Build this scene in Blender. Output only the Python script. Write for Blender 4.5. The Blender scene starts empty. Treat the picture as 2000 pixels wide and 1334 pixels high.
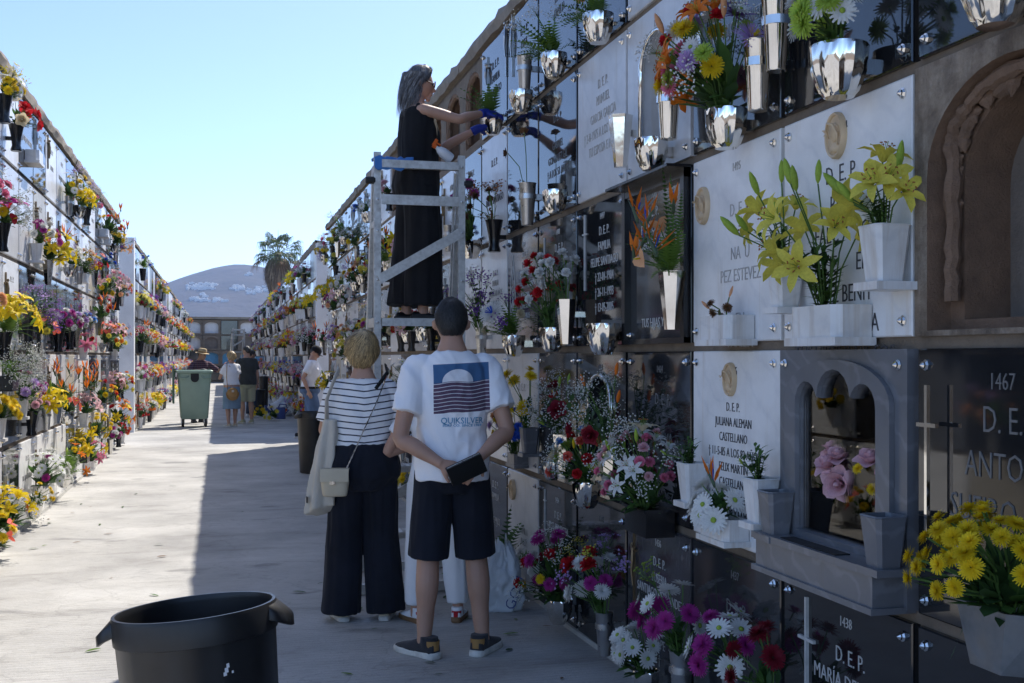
import bpy, math, random
import numpy as np
from mathutils import Vector, Matrix, Quaternion, noise

# ------------------------------------------------------------------ camera, sky, sun, exposure
SC = bpy.context.scene
COL = SC.collection
PI = math.pi
R = math.radians
F, TH, U0, VH, EYE = 2219.0, R(14.45), 428.0, 697.0, 1.5      # photograph pixels (2000 wide)
CT, ST = math.cos(TH), math.sin(TH)

cam_d = bpy.data.cameras.new('camera')
cam_d.lens = 36 * F / 2000
cam_d.sensor_width = 36
cam_d.shift_y = 0.015
cam_d.clip_start = 0.05
cam_d.clip_end = 9000
cam = bpy.data.objects.new('camera', cam_d)
COL.objects.link(cam)
cam.location = (0, 0, EYE)
cam.rotation_euler = (R(90), 0, -TH)
SC.camera = cam

SUN = Vector((0.527, 0.66, 1.0)).normalized()
SUN_EL = math.asin(SUN.z)
SUN_AZ = math.atan2(SUN.x, SUN.y)
W = bpy.data.worlds.new('World')
SC.world = W
W.use_nodes = True
wn = W.node_tree
sky = wn.nodes.new('ShaderNodeTexSky')
sky.sky_type = 'NISHITA'
sky.sun_disc = False
sky.sun_elevation = SUN_EL
sky.sun_rotation = SUN_AZ
sky.altitude = 900
sky.air_density = 0.55
sky.dust_density = 0.8
sky.ozone_density = 2.0
wn.links.new(sky.outputs[0], wn.nodes['Background'].inputs[0])
wn.nodes['Background'].inputs[1].default_value = 0.115

sun_d = bpy.data.lights.new('sun', 'SUN')
sun_d.energy = 2.3
sun_d.angle = R(0.55)
sun_d.color = (1.0, 0.95, 0.87)
sun = bpy.data.objects.new('sun', sun_d)
COL.objects.link(sun)
sun.location = (10, 12, 20)
sun.rotation_euler = SUN.to_track_quat('Z', 'Y').to_euler()

SC.view_settings.view_transform = 'Standard'
SC.view_settings.look = 'None'
SC.view_settings.gamma = 1
SC.view_settings.use_curve_mapping = False
SC.view_settings.exposure = 1.5
SC.cycles.max_bounces = 7
SC.cycles.transparent_max_bounces = 12
SC.cycles.volume_bounces = 0


def wallpt(u, v, X):
    """photograph pixel -> point on the vertical plane x = X (X is a known wall or shelf distance)"""
    D = F * X / (CT * (u - U0))
    return Vector((X, (D - X * ST) / CT, EYE + (VH - v) * D / F)), D


def groundpt(u, v):
    D = F * EYE / (v - VH)
    X = (u - U0) * CT * D / F
    return Vector((X, (D - X * ST) / CT, 0)), D


def at_depth(u, v, D):
    X = (u - U0) * CT * D / F
    return Vector((X, (D - X * ST) / CT, EYE + (VH - v) * D / F))


# ------------------------------------------------------------------ materials
MATS = {}


def newmat(name):
    m = bpy.data.materials.new(name)
    m.use_nodes = True
    MATS[name] = m
    nt = m.node_tree
    return m, nt, nt.nodes['Principled BSDF']


def nd(nt, t, **kw):
    n = nt.nodes.new(t)
    for k, v in kw.items():
        setattr(n, k, v)
    return n


def coords(nt, scale=(1, 1, 1), rnd=True, kind='Object'):
    tc = nd(nt, 'ShaderNodeTexCoord')
    mp = nd(nt, 'ShaderNodeMapping')
    mp.inputs['Scale'].default_value = scale
    nt.links.new(tc.outputs[kind], mp.inputs['Vector'])
    if rnd:
        oi = nd(nt, 'ShaderNodeObjectInfo')
        mu = nd(nt, 'ShaderNodeVectorMath', operation='SCALE')
        mu.inputs[0].default_value = (37, 23, 51)
        nt.links.new(oi.outputs['Random'], mu.inputs['Scale'])
        nt.links.new(mu.outputs[0], mp.inputs['Location'])
    return mp.outputs[0]


def ntex(nt, vec, scale, detail=4, rough=0.55, dist=0.0):
    n = nd(nt, 'ShaderNodeTexNoise')
    n.inputs['Scale'].default_value = scale
    n.inputs['Detail'].default_value = detail
    n.inputs['Roughness'].default_value = rough
    n.inputs['Distortion'].default_value = dist
    nt.links.new(vec, n.inputs['Vector'])
    return n.outputs['Fac']


def ramp(nt, fac, stops):
    r = nd(nt, 'ShaderNodeValToRGB')
    el = r.color_ramp.elements
    while len(el) > 1:
        el.remove(el[-1])
    el[0].position = stops[0][0]
    el[0].color = (*stops[0][1], 1)
    for p, cc in stops[1:]:
        e = el.new(p)
        e.color = (*cc, 1)
    nt.links.new(fac, r.inputs[0])
    return r.outputs[0]


def mixc(nt, fac, a, b, mode='MIX'):
    m = nd(nt, 'ShaderNodeMix', data_type='RGBA', blend_type=mode)
    for sock, val in ((m.inputs[0], fac), (m.inputs[6], a), (m.inputs[7], b)):
        if hasattr(val, 'is_output'):
            nt.links.new(val, sock)
        elif isinstance(val, (int, float)):
            sock.default_value = val
        else:
            sock.default_value = (*val, 1)
    return m.outputs[2]


def bump(nt, bs, h, strength=0.3, dist=0.01):
    b = nd(nt, 'ShaderNodeBump')
    b.inputs['Strength'].default_value = strength
    b.inputs['Distance'].default_value = dist
    nt.links.new(h, b.inputs['Height'])
    nt.links.new(b.outputs[0], bs.inputs['Normal'])


def mathn(nt, op, a, b=None, c=None):
    m = nd(nt, 'ShaderNodeMath', operation=op)
    for i, val in enumerate((a, b, c)):
        if val is None:
            continue
        if hasattr(val, 'is_output'):
            nt.links.new(val, m.inputs[i])
        else:
            m.inputs[i].default_value = val
    return m.outputs[0]


def simple(name, col, rough=0.6, metal=0.0, nscale=20, var=0.25, bmp=0.1, bdist=0.004, spec=0.5, sheen=0.0, stretch=(1, 1, 1)):
    m, nt, bs = newmat(name)
    v = coords(nt, stretch)
    f = ntex(nt, v, nscale, 5)
    lo = tuple(x * (1 - var) for x in col)
    hi = tuple(min(1, x * (1 + var)) for x in col)
    nt.links.new(ramp(nt, f, [(0.25, lo), (0.75, hi)]), bs.inputs['Base Color'])
    bs.inputs['Roughness'].default_value = rough
    bs.inputs['Metallic'].default_value = metal
    bs.inputs['Specular IOR Level'].default_value = spec
    if sheen:
        bs.inputs['Sheen Weight'].default_value = sheen
    if bmp:
        bump(nt, bs, ntex(nt, v, nscale * 4, 3), bmp, bdist)
    return m


def petal(name, col, trans=0.3):
    m, nt, bs = newmat(name)
    oi = nd(nt, 'ShaderNodeObjectInfo')
    v = coords(nt)
    f = ntex(nt, v, 9, 3)
    g = mathn(nt, 'MULTIPLY_ADD', oi.outputs['Random'], 0.35, mathn(nt, 'MULTIPLY', f, 0.65))
    lo = tuple(x * 0.74 for x in col)
    hi = tuple(min(0.9, x * 1.14 + 0.01) for x in col)
    cc = ramp(nt, g, [(0.2, lo), (0.75, hi)])
    nt.links.new(cc, bs.inputs['Base Color'])
    bs.inputs['Roughness'].default_value = 0.6
    bs.inputs['Specular IOR Level'].default_value = 0.25
    tr = nd(nt, 'ShaderNodeBsdfTranslucent')
    nt.links.new(cc, tr.inputs[0])
    mx = nd(nt, 'ShaderNodeMixShader')
    mx.inputs[0].default_value = trans
    nt.links.new(bs.outputs[0], mx.inputs[1])
    nt.links.new(tr.outputs[0], mx.inputs[2])
    nt.links.new(mx.outputs[0], nt.nodes['Material Output'].inputs[0])
    return m


PCOL = dict(yellow=(.82, .58, .01), lemon=(.78, .68, .10), white=(.76, .76, .73), red=(.55, .012, .02), pink=(.72, .20, .32),
            blush=(.78, .48, .52), magenta=(.42, .03, .26), purple=(.25, .09, .42), lilac=(.50, .34, .64), blue=(.03, .12, .62),
            skyblue=(.12, .35, .72), orange=(.80, .20, .015), peach=(.80, .42, .22), lime=(.38, .52, .07), darkred=(.22, .006, .02), cream=(.78, .68, .46),
            brown=(.16, .08, .035), coral=(.72, .12, .08), rust=(.45, .16, .04))
for k_, c_ in PCOL.items():
    petal('petal_' + k_, c_)
petal('leaf_dark', (.035, .085, .02), .22)
petal('leaf_mid', (.065, .15, .025), .28)
petal('leaf_light', (.14, .25, .035), .35)
petal('leaf_grey', (.10, .15, .085), .2)
petal('leaf_dry', (.20, .11, .05), .2)
petal('stem_green', (.09, .17, .035), .1)
petal('palm_leaf', (.085, .115, .04), .25)

# stone, metal, concrete
def granite(name, base, speck, rough, fleck=0.62, sc=140, streak=False):
    m, nt, bs = newmat(name)
    v = coords(nt, (1, 1, .18) if streak else (1, 1, 1))
    f = ntex(nt, v, sc, 3, .7)
    f2 = ntex(nt, v, 5, 4)
    a = ramp(nt, f, [(fleck, base), (fleck + .1, speck)])
    d = ramp(nt, f2, [(.3, tuple(x * .75 for x in base)), (.75, tuple(x * 1.5 + .004 for x in base))])
    nt.links.new(mixc(nt, .5, a, d), bs.inputs['Base Color'])
    dust = ntex(nt, coords(nt, (1, 1, .35)), 9, 6, .65)
    rr = nd(nt, 'ShaderNodeMapRange')
    rr.inputs[1].default_value = .35
    rr.inputs[2].default_value = .8
    rr.inputs[3].default_value = rough
    rr.inputs[4].default_value = rough + .06
    nt.links.new(dust, rr.inputs[0])
    nt.links.new(rr.outputs[0], bs.inputs['Roughness'])
    bs.inputs['Specular IOR Level'].default_value = .85
    bump(nt, bs, ntex(nt, coords(nt), 3.2, 2), .012, .02)
    return m


granite('granite_black', (.012, .013, .015), (.035, .036, .04), .03)
granite('granite_charcoal', (.028, .029, .032), (.09, .09, .095), .06, .58)
granite('granite_speckled', (.035, .035, .04), (.20, .19, .19), .16, .56, 70, True)


def marble(name, base, vein, rough, vs=2.2, stn=(.80, .70, .57), s0=.58):
    m, nt, bs = newmat(name)
    v = coords(nt)
    w = nd(nt, 'ShaderNodeTexWave')
    w.inputs['Scale'].default_value = vs
    w.inputs['Distortion'].default_value = 9
    w.inputs['Detail'].default_value = 5
    w.inputs['Detail Scale'].default_value = 1.6
    rot = nd(nt, 'ShaderNodeMapping')
    rot.inputs['Rotation'].default_value = (.3, .9, .4)
    nt.links.new(v, rot.inputs[0])
    nt.links.new(rot.outputs[0], w.inputs['Vector'])
    a = ramp(nt, w.outputs['Fac'], [(0, vein), (.16, base), (1, base)])
    blot = ntex(nt, v, 7, 6, .6)
    b = ramp(nt, blot, [(.3, tuple(x * .72 for x in base)), (.62, base)])
    mx = mixc(nt, .55, a, b)
    st = ntex(nt, coords(nt, (9, 9, .6)), 2.2, 5, .6)
    stain = ramp(nt, st, [(s0, (1, 1, 1)), (.85, stn)])
    nt.links.new(mixc(nt, .8, mx, stain, 'MULTIPLY'), bs.inputs['Base Color'])
    bs.inputs['Roughness'].default_value = rough
    bump(nt, bs, ntex(nt, v, 60, 4), .06, .003)
    return m


marble('marble_white', (.83, .83, .825), (.73, .74, .755), .28)
marble('marble_grey', (.15, .158, .175), (.24, .25, .27), .28, 3.0)
marble('marble_pale', (.60, .605, .615), (.53, .54, .555), .28)
marble('marble_stained', (.78, .775, .76), (.66, .665, .67), .34, 3.0, (.55, .40, .25), .50)
marble('marble_cream', (.50, .46, .38), (.36, .32, .26), .36)


def concrete(name, base, dark, scale=6, rough=.9, bs_=.5):
    m, nt, bs = newmat(name)
    v = coords(nt, rnd=False)
    f = ntex(nt, v, scale, 8, .65)
    f2 = ntex(nt, v, scale * .35, 4, .6)
    a = ramp(nt, f, [(.25, dark), (.7, base)])
    b = ramp(nt, f2, [(.3, tuple(x * .6 for x in base)), (.7, tuple(min(1, x * 1.12) for x in base))])
    nt.links.new(mixc(nt, .5, a, b), bs.inputs['Base Color'])
    bs.inputs['Roughness'].default_value = rough
    bump(nt, bs, ntex(nt, v, scale * 9, 7, .7), bs_, .012)
    return m


concrete('concrete_wall', (.27, .215, .16), (.08, .062, .048), 7, .92, .9)
concrete('concrete_coping', (.34, .285, .22), (.12, .10, .082), 9, .92, .8)
concrete('concrete_patch', (.34, .215, .14), (.10, .06, .04), 14, .95, 1.0)

def eroded():
    m, nt, bs = newmat('concrete_eroded')
    v = coords(nt, rnd=False)
    f1 = ntex(nt, v, 4.5, 8, .7, .6)
    f2 = ntex(nt, v, 17, 8, .72)
    f3 = ntex(nt, coords(nt, (1, 1, .22), rnd=False), 9, 6, .65)
    a = ramp(nt, f1, [(.28, (.15, .12, .092)), (.45, (.36, .285, .215)), (.58, (.50, .41, .32)), (.72, (.62, .55, .47))])
    b = ramp(nt, f2, [(.32, (.5, .49, .48)), (.5, (.95, .93, .91)), (.7, (1.25, 1.22, 1.2))])
    c = ramp(nt, f3, [(.36, (.42, .40, .38)), (.56, (1, 1, 1))])
    e = mixc(nt, .85, a, b, 'MULTIPLY')
    nt.links.new(mixc(nt, .75, e, c, 'MULTIPLY'), bs.inputs['Base Color'])
    bs.inputs['Roughness'].default_value = .95
    bump(nt, bs, mathn(nt, 'ADD', f2, ntex(nt, v, 70, 6, .75)), 1.0, .02)


eroded()
concrete('concrete_recess', (.27, .23, .195), (.09, .075, .062), 4, .95, 1.0)
concrete('concrete_kerb', (.46, .45, .42), (.26, .25, .23), 11)
concrete('whitewash', (.86, .865, .87), (.76, .76, .76), 5, .85, .25)
concrete('earth', (.22, .17, .12), (.12, .09, .065), .02)


def paving():
    m, nt, bs = newmat('paving_concrete')
    v = coords(nt, (1, 1, 1), rnd=False)
    big = ntex(nt, v, .9, 6, .62)
    vs = coords(nt, (.7, 2.3, 1), rnd=False)
    st = ntex(nt, vs, 1.2, 9, .72, 1.4)
    vs2 = coords(nt, (3.2, 11, 1), rnd=False)
    br = ntex(nt, vs2, 2.0, 9, .72, 2.2)
    a = ramp(nt, big, [(.3, (.33, .32, .305)), (.68, (.57, .555, .525))])
    b = ramp(nt, st, [(.28, (.55, .53, .51)), (.46, (.93, .92, .90)), (.75, (1, 1, 1))])
    c = mixc(nt, .8, a, b, 'MULTIPLY')
    d = ramp(nt, br, [(.28, (.68, .67, .66)), (.5, (1, 1, 1))])
    e = mixc(nt, .75, c, d, 'MULTIPLY')
    # brushed swirls of the trowel
    w = nd(nt, 'ShaderNodeTexWave', wave_type='RINGS')
    w.inputs['Scale'].default_value = 7
    w.inputs['Distortion'].default_value = 5
    w.inputs['Detail'].default_value = 3
    w.inputs['Detail Scale'].default_value = .5
    nt.links.new(v, w.inputs['Vector'])
    g = ramp(nt, w.outputs['Fac'], [(0, (.9, .9, .9)), (.6, (1, 1, 1))])
    e = mixc(nt, .8, e, g, 'MULTIPLY')
    # damp patches where vases were watered
    wet = ntex(nt, coords(nt, (1, 1.7, 1), rnd=False), 1.1, 4, .5, .4)
    wm = ramp(nt, wet, [(.64, (1, 1, 1)), (.70, (.55, .55, .56))])
    e = mixc(nt, .8, e, wm, 'MULTIPLY')
    # dirt specks
    dt = ntex(nt, v, 38, 4, .75)
    e = mixc(nt, .7, e, ramp(nt, dt, [(.30, (.45, .44, .42)), (.38, (1, 1, 1))]), 'MULTIPLY')
    # hairline cracks
    vo = nd(nt, 'ShaderNodeTexVoronoi', feature='DISTANCE_TO_EDGE')
    vo.inputs['Scale'].default_value = .55
    dv = nd(nt, 'ShaderNodeVectorMath', operation='ADD')
    nz = nd(nt, 'ShaderNodeTexNoise')
    nz.inputs['Scale'].default_value = 2.4
    nz.inputs['Detail'].default_value = 6
    nt.links.new(v, nz.inputs['Vector'])
    nt.links.new(v, dv.inputs[0])
    nt.links.new(nz.outputs['Color'], dv.inputs[1])
    nt.links.new(dv.outputs[0], vo.inputs['Vector'])
    cr = ramp(nt, vo.outputs['Distance'], [(0, (.45, .45, .45)), (.006, (1, 1, 1))])
    e = mixc(nt, .35, e, cr, 'MULTIPLY')
    nt.links.new(e, bs.inputs['Base Color'])
    bs.inputs['Roughness'].default_value = .82
    hh = mathn(nt, 'ADD', mathn(nt, 'MULTIPLY', br, .6), mathn(nt, 'MULTIPLY', w.outputs['Fac'], .25))
    hh = mathn(nt, 'ADD', hh, ntex(nt, v, 55, 6, .7))
    bump(nt, bs, hh, .5, .008)


paving()
def hillmat():
    m, nt, bs = newmat('hill_scrub')
    v = coords(nt, (1, 1, 1), rnd=False)
    f = ntex(nt, v, .012, 8, .65)
    f2 = ntex(nt, coords(nt, (.2, .2, 1.6), rnd=False), .05, 6, .6)
    a = ramp(nt, f, [(.3, (.022, .020, .016)), (.5, (.05, .036, .027)), (.72, (.085, .062, .046))])
    b = ramp(nt, f2, [(.35, (.6, .6, .6)), (.65, (1.1, 1.05, 1))])
    nt.links.new(mixc(nt, .8, a, b, 'MULTIPLY'), bs.inputs['Base Color'])
    bs.inputs['Roughness'].default_value = .95
    bump(nt, bs, ntex(nt, v, .06, 6), .8, 3)


hillmat()


def metal(name, col, rough, nscale=8, bmp=.05):
    m, nt, bs = newmat(name)
    v = coords(nt)
    f = ntex(nt, v, nscale, 5)
    nt.links.new(ramp(nt, f, [(.3, tuple(x * .8 for x in col)), (.7, col)]), bs.inputs['Base Color'])
    bs.inputs['Metallic'].default_value = 1
    r = ramp(nt, ntex(nt, v, nscale * 3, 5), [(.3, (rough,) * 3), (.75, (min(1, rough * 2.2),) * 3)])
    nt.links.new(r, bs.inputs['Roughness'])
    if bmp:
        bump(nt, bs, ntex(nt, v, nscale * 1.5, 2), bmp, .01)
    return m


metal('chrome', (.86, .84, .80), .05)
metal('steel_brushed', (.62, .62, .62), .22)
metal('steel_dull', (.30, .315, .33), .42, 5, .01)
metal('aluminium', (.70, .695, .67), .42, 14)
metal('bronze', (.30, .22, .13), .35)
simple('plastic_black', (.012, .012, .013), .38, nscale=7, var=.5, bmp=.12, bdist=.003)
simple('plastic_vase_black', (.010, .010, .012), .22, nscale=5, var=.3, bmp=0)
simple('plastic_green', (.30, .42, .33), .45, nscale=4, var=.12, bmp=.05)
simple('plastic_dkgreen', (.07, .15, .09), .45, nscale=4, var=.15, bmp=.05)
simple('plastic_white', (.70, .71, .73), .35, nscale=6, var=.08, bmp=.05)
simple('plastic_blue', (.02, .05, .22), .35, nscale=6, var=.1, bmp=0)
simple('plastic_orange', (.75, .14, .02), .35, nscale=6, var=.1, bmp=0)
simple('rubber', (.02, .02, .02), .7)
simple('letter_silver', (.55, .55, .54), .4, nscale=30, var=.2, bmp=0)
simple('letter_faint', (.15, .15, .15), .5, nscale=30, var=.2, bmp=0)
simple('letter_dark', (.05, .05, .055), .6, nscale=30, var=.4, bmp=0)
simple('letter_worn', (.40, .39, .375), .6, nscale=30, var=.3, bmp=0)
simple('relief_cream', (.62, .47, .30), .6, nscale=15, var=.2, bmp=.1)
simple('skin_light', (.50, .285, .20), .52, nscale=6, var=.12, bmp=.05, bdist=.002)
simple('skin_tan', (.43, .245, .17), .52, nscale=6, var=.14, bmp=.05, bdist=.002)
for nm in ('skin_light', 'skin_tan'):
    b_ = MATS[nm].node_tree.nodes['Principled BSDF']
    b_.inputs['Subsurface Weight'].default_value = .12
    b_.inputs['Subsurface Scale'].default_value = .01
def cloth(name, col, var=.12, sheen=.15, rough=.88, weave=260):
    m, nt, bs = newmat(name)
    v = coords(nt)
    f = ntex(nt, v, 5, 5)
    nt.links.new(ramp(nt, f, [(.25, tuple(x * (1 - var) for x in col)), (.75, tuple(min(.95, x * (1 + var)) for x in col))]), bs.inputs['Base Color'])
    bs.inputs['Roughness'].default_value = rough
    bs.inputs['Sheen Weight'].default_value = sheen
    bs.inputs['Specular IOR Level'].default_value = .2
    hh = mathn(nt, 'ADD', mathn(nt, 'MULTIPLY', ntex(nt, v, weave, 2), .15), ntex(nt, v, 22, 4, .5, .6))
    bump(nt, bs, hh, .22, .006)
    return m


cloth('cloth_white', (.84, .84, .86), .04)
cloth('cloth_black', (.011, .011, .013), .3, .05)
cloth('cloth_navy', (.012, .014, .022), .3, .05)
cloth('cloth_grey', (.045, .047, .045), .2)
cloth('cloth_brown', (.07, .045, .035), .2)
cloth('cloth_denim', (.11, .17, .28), .25)
cloth('cloth_denim_light', (.20, .30, .40), .25)
cloth('cloth_jeans', (.035, .05, .085), .25)
cloth('cloth_beige', (.42, .40, .27), .12)
cloth('cloth_red', (.45, .02, .03), .1)
cloth('cloth_blue', (.06, .20, .50), .2)
cloth('print_blue', (.14, .42, .62), .1)
cloth('cloth_cream', (.58, .53, .45), .1)
cloth('leather_cream', (.55, .47, .34), .12, 0, .5)
cloth('leather_tan', (.36, .20, .07), .25, 0, .6)
cloth('leather_black', (.012, .012, .012), .2, 0, .38)
cloth('canvas_charcoal', (.035, .035, .04), .2)
cloth('straw', (.55, .42, .24), .3, .1)
cloth('glove_blue', (.02, .04, .30), .2, 0, .5)
cloth('glove_grey', (.10, .10, .11), .2, 0, .6)
simple('sole_white', (.62, .60, .55), .6)
simple('sole_gum', (.20, .11, .05), .6)
simple('hair_grey', (.135, .135, .14), .42, nscale=60, var=.95, bmp=.3, stretch=(3, 3, .2))
simple('hair_blond', (.42, .29, .135), .42, nscale=45, var=.45, bmp=.3, stretch=(3, 3, .3))
simple('hair_dark', (.03, .026, .023), .48, nscale=60, var=.6, bmp=.3)
simple('hair_salt', (.022, .021, .021), .5, nscale=160, var=.95, bmp=.3)
for b_, c_ in (('grey', (.135, .135, .14)), ('blond', (.42, .29, .135)), ('dark', (.03, .026, .023)), ('salt', (.022, .021, .021))):
    simple('hair_%s_lo' % b_, tuple(x * .45 for x in c_), .45, bmp=0)
    simple('hair_%s_hi' % b_, tuple(min(.8, x * (2.0 if b_ in ('grey', 'salt') else 1.7)) for x in c_), .38, bmp=0)
simple('lens_dark', (.02, .012, .008), .1, bmp=0)
simple('palm_skirt', (.17, .125, .085), .9, nscale=3, var=.5, bmp=.5, stretch=(4, 4, .3))
simple('palm_skirt_pale', (.30, .235, .16), .9, nscale=3, var=.4, bmp=0)
simple('palm_trunk', (.13, .10, .075), .9)
simple('house_white', (.72, .71, .69), .8, bmp=0)
simple('slot_dark', (.01, .01, .011), .7, bmp=0)
simple('tarp_blue', (.10, .33, .55), .6)


def stripes():
    m, nt, bs = newmat('cloth_striped')
    tc = nd(nt, 'ShaderNodeTexCoord')
    sp = nd(nt, 'ShaderNodeSeparateXYZ')
    nt.links.new(tc.outputs['Object'], sp.inputs[0])
    wob = ntex(nt, tc.outputs['Object'], 4, 2)
    z = mathn(nt, 'ADD', sp.outputs[2], mathn(nt, 'MULTIPLY', wob, .022))
    z = mathn(nt, 'ADD', z, mathn(nt, 'MULTIPLY', mathn(nt, 'ABSOLUTE', sp.outputs[0]), -.10))
    fr = mathn(nt, 'FRACT', mathn(nt, 'MULTIPLY', z, 1 / .0365))
    k = mathn(nt, 'LESS_THAN', fr, .20)
    nt.links.new(mixc(nt, k, (.85, .85, .86), (.018, .022, .045)), bs.inputs['Base Color'])
    bs.inputs['Roughness'].default_value = .88
    bump(nt, bs, ntex(nt, tc.outputs['Object'], 24, 4, .5, .6), .2, .006)


stripes()


def plaid():
    m, nt, bs = newmat('cloth_plaid')
    tc = nd(nt, 'ShaderNodeTexCoord')
    sp = nd(nt, 'ShaderNodeSeparateXYZ')
    nt.links.new(tc.outputs['Object'], sp.inputs[0])
    k1 = mathn(nt, 'LESS_THAN', mathn(nt, 'FRACT', mathn(nt, 'MULTIPLY', sp.outputs[0], 22)), .4)
    k2 = mathn(nt, 'LESS_THAN', mathn(nt, 'FRACT', mathn(nt, 'MULTIPLY', sp.outputs[2], 22)), .4)
    a = mixc(nt, k1, (.10, .03, .05), (.03, .03, .06))
    b = mixc(nt, k2, a, (.22, .14, .16))
    nt.links.new(mixc(nt, .6, a, b), bs.inputs['Base Color'])
    bs.inputs['Roughness'].default_value = .9


plaid()


def tee_print():
    """white tee whose back carries a printed block: blue sky, white half sun, plum wavy bands"""
    m, nt, bs = newmat('cloth_printed')
    tc = nd(nt, 'ShaderNodeTexCoord')
    sp = nd(nt, 'ShaderNodeSeparateXYZ')
    nt.links.new(tc.outputs['Object'], sp.inputs[0])
    x, y, z = sp.outputs
    x = mathn(nt, 'SUBTRACT', x, .035)
    zz = mathn(nt, 'SUBTRACT', z, mathn(nt, 'MULTIPLY', x, .05))
    inx = mathn(nt, 'LESS_THAN', mathn(nt, 'ABSOLUTE', x), .142)
    back = mathn(nt, 'LESS_THAN', y, 0.0)
    inz = mathn(nt, 'MULTIPLY', mathn(nt, 'GREATER_THAN', zz, 1.225), mathn(nt, 'LESS_THAN', zz, 1.468))
    box_ = mathn(nt, 'MULTIPLY', mathn(nt, 'MULTIPLY', inx, inz), back)
    sx = mathn(nt, 'ADD', x, .022)
    dx = mathn(nt, 'POWER', mathn(nt, 'DIVIDE', sx, .078), 2.0)
    dx = mathn(nt, 'MULTIPLY', mathn(nt, 'DIVIDE', sx, .078), mathn(nt, 'DIVIDE', sx, .078))
    dz = mathn(nt, 'DIVIDE', mathn(nt, 'SUBTRACT', zz, 1.378), .062)
    sunm = mathn(nt, 'LESS_THAN', mathn(nt, 'ADD', dx, mathn(nt, 'MULTIPLY', dz, dz)), 1.0)
    wv = mathn(nt, 'MULTIPLY', mathn(nt, 'SINE', mathn(nt, 'MULTIPLY', x, 34)), .004)
    low = mathn(nt, 'LESS_THAN', mathn(nt, 'ADD', zz, wv), 1.378)
    band = mathn(nt, 'LESS_THAN', mathn(nt, 'FRACT', mathn(nt, 'MULTIPLY', mathn(nt, 'ADD', zz, wv), 1 / .0188)), .16)
    skyc = mixc(nt, sunm, (.05, .13, .27), (.76, .76, .79))
    sea = mixc(nt, band, (.105, .062, .105), (.74, .74, .78))
    pr = mixc(nt, low, skyc, sea)
    nt.links.new(mixc(nt, box_, (.86, .86, .89), pr), bs.inputs['Base Color'])
    bs.inputs['Roughness'].default_value = .88
    bs.inputs['Sheen Weight'].default_value = .1
    bump(nt, bs, ntex(nt, tc.outputs['Object'], 16, 4, .5, .6), .25, .008)


tee_print()
m_, nt_, bs_ = newmat('glass')
tr_ = nd(nt_, 'ShaderNodeBsdfTransparent')
gl_ = nd(nt_, 'ShaderNodeBsdfGlossy')
gl_.inputs['Roughness'].default_value = .02
fr_ = nd(nt_, 'ShaderNodeFresnel')
fr_.inputs[0].default_value = 1.5
mx_ = nd(nt_, 'ShaderNodeMixShader')
nt_.links.new(fr_.outputs[0], mx_.inputs[0])
nt_.links.new(tr_.outputs[0], mx_.inputs[1])
nt_.links.new(gl_.outputs[0], mx_.inputs[2])
nt_.links.new(mx_.outputs[0], nt_.nodes['Material Output'].inputs[0])
nt_.nodes.remove(bs_)
m_, nt_, bs_ = newmat('bag_plastic')
bs_.inputs['Base Color'].default_value = (.66, .69, .72, 1)
bs_.inputs['Roughness'].default_value = .3
bump(nt_, bs_, ntex(nt_, coords(nt_), 14, 4, .5, 1.0), .5, .02)

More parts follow.
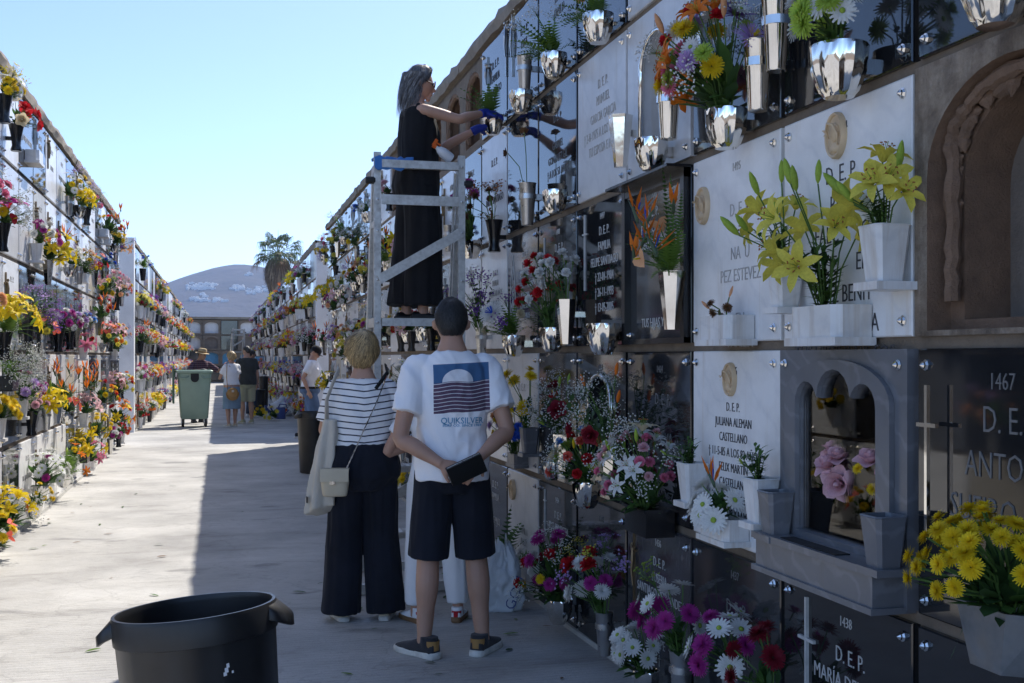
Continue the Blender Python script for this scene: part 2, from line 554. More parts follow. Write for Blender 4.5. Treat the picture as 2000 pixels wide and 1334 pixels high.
# ------------------------------------------------------------------ mesh helpers
class MD:
    """a bag of vertices and faces that becomes one mesh"""
    def __init__(s):
        s.v, s.f, s.m = [], [], []

    def add(s, v, f, m=0, M=None):
        o = len(s.v)
        if M is not None:
            s.v.extend((M @ Vector(p))[:] for p in v)
        else:
            s.v.extend(tuple(p) for p in v)
        s.f.extend(tuple(i + o for i in q) for q in f)
        if isinstance(m, int):
            s.m.extend([m] * len(f))
        else:
            s.m.extend(m)
        return s

    def merge(s, o, M=None, mmap=None):
        return s.add(o.v, o.f, [mmap[i] for i in o.m] if mmap else list(o.m), M)

    def box(s, c, d, m=0, M=None):
        x, y, z = c
        a, b, e = d[0] / 2, d[1] / 2, d[2] / 2
        v = [(x + i * a, y + j * b, z + k * e) for i in (-1, 1) for j in (-1, 1) for k in (-1, 1)]
        f = [(0, 1, 3, 2), (4, 6, 7, 5), (0, 4, 5, 1), (2, 3, 7, 6), (0, 2, 6, 4), (1, 5, 7, 3)]
        return s.add(v, f, m, M)

    def bar(s, p, q, w, t, m=0, up=(0, 0, 1)):
        p, q = Vector(p), Vector(q)
        d = (q - p)
        L = d.length
        d.normalize()
        up = Vector(up)
        if abs(d.dot(up)) > .98:
            up = Vector((1, 0, 0))
        sx = d.cross(up).normalized()
        sz = sx.cross(d)
        M = Matrix(((sx.x, d.x, sz.x, (p.x + q.x) / 2), (sx.y, d.y, sz.y, (p.y + q.y) / 2), (sx.z, d.z, sz.z, (p.z + q.z) / 2), (0, 0, 0, 1)))
        return s.box((0, 0, 0), (w, L, t), m, M)

    def rings(s, rs, m=0, cap0=True, cap1=True):
        n = len(rs[0])
        v = [p for r in rs for p in r]
        f = []
        for i in range(len(rs) - 1):
            for j in range(n):
                k = (j + 1) % n
                f.append((i * n + j, i * n + k, (i + 1) * n + k, (i + 1) * n + j))
        if cap0:
            f.append(tuple(range(n - 1, -1, -1)))
        if cap1:
            f.append(tuple((len(rs) - 1) * n + j for j in range(n)))
        return s.add(v, f, m)

    def lathe(s, prof, n=16, m=0, cap0=True, cap1=True, M=None, fl=None):
        rs = []
        for i, (r, z) in enumerate(prof):
            ring = []
            for j in range(n):
                a = 2 * PI * j / n
                k = 1 if fl is None else fl(i, j)
                p = Vector((r * k * math.cos(a), r * k * math.sin(a), z))
                ring.append((M @ p)[:] if M is not None else p[:])
            rs.append(ring)
        return s.rings(rs, m, cap0, cap1)

    def tube(s, pts, rad, n=6, m=0, cap=True, flat=1.0, side=None):
        pts = [Vector(p) for p in pts]
        if not isinstance(rad, (list, tuple)):
            rad = [rad] * len(pts)
        rs = []
        prev = Vector(side) if side is not None else None
        for i, p in enumerate(pts):
            t = (pts[min(i + 1, len(pts) - 1)] - pts[max(i - 1, 0)])
            if t.length < 1e-9:
                t = Vector((0, 0, 1))
            t.normalize()
            if prev is None:
                prev = t.orthogonal()
            sd = (prev - t * prev.dot(t))
            if sd.length < 1e-6:
                sd = t.orthogonal()
            sd.normalize()
            prev = sd
            o = t.cross(sd)
            rs.append([(p + sd * (math.cos(2 * PI * j / n) * rad[i]) + o * (math.sin(2 * PI * j / n) * rad[i] * flat))[:] for j in range(n)])
        return s.rings(rs, m, cap, cap)

    def mesh(s, name, mats):
        me = bpy.data.meshes.new(name)
        me.from_pydata(s.v, [], s.f)
        for x in mats:
            me.materials.append(MATS[x])
        if any(s.m):
            me.polygons.foreach_set('material_index', s.m)
        return me


def smooth(me, angle=None):
    me.polygons.foreach_set('use_smooth', [True] * len(me.polygons))
    if angle:
        try:
            me.set_sharp_from_angle(angle=angle)
        except Exception:
            pass
    return me


def link(name, data, parent=None, loc=(0, 0, 0), rot=(0, 0, 0), scale=None):
    o = bpy.data.objects.new(name, data)
    COL.objects.link(o)
    o.location = loc
    o.rotation_euler = rot
    if scale is not None:
        o.scale = scale if hasattr(scale, '__len__') else (scale,) * 3
    if parent is not None:
        o.parent = parent
    return o


def part(name, md, mats, parent=None, sm=None, loc=(0, 0, 0), rot=(0, 0, 0), scale=None):
    if isinstance(mats, str):
        mats = [mats]
    me = md.mesh(name, mats)
    if sm:
        smooth(me, None if sm is True else sm)
    return link(name, me, parent, loc, rot, scale)


def tag(o, label=None, cat=None, group=None, kind=None):
    if label:
        o['label'] = label
    if cat:
        o['category'] = cat
    if group:
        o['group'] = group
    if kind:
        o['kind'] = kind
    return o


def thing(name, label, cat, loc=(0, 0, 0), rz=0, group=None):
    o = link(name, None, None, loc, (0, 0, rz))
    o.empty_display_size = .1
    return tag(o, label, cat, group)


def chamfer_box(w, d, h, b=.004, m=0, md=None, c=(0, 0, 0)):
    """box with its four front (-y) edges chamfered; x centred, y from 0 to -d, z from 0 to h"""
    md = md or MD()
    x, y, z = c
    w2 = w / 2
    v = [(-w2, 0, 0), (w2, 0, 0), (w2, 0, h), (-w2, 0, h), (-w2, -d + b, 0), (w2, -d + b, 0), (w2, -d + b, h), (-w2, -d + b, h),
         (-w2 + b, -d, b), (w2 - b, -d, b), (w2 - b, -d, h - b), (-w2 + b, -d, h - b)]
    v = [(a + x, e + y, g + z) for a, e, g in v]
    f = [(0, 3, 2, 1), (8, 9, 10, 11), (0, 1, 5, 4), (1, 2, 6, 5), (2, 3, 7, 6), (3, 0, 4, 7), (4, 5, 9, 8), (5, 6, 10, 9), (6, 7, 11, 10), (7, 4, 8, 11)]
    return md.add(v, f, m)


def star_r(poly, th):
    """distance from the origin to a star-shaped outline along angle th"""
    dx, dy = math.cos(th), math.sin(th)
    best = None
    n = len(poly)
    for i in range(n):
        x1, y1 = poly[i]
        x2, y2 = poly[(i + 1) % n]
        ex, ey = x2 - x1, y2 - y1
        den = dx * ey - dy * ex
        if abs(den) < 1e-12:
            continue
        t = (x1 * ey - y1 * ex) / den
        s_ = (x1 * dy - y1 * dx) / den
        if t > 0 and -1e-6 <= s_ <= 1 + 1e-6:
            best = t if best is None else max(best, t)
    return best or .01


def holed_panel(w, h, d, poly, cz, depth, m_face=0, m_in=0, m_back=0, n=56, back=True):
    """slab of width w, height h, thickness d with a star-shaped hole (outline poly about (0, cz)); reveal and back of the recess"""
    rect = [(-w / 2, -cz), (w / 2, -cz), (w / 2, h - cz), (-w / 2, h - cz)]
    ths = [2 * PI * i / n for i in range(n)] + [math.atan2(y, x) % (2 * PI) for x, y in rect] + [math.atan2(y, x) % (2 * PI) for x, y in poly]
    ths = sorted(set(round(t, 5) for t in ths))
    inn = [(star_r(poly, t), t) for t in ths]
    out = [(star_r(rect, t), t) for t in ths]
    P = lambda a, y: (a[0] * math.cos(a[1]), y, a[0] * math.sin(a[1]) + cz)
    N = len(ths)
    v = [P(a, -d) for a in out] + [P(a, -d) for a in inn] + [P(a, 0) for a in out] + [P(a, depth) for a in inn]
    f, mm = [], []
    for i in range(N):
        j = (i + 1) % N
        f.append((i, j, N + j, N + i)); mm.append(m_face)
        f.append((2 * N + i, 2 * N + j, j, i)); mm.append(m_face)
        f.append((N + i, N + j, 3 * N + j, 3 * N + i)); mm.append(m_in)
    if back:
        f.append(tuple(3 * N + i for i in range(N))); mm.append(m_back)
    md = MD()
    md.add(v, f, mm)
    return md


def arch_poly(w, h, rise, n=12):
    """rectangle with an elliptical arched top, centred on the origin; h total height"""
    pts = [(-w / 2, -h / 2), (w / 2, -h / 2)]
    for i in range(n + 1):
        a = PI * i / n
        pts.append((w / 2 * math.cos(a), h / 2 - rise + rise * math.sin(a)))
    return pts


BAKE = []


def bake(md, vox, mats, smooth_it=4, sm_f=.5, wr=None, name='body'):
    """union of overlapping closed pieces -> one continuous smooth surface"""
    me = md.mesh(name, [mats])
    o = link('bake_tmp', me)
    r = o.modifiers.new('r', 'REMESH')
    r.mode = 'VOXEL'
    r.voxel_size = vox
    if smooth_it:
        s_ = o.modifiers.new('s', 'SMOOTH')
        s_.factor = sm_f
        s_.iterations = smooth_it
    dg = bpy.context.evaluated_depsgraph_get()
    out = bpy.data.meshes.new_from_object(o.evaluated_get(dg))
    bpy.data.objects.remove(o)
    bpy.data.meshes.remove(me)
    if not len(out.materials):
        out.materials.append(MATS[mats])
    if wr:
        amp, fn = wr
        n = len(out.vertices)
        co = np.empty(n * 3, dtype=np.float32)
        no = np.empty(n * 3, dtype=np.float32)
        out.vertices.foreach_get('co', co)
        out.vertices.foreach_get('normal', no)
        co = co.reshape(-1, 3)
        no = no.reshape(-1, 3)
        d = np.array([fn(p) for p in co.tolist()], dtype=np.float32) * amp
        co += no * d[:, None]
        out.vertices.foreach_set('co', co.ravel())
        out.update()
    smooth(out)
    out.name = name
    return out


TEXTS = {}


def text_meshes(specs):
    """specs: key -> (string, size, width squeeze, material, extrude); every inscription is turned into a mesh in one pass"""
    tmp = {}
    for k, (s_, size, sq, mat, ex) in specs.items():
        cu = bpy.data.curves.new('t', 'FONT')
        cu.body = s_
        cu.size = size
        cu.align_x = 'CENTER'
        cu.align_y = 'TOP'
        cu.space_line = 1.18
        cu.extrude = ex
        cu.resolution_u = 2
        cu.offset = -size * .011 if not (isinstance(k, str) and k.startswith('shirt')) else .0004
        tmp[k] = link('t', cu)
    dg = bpy.context.evaluated_depsgraph_get()
    for k, o in tmp.items():
        me = bpy.data.meshes.new_from_object(o.evaluated_get(dg))
        me.transform(Matrix.Rotation(PI / 2, 4, 'X') @ Matrix.Diagonal((specs[k][2], 1, 1, 1)))
        me.materials.clear()
        me.materials.append(MATS[specs[k][3]])
        me.name = 'inscription'
        TEXTS[k] = me
        cu = o.data
        bpy.data.objects.remove(o)
        bpy.data.curves.remove(cu)


ORD = ['zeroth', 'first', 'second', 'third', 'fourth', 'fifth', 'sixth', 'seventh', 'eighth', 'ninth', 'tenth', 'eleventh', 'twelfth', 'thirteenth', 'fourteenth', 'fifteenth',
       'sixteenth', 'seventeenth', 'eighteenth', 'nineteenth', 'twentieth', 'twenty-first', 'twenty-second', 'twenty-third', 'twenty-fourth', 'twenty-fifth', 'twenty-sixth', 'twenty-seventh', 'twenty-eighth', 'twenty-ninth', 'thirtieth', 'thirty-first', 'thirty-second', 'thirty-third', 'thirty-fourth']

# ------------------------------------------------------------------ ground, paving, hill
g = MD()
g.add([(-6000, -400, -.012), (6000, -400, -.012), (6000, 6500, -.012), (-6000, 6500, -.012)], [(0, 1, 2, 3)])
tag(part('ground', g, 'earth'), kind='structure')
g = MD()
g.add([(-30, -12, 0), (30, -12, 0), (30, 74, 0), (-30, 74, 0)], [(0, 1, 2, 3)])
tag(part('pavement', g, 'paving_concrete'), kind='structure')


def hill_h(x, y):
    h = 134 * math.exp(-((x - 30) / 205) ** 2 - ((y - 1750) / 420) ** 2)
    h += 40 * math.exp(-((x + 420) / 300) ** 2 - ((y - 2100) / 400) ** 2) + 60 * math.exp(-((x - 520) / 330) ** 2 - ((y - 2000) / 400) ** 2)
    k = min(1, h / 40)
    return h + k * (7 * noise.noise((x / 120, y / 120, 0)) + 3 * noise.noise((x / 40, y / 40, 3)) + 1.2 * noise.noise((x / 15, y / 15, 7))) - 1.5


hm = MD()
NX, NY = 130, 90
hv = [(-900 + 1900 * i / NX, 850 + 1900 * j / NY) for j in range(NY + 1) for i in range(NX + 1)]
hm.add([(x, y, hill_h(x, y)) for x, y in hv], [(j * (NX + 1) + i, j * (NX + 1) + i + 1, (j + 1) * (NX + 1) + i + 1, (j + 1) * (NX + 1) + i) for j in range(NY) for i in range(NX)])
tag(part('hills', hm, 'hill_scrub', sm=True), kind='structure')

hrnd = random.Random(5)


def hill_hit(u, v):
    for D in range(900, 2300, 6):
        p = at_depth(u, v, D)
        if hill_h(p.x, p.y) > p.z:
            return p
    return None


hs_var = []
for q in range(3):
    b = MD()
    b.box((0, 0, .2), (1, .8, 1.6))
    b.box((.1 - .2 * q, .05, 1.15), (.5, .5, .5))
    b.box((0, 0, 1.02), (1.04, .84, .06))
    wnd = [(-.25, .35), (.2, .35), (.0, .7)]
    for wx, wz in wnd:
        b.box((wx, -.405, wz), (.12, .02, .18), 1)
    hs_var.append(b.mesh('house', ['house_white', 'slot_dark']))
clusters = [(362, 372, 560, 566, 5), (374, 424, 554, 566, 34), (450, 476, 560, 568, 14), (482, 512, 564, 576, 16), (374, 404, 583, 590, 14), (408, 446, 587, 592, 12), (480, 492, 538, 541, 4), (512, 522, 562, 572, 6), (392, 406, 576, 581, 5)]
for (ua, ub, va, vb, n) in clusters:
    for i in range(n):
        p = hill_hit(hrnd.uniform(ua, ub), hrnd.uniform(va, vb))
        if p is None:
            continue
        o = link('hillside_house', hrnd.choice(hs_var), None, (p.x, p.y, hill_h(p.x, p.y)), (0, 0, hrnd.uniform(-.3, .3)), (hrnd.uniform(2.5, 6.5), hrnd.uniform(4, 6), hrnd.uniform(1.4, 2.3)))
        tag(o, 'tiny white flat-roofed house on the distant hillside', 'house', 'white houses scattered over the hill')

# ------------------------------------------------------------------ niche walls
PX, PZ = .772, .77
SW = .744
LEDGE = .035
BOLT = MD()
BOLT.lathe([(.016, 0), (.016, .005), (.011, .010), (.010, .014), (.001, .022)], 8, M=Matrix.Rotation(PI / 2, 4, 'X'))
BOLT_ME = BOLT.mesh('bolt', ['chrome'])
PANELS = {}
WALLS = {}
SLABS = {}
wrnd = random.Random(11)


def slab_h(r):
    return PZ - LEDGE if r < 4 else .645


def panel_mesh(mat, r, thick=.03):
    key = (mat, r == 4, thick)
    if key not in PANELS:
        PANELS[key] = chamfer_box(SW, thick, slab_h(r), .004).mesh('panel', [mat])
    return PANELS[key]


def bare_mesh(r, var):
    key = ('bare', r == 4, var)
    if key not in PANELS:
        h = slab_h(r)
        md = holed_panel(SW + .03, h + .01, .012, arch_poly(.60 if var == 0 else .52, h * .86, .16), h * .49, .10, 0, 1, 2)
        PANELS[key] = md.mesh('niche_recess', ['concrete_wall', 'concrete_patch', 'concrete_recess'])
    return PANELS[key]


class NWall:
    def __init__(s, key, right, X, y0, ncol, label, H=3.88, white_near=False, group=None):
        s.key, s.right, s.X, s.y0, s.n, s.H = key, right, X, y0, ncol, H
        s.rz = -PI / 2 if right else PI / 2
        s.sx = -1 if right else 1
        s.root = thing('niche_wall', label, 'wall', (X, y0, 0), s.rz, group)
        L = ncol * PX
        mid = s.sx * L / 2
        sh = H - 3.88
        b = MD()
        b.box((mid, 1.35, (H - .13) / 2), (L - .01, 2.0, H - .13))
        part('core', b, 'concrete_wall', s.root)
        lm = MD()
        lm.box((0, .18, 0), (L, .384, LEDGE))
        lme = lm.mesh('ledge', ['concrete_wall'])
        for r in range(0, 6):
            z = r * PZ if r < 5 else 4 * PZ + LEDGE / 2 + slab_h(4) + LEDGE / 2
            link('ledge', lme, s.root, (mid, 0, z if r else LEDGE / 2 - .01))
        rm = MD()
        rm.box((0, .19, H / 2 - .08), (.024, .386, H - .14))
        rme = rm.mesh('rib', ['concrete_wall'])
        for k in range(ncol + 1):
            link('rib', rme, s.root, (s.sx * k * PX, 0, 0))
        # rough cast coping, laid in lengths
        q = 0
        z0 = 4 * PZ + LEDGE * 1.5 + slab_h(4) - .0125
        while q < L - .01:
            e = min(L, q + 2.3)
            cm = MD()
            rs = []
            ns = 14
            for i in range(ns + 1):
                x = s.sx * (q + .004 + (e - q - .008) * i / ns)
                j = lambda a: wrnd.uniform(-a, a)
                rs.append([(x, -.055 + j(.010), z0 + j(.004)), (x, -.065 + j(.012), z0 + .06 + j(.006)), (x, -.045 + j(.012), H + j(.012)), (x, .5 + j(.02), H + .015 + j(.01)), (x, 2.35, H), (x, 2.35, z0)])
            cm.rings(rs)
            part('coping', cm, 'concrete_coping', s.root)
            q = e
        if white_near:
            e = MD()
            x0 = -s.sx * .14
            e.box((x0, 1.17, (H + .03) / 2), (.28, 2.44, H + .03))
            part('end_wall', e, 'whitewash', s.root)
        WALLS[key] = s

    def cell(s, p):
        return int(math.floor((p.y - s.y0) / PX)), min(4, max(0, int(p.z // PZ)))

    def local(s, k, r, p):
        """world point -> slab frame (x along the wall, -y out of it, z above the slab's foot)"""
        yc = s.y0 + (k + .5) * PX
        return Vector((s.sx * (p.y - yc), (p.x - s.X) * (1 if s.right else -1), p.z - (r * PZ + LEDGE / 2)))

    def slab(s, k, r, mat, label, group=None, bolts=True, thick=.03, panel=None, pmats=None):
        yc = s.y0 + (k + .5) * PX
        z = r * PZ + LEDGE / 2
        o = thing('memorial_slab', label, 'memorial slab', (s.X, yc, z), s.rz, group)
        if panel is None:
            link('panel', panel_mesh(mat, r, thick), o)
        else:
            part('panel', panel, pmats, o)
        if bolts:
            h = slab_h(r)
            for bx in (-1, 1):
                for bz in (.045, h - .045):
                    link('bolt', BOLT_ME, o, (bx * (SW / 2 - .04), -thick, bz))
        o['thick'] = thick
        SLABS[(s.key, k, r)] = o
        return o

    def bare(s, k, r, var=0):
        yc = s.y0 + (k + .5) * PX
        o = link('niche_recess', bare_mesh(r, var), s.root, (s.sx * (yc - s.y0), -.0, r * PZ + LEDGE / 2))
        SLABS[(s.key, k, r)] = o
        # torn mortar left around the opening
        h = slab_h(r)
        pl = arch_poly(.60 if var == 0 else .52, h * .86, .16, 20)
        pl = pl[1:] + [(pl[0][0], pl[0][1])]
        pts, rad = [], []
        for i in range(len(pl) - 1):
            n_ = max(2, int(math.dist(pl[i], pl[i + 1]) / .03))
            for q in range(n_):
                t = q / n_
                x, z = pl[i][0] + (pl[i + 1][0] - pl[i][0]) * t, pl[i][1] + (pl[i + 1][1] - pl[i][1]) * t
                g_ = noise.noise((x * 14 + k, z * 14, r * 3.1))
                pts.append((x * (.93 + .04 * g_), .012 + wrnd.uniform(-.006, .006), z * (.95 + .03 * g_) + h * .49))
                rad.append(.014 + .020 * abs(noise.noise((x * 9, z * 9 + k, 5))) + wrnd.uniform(0, .006))
        mm = MD()
        mm.tube(pts, rad, 7)
        part('mortar_ridge', mm, 'concrete_patch', o)
        return o


XR, XL = 1.91, -1.69
Y0R = 2.79 - PX * 4
wR1 = NWall('R1', True, XR, Y0R, 27, 'long shaded wall of burial niches beside the aluminium platform ladder')
wL1 = NWall('L1', False, XL, 20.5 - PX * 20, 20, 'long sunlit wall of burial niches facing the ladder')
wL2 = NWall('L2', False, XL, 24.0, 16, 'sunlit niche wall with white end, just past the first passage', 3.84, True)
wL3 = NWall('L3', False, XL, 38.6, 15, 'sunlit niche wall with white end behind the green waste container', 3.84, True)
wL4 = NWall('L4', False, XL, 52.4, 18, 'farthest sunlit niche wall towards the hill', 3.84, True)
wR2 = NWall('R2', True, XR, 22.9, 30, 'shaded niche wall with white end where the capped man walks', 3.72, True)
wR3 = NWall('R3', True, XR, 47.2, 22, 'farthest shaded niche wall below the palm', 3.72, True)

for s_, nm in ((1, XR), (-1, XL)):
    pass
kb = MD()
rs = []
for i in range(60):
    y = -1 + i * .37
    j = wrnd.uniform(-.012, .012)
    rs.append([(XR - .048 + j, y, -.01), (XR - .042 + j, y, .022 + j * .3), (XR + .01, y, .024), (XR + .01, y, -.01)])
kb.rings(rs)
tag(part('kerb', kb, 'concrete_kerb'), kind='structure')
kb = MD()
rs = []
for i in range(46):
    y = 5.0 + i * .345
    j = wrnd.uniform(-.012, .012)
    rs.append([(XL - .01, y, -.01), (XL - .01, y, .03), (XL + .05 + j, y, .028 + j * .3), (XL + .06 + j, y, -.01)])
kb.rings(rs)
tag(part('kerb', kb, 'concrete_kerb'), kind='structure')

# ------------------------------------------------------------------ slabs: which stone goes where
MATWORD = dict(granite_black='polished black granite', granite_charcoal='charcoal granite', granite_speckled='speckled grey granite', marble_white='white marble', marble_grey='blue grey marble', marble_pale='pale grey marble', marble_cream='cream marble')
R1 = {}
K0 = 4   # column index of the slab numbered 1494 in wall R1
B, C, S, WH, G, P_, CR = 'granite_black', 'granite_charcoal', 'granite_speckled', 'marble_white', 'marble_grey', 'marble_pale', 'marble_cream'
near = {-1: [B, B, 'bare', B, B], 0: [B, 'shrine', WH, B, B], 1: [C, WH, WH, C, B], 2: [S, B, 'framed', 'arch', P_], 3: [B, 'arch2', B, P_, B], 4: [B, C, B, B, B],
        5: [P_, P_, C, B, B], 6: [C, WH, WH, P_, B], 7: [P_, WH, P_, B, 'bare'], 8: [B, B, C, P_, 'bare'], 9: [C, P_, B, B, 'bare'], 10: [B, CR, P_, B, 'bare']}
pick = lambda rn: rn.choices([B, C, WH, P_, G, CR, 'bare'], [38, 14, 16, 12, 6, 6, 4])[0]
srnd = random.Random(23)

CUSTOM = {
    (0, 2): 'white marble niche slab numbered 1494 with cream oval relief behind yellow lilies',
    (1, 2): 'worn white marble slab with cream oval relief at its edge and faded lettering',
    (1, 1): 'white marble slab numbered 1465 with round relief and dark engraved lettering',
    (0, 1): 'blue grey marble slab with a glazed three-lobed shrine holding pink roses',
    (-1, 1): 'black granite slab numbered 1467 with a tall thin silver cross',
    (0, 0): 'black granite slab numbered 1438 with white cross below the glazed shrine',
    (1, 0): 'dark granite slab numbered 1437 behind white and magenta chrysanthemums',
    (2, 0): 'speckled grey granite slab with a slender bronze crucifix',
    (2, 1): 'black granite family slab behind the large white lily bouquet',
    (2, 2): 'glazed charcoal slab in a black frame behind the bird of paradise flowers',
    (2, 3): 'pale grey marble slab with an arched chrome-framed recess',
    (3, 1): 'black granite slab with a chrome arch around a small niche',
    (3, 2): 'black granite family slab with engraved white cross and empty faceted silver bowl',
    (3, 3): 'pale marble slab with faint lettering beside the arched chrome recess',
    (4, 2): 'black granite family slab behind red and white carnations',
    (4, 3): 'black granite slab mirroring the woman on the ladder',
    (5, 2): 'charcoal slab with an etched praying figure beside the blue spider flower',
    (5, 3): 'black granite slab mirroring the sky behind two steel vases of dead roses',
    (6, 3): 'pale family slab beside the black slab with dead roses',
    (5, 1): 'pale grey slab behind the tall yellow chrysanthemums',
    (5, 0): 'pale grey slab with a round cream relief beside the fern bunch',
    (4, 0): 'black granite slab with white cross above magenta and red flowers',
    (3, 0): 'black granite slab behind the big red carnation bouquet',
    (1, 3): 'charcoal granite slab behind the big bouquet with orange lilies',
    (0, 3): 'black granite slab mirroring blue sky behind green and white chrysanthemums',
}


def shrine_outline():
    w, h = .47, .50
    pts = [(-w / 2, -h / 2), (w / 2, -h / 2)]
    def lobe(cx, cy, rx, ry, a0, a1, n=8):
        return [(cx + rx * math.cos(a0 + (a1 - a0) * i / n), cy + ry * math.sin(a0 + (a1 - a0) * i / n)) for i in range(n + 1)]
    pts += lobe(.165, .165, .070, .07, 0, PI * .92)
    pts += lobe(0, .185, .098, .09, PI * .02, PI * .98)
    pts += lobe(-.165, .165, .070, .07, PI * .08, PI)
    return pts


for kk in range(wR1.n):
    k = kk - K0
    row = near.get(k) or [pick(srnd) for _ in range(5)]
    for r in range(5):
        st = row[r]
        if st == 'bare' and k == -1:
            # eroded, stained cement of the nearest open niche: stepped arch with torn mortar round it
            o = wR1.bare(kk, r, 0)
            h_ = slab_h(r)
            o.data = holed_panel(SW + .03, h_ + .01, .030, arch_poly(.66, h_ * .92, .26, 18), h_ * .48, .06, 0, 1, 2, back=False).mesh('niche_recess', ['concrete_eroded', 'concrete_patch', 'concrete_eroded'])
            part('inner_arch', holed_panel(.70, h_ * .97, -.045, arch_poly(.54, h_ * .80, .22, 18), h_ * .46, .19, 0, 1, 2), ['concrete_patch', 'concrete_patch', 'concrete_recess'], o)
            lm_ = MD()
            for i in range(60):
                a_ = wrnd.uniform(-.2, 3.4)
                x, z = .30 * math.cos(a_) * wrnd.uniform(.96, 1.06), .36 + .30 * max(-.9, math.sin(a_)) * wrnd.uniform(.96, 1.06)
                q_ = wrnd.uniform(.010, .028)
                lm_.lathe([(.001, -q_), (q_ * .9, -q_ * .4), (q_ * 1.1, q_ * .3), (.001, q_)], 7, M=Matrix.Translation((x, .03, z)) @ Matrix.Rotation(wrnd.uniform(0, 3), 4, 'Y') @ Matrix.Diagonal((1, .7, 1.8, 1)))
            tag(part('mortar_lumps', lm_, 'concrete_patch', o), kind='stuff')
            continue
        if st == 'bare':
            wR1.bare(kk, r, (kk + r) % 2)
            continue
        cnum = ORD[wR1.n - kk]
        rw = ORD[r + 1] if r < 4 else 'top'
        if st == 'shrine':
            md = holed_panel(SW, slab_h(r), .045, shrine_outline(), .395, .13, 0, 0, 1)
            o = wR1.slab(kk, r, G, CUSTOM[(k, r)], panel=md, pmats=['marble_grey', 'granite_charcoal'], thick=.045)
            fr = MD()
            out = []
            pl = arch_poly(.62, .62, .13, 16)
            inn = shrine_outline()
            ths = sorted(set([round(2 * PI * i / 80, 5) for i in range(80)] + [round(math.atan2(y, x) % (2 * PI), 5) for x, y in pl + inn]))
            a = [(star_r(inn, t), t) for t in ths]
            b2 = [(star_r(pl, t), t) for t in ths]
            rs = []
            for i, t in enumerate(ths):
                f_ = lambda q, y: (q * math.cos(t), y, q * math.sin(t) + .395)
                rs.append([f_(a[i][0], -.046), f_(a[i][0] + .004, -.062), f_(b2[i][0], -.062), f_(b2[i][0], -.046)])
            rs.append(rs[0])
            fr.rings(rs, cap0=False, cap1=False)
            part('window_frame', fr, 'marble_grey', o)
            gl = MD()
            gl.box((0, -.03, .40), (.465, .004, .52))
            part('glass', gl, 'glass', o)
            ld = MD()
            ld.box((0, -.072, .055), (.71, .145, .09))
            ld.box((0, -.077, .111), (.735, .158, .022))
            ld.box((0, -.077, .001), (.735, .158, .018))
            part('shelf', ld, 'marble_grey', o)
            sl = MD()
            sl.box((-.02, -.115, .1235), (.34, .05, .004))
            part('water_slot', sl, 'slot_dark', o)
        elif st == 'framed':
            o = wR1.slab(kk, r, C, CUSTOM[(k, r)])
            fm = MD()
            h = slab_h(r)
            for (cx, cz, w_, h_) in ((0, h - .025, SW, .05), (0, .012, SW, .024), (-SW / 2 + .02, h / 2, .04, h), (SW / 2 - .02, h / 2, .04, h)):
                fm.box((cx, -.045 - (.001 if w_ < .1 else 0), cz), (w_, .03, h_ - (.003 if w_ < .1 else 0)))
            fm.box((0, -.085, h - .006), (SW + .02, .11, .012))
            part('window_frame', fm, 'plastic_vase_black', o)
        elif st in ('arch', 'arch2'):
            pl = arch_poly(.36, .50, .15, 14)
            mat = P_ if st == 'arch' else B
            md = holed_panel(SW, slab_h(r), .03, pl, .37, .20, 0, 1, 1)
            o = wR1.slab(kk, r, mat, CUSTOM[(k, r)], panel=md, pmats=[mat, 'marble_pale' if st == 'arch' else 'granite_charcoal'])
            tb = MD()
            tb.tube([(x, -.036, z + .37) for x, z in pl] + [(pl[0][0], -.036, pl[0][1] + .37)], .014, 6)
            part('window_frame', tb, 'chrome', o, sm=True)
        else:
            lab = CUSTOM.get((k, r)) or '%s niche slab, %s row up, %s column from the passage, shaded wall' % (MATWORD[st], rw, cnum)
            o = wR1.slab(kk, r, st, lab)

for kk in range(wL1.n):
    for r in range(5):
        st = srnd.choices([B, C, WH, P_, G, CR, 'bare'], [26, 9, 24, 20, 6, 11, 4])[0]
        if st == 'bare' and kk < 4:
            st = B
        if st == 'bare':
            wL1.bare(kk, r, (kk + r) % 2)
        else:
            wL1.slab(kk, r, st, '%s niche slab, %s row up, %s column from the passage, sunlit wall' % (MATWORD[st], ORD[r + 1] if r < 4 else 'top', ORD[wL1.n - kk]), bolts=kk > 3)

for w_ in (wL2, wR2):
    for kk in range(w_.n):
        for r in range(5):
            st = pick(srnd)
            if st == 'bare':
                w_.bare(kk, r, (kk + r) % 2)
            else:
                link('slab', panel_mesh(st, r), w_.root, (w_.sx * (kk + .5) * PX, 0, r * PZ + LEDGE / 2))
for w_ in (wL3, wL4, wR3):
    md = MD()
    mats = [B, C, WH, P_, G]
    for kk in range(w_.n):
        for r in range(5):
            chamfer_box(SW, .03, slab_h(r), .004, srnd.choices(range(5), [45, 15, 20, 15, 5])[0], md, (w_.sx * (kk + .5) * PX, 0, r * PZ + LEDGE / 2))
    tag(part('slab_panels', md, mats, w_.root), kind='stuff')

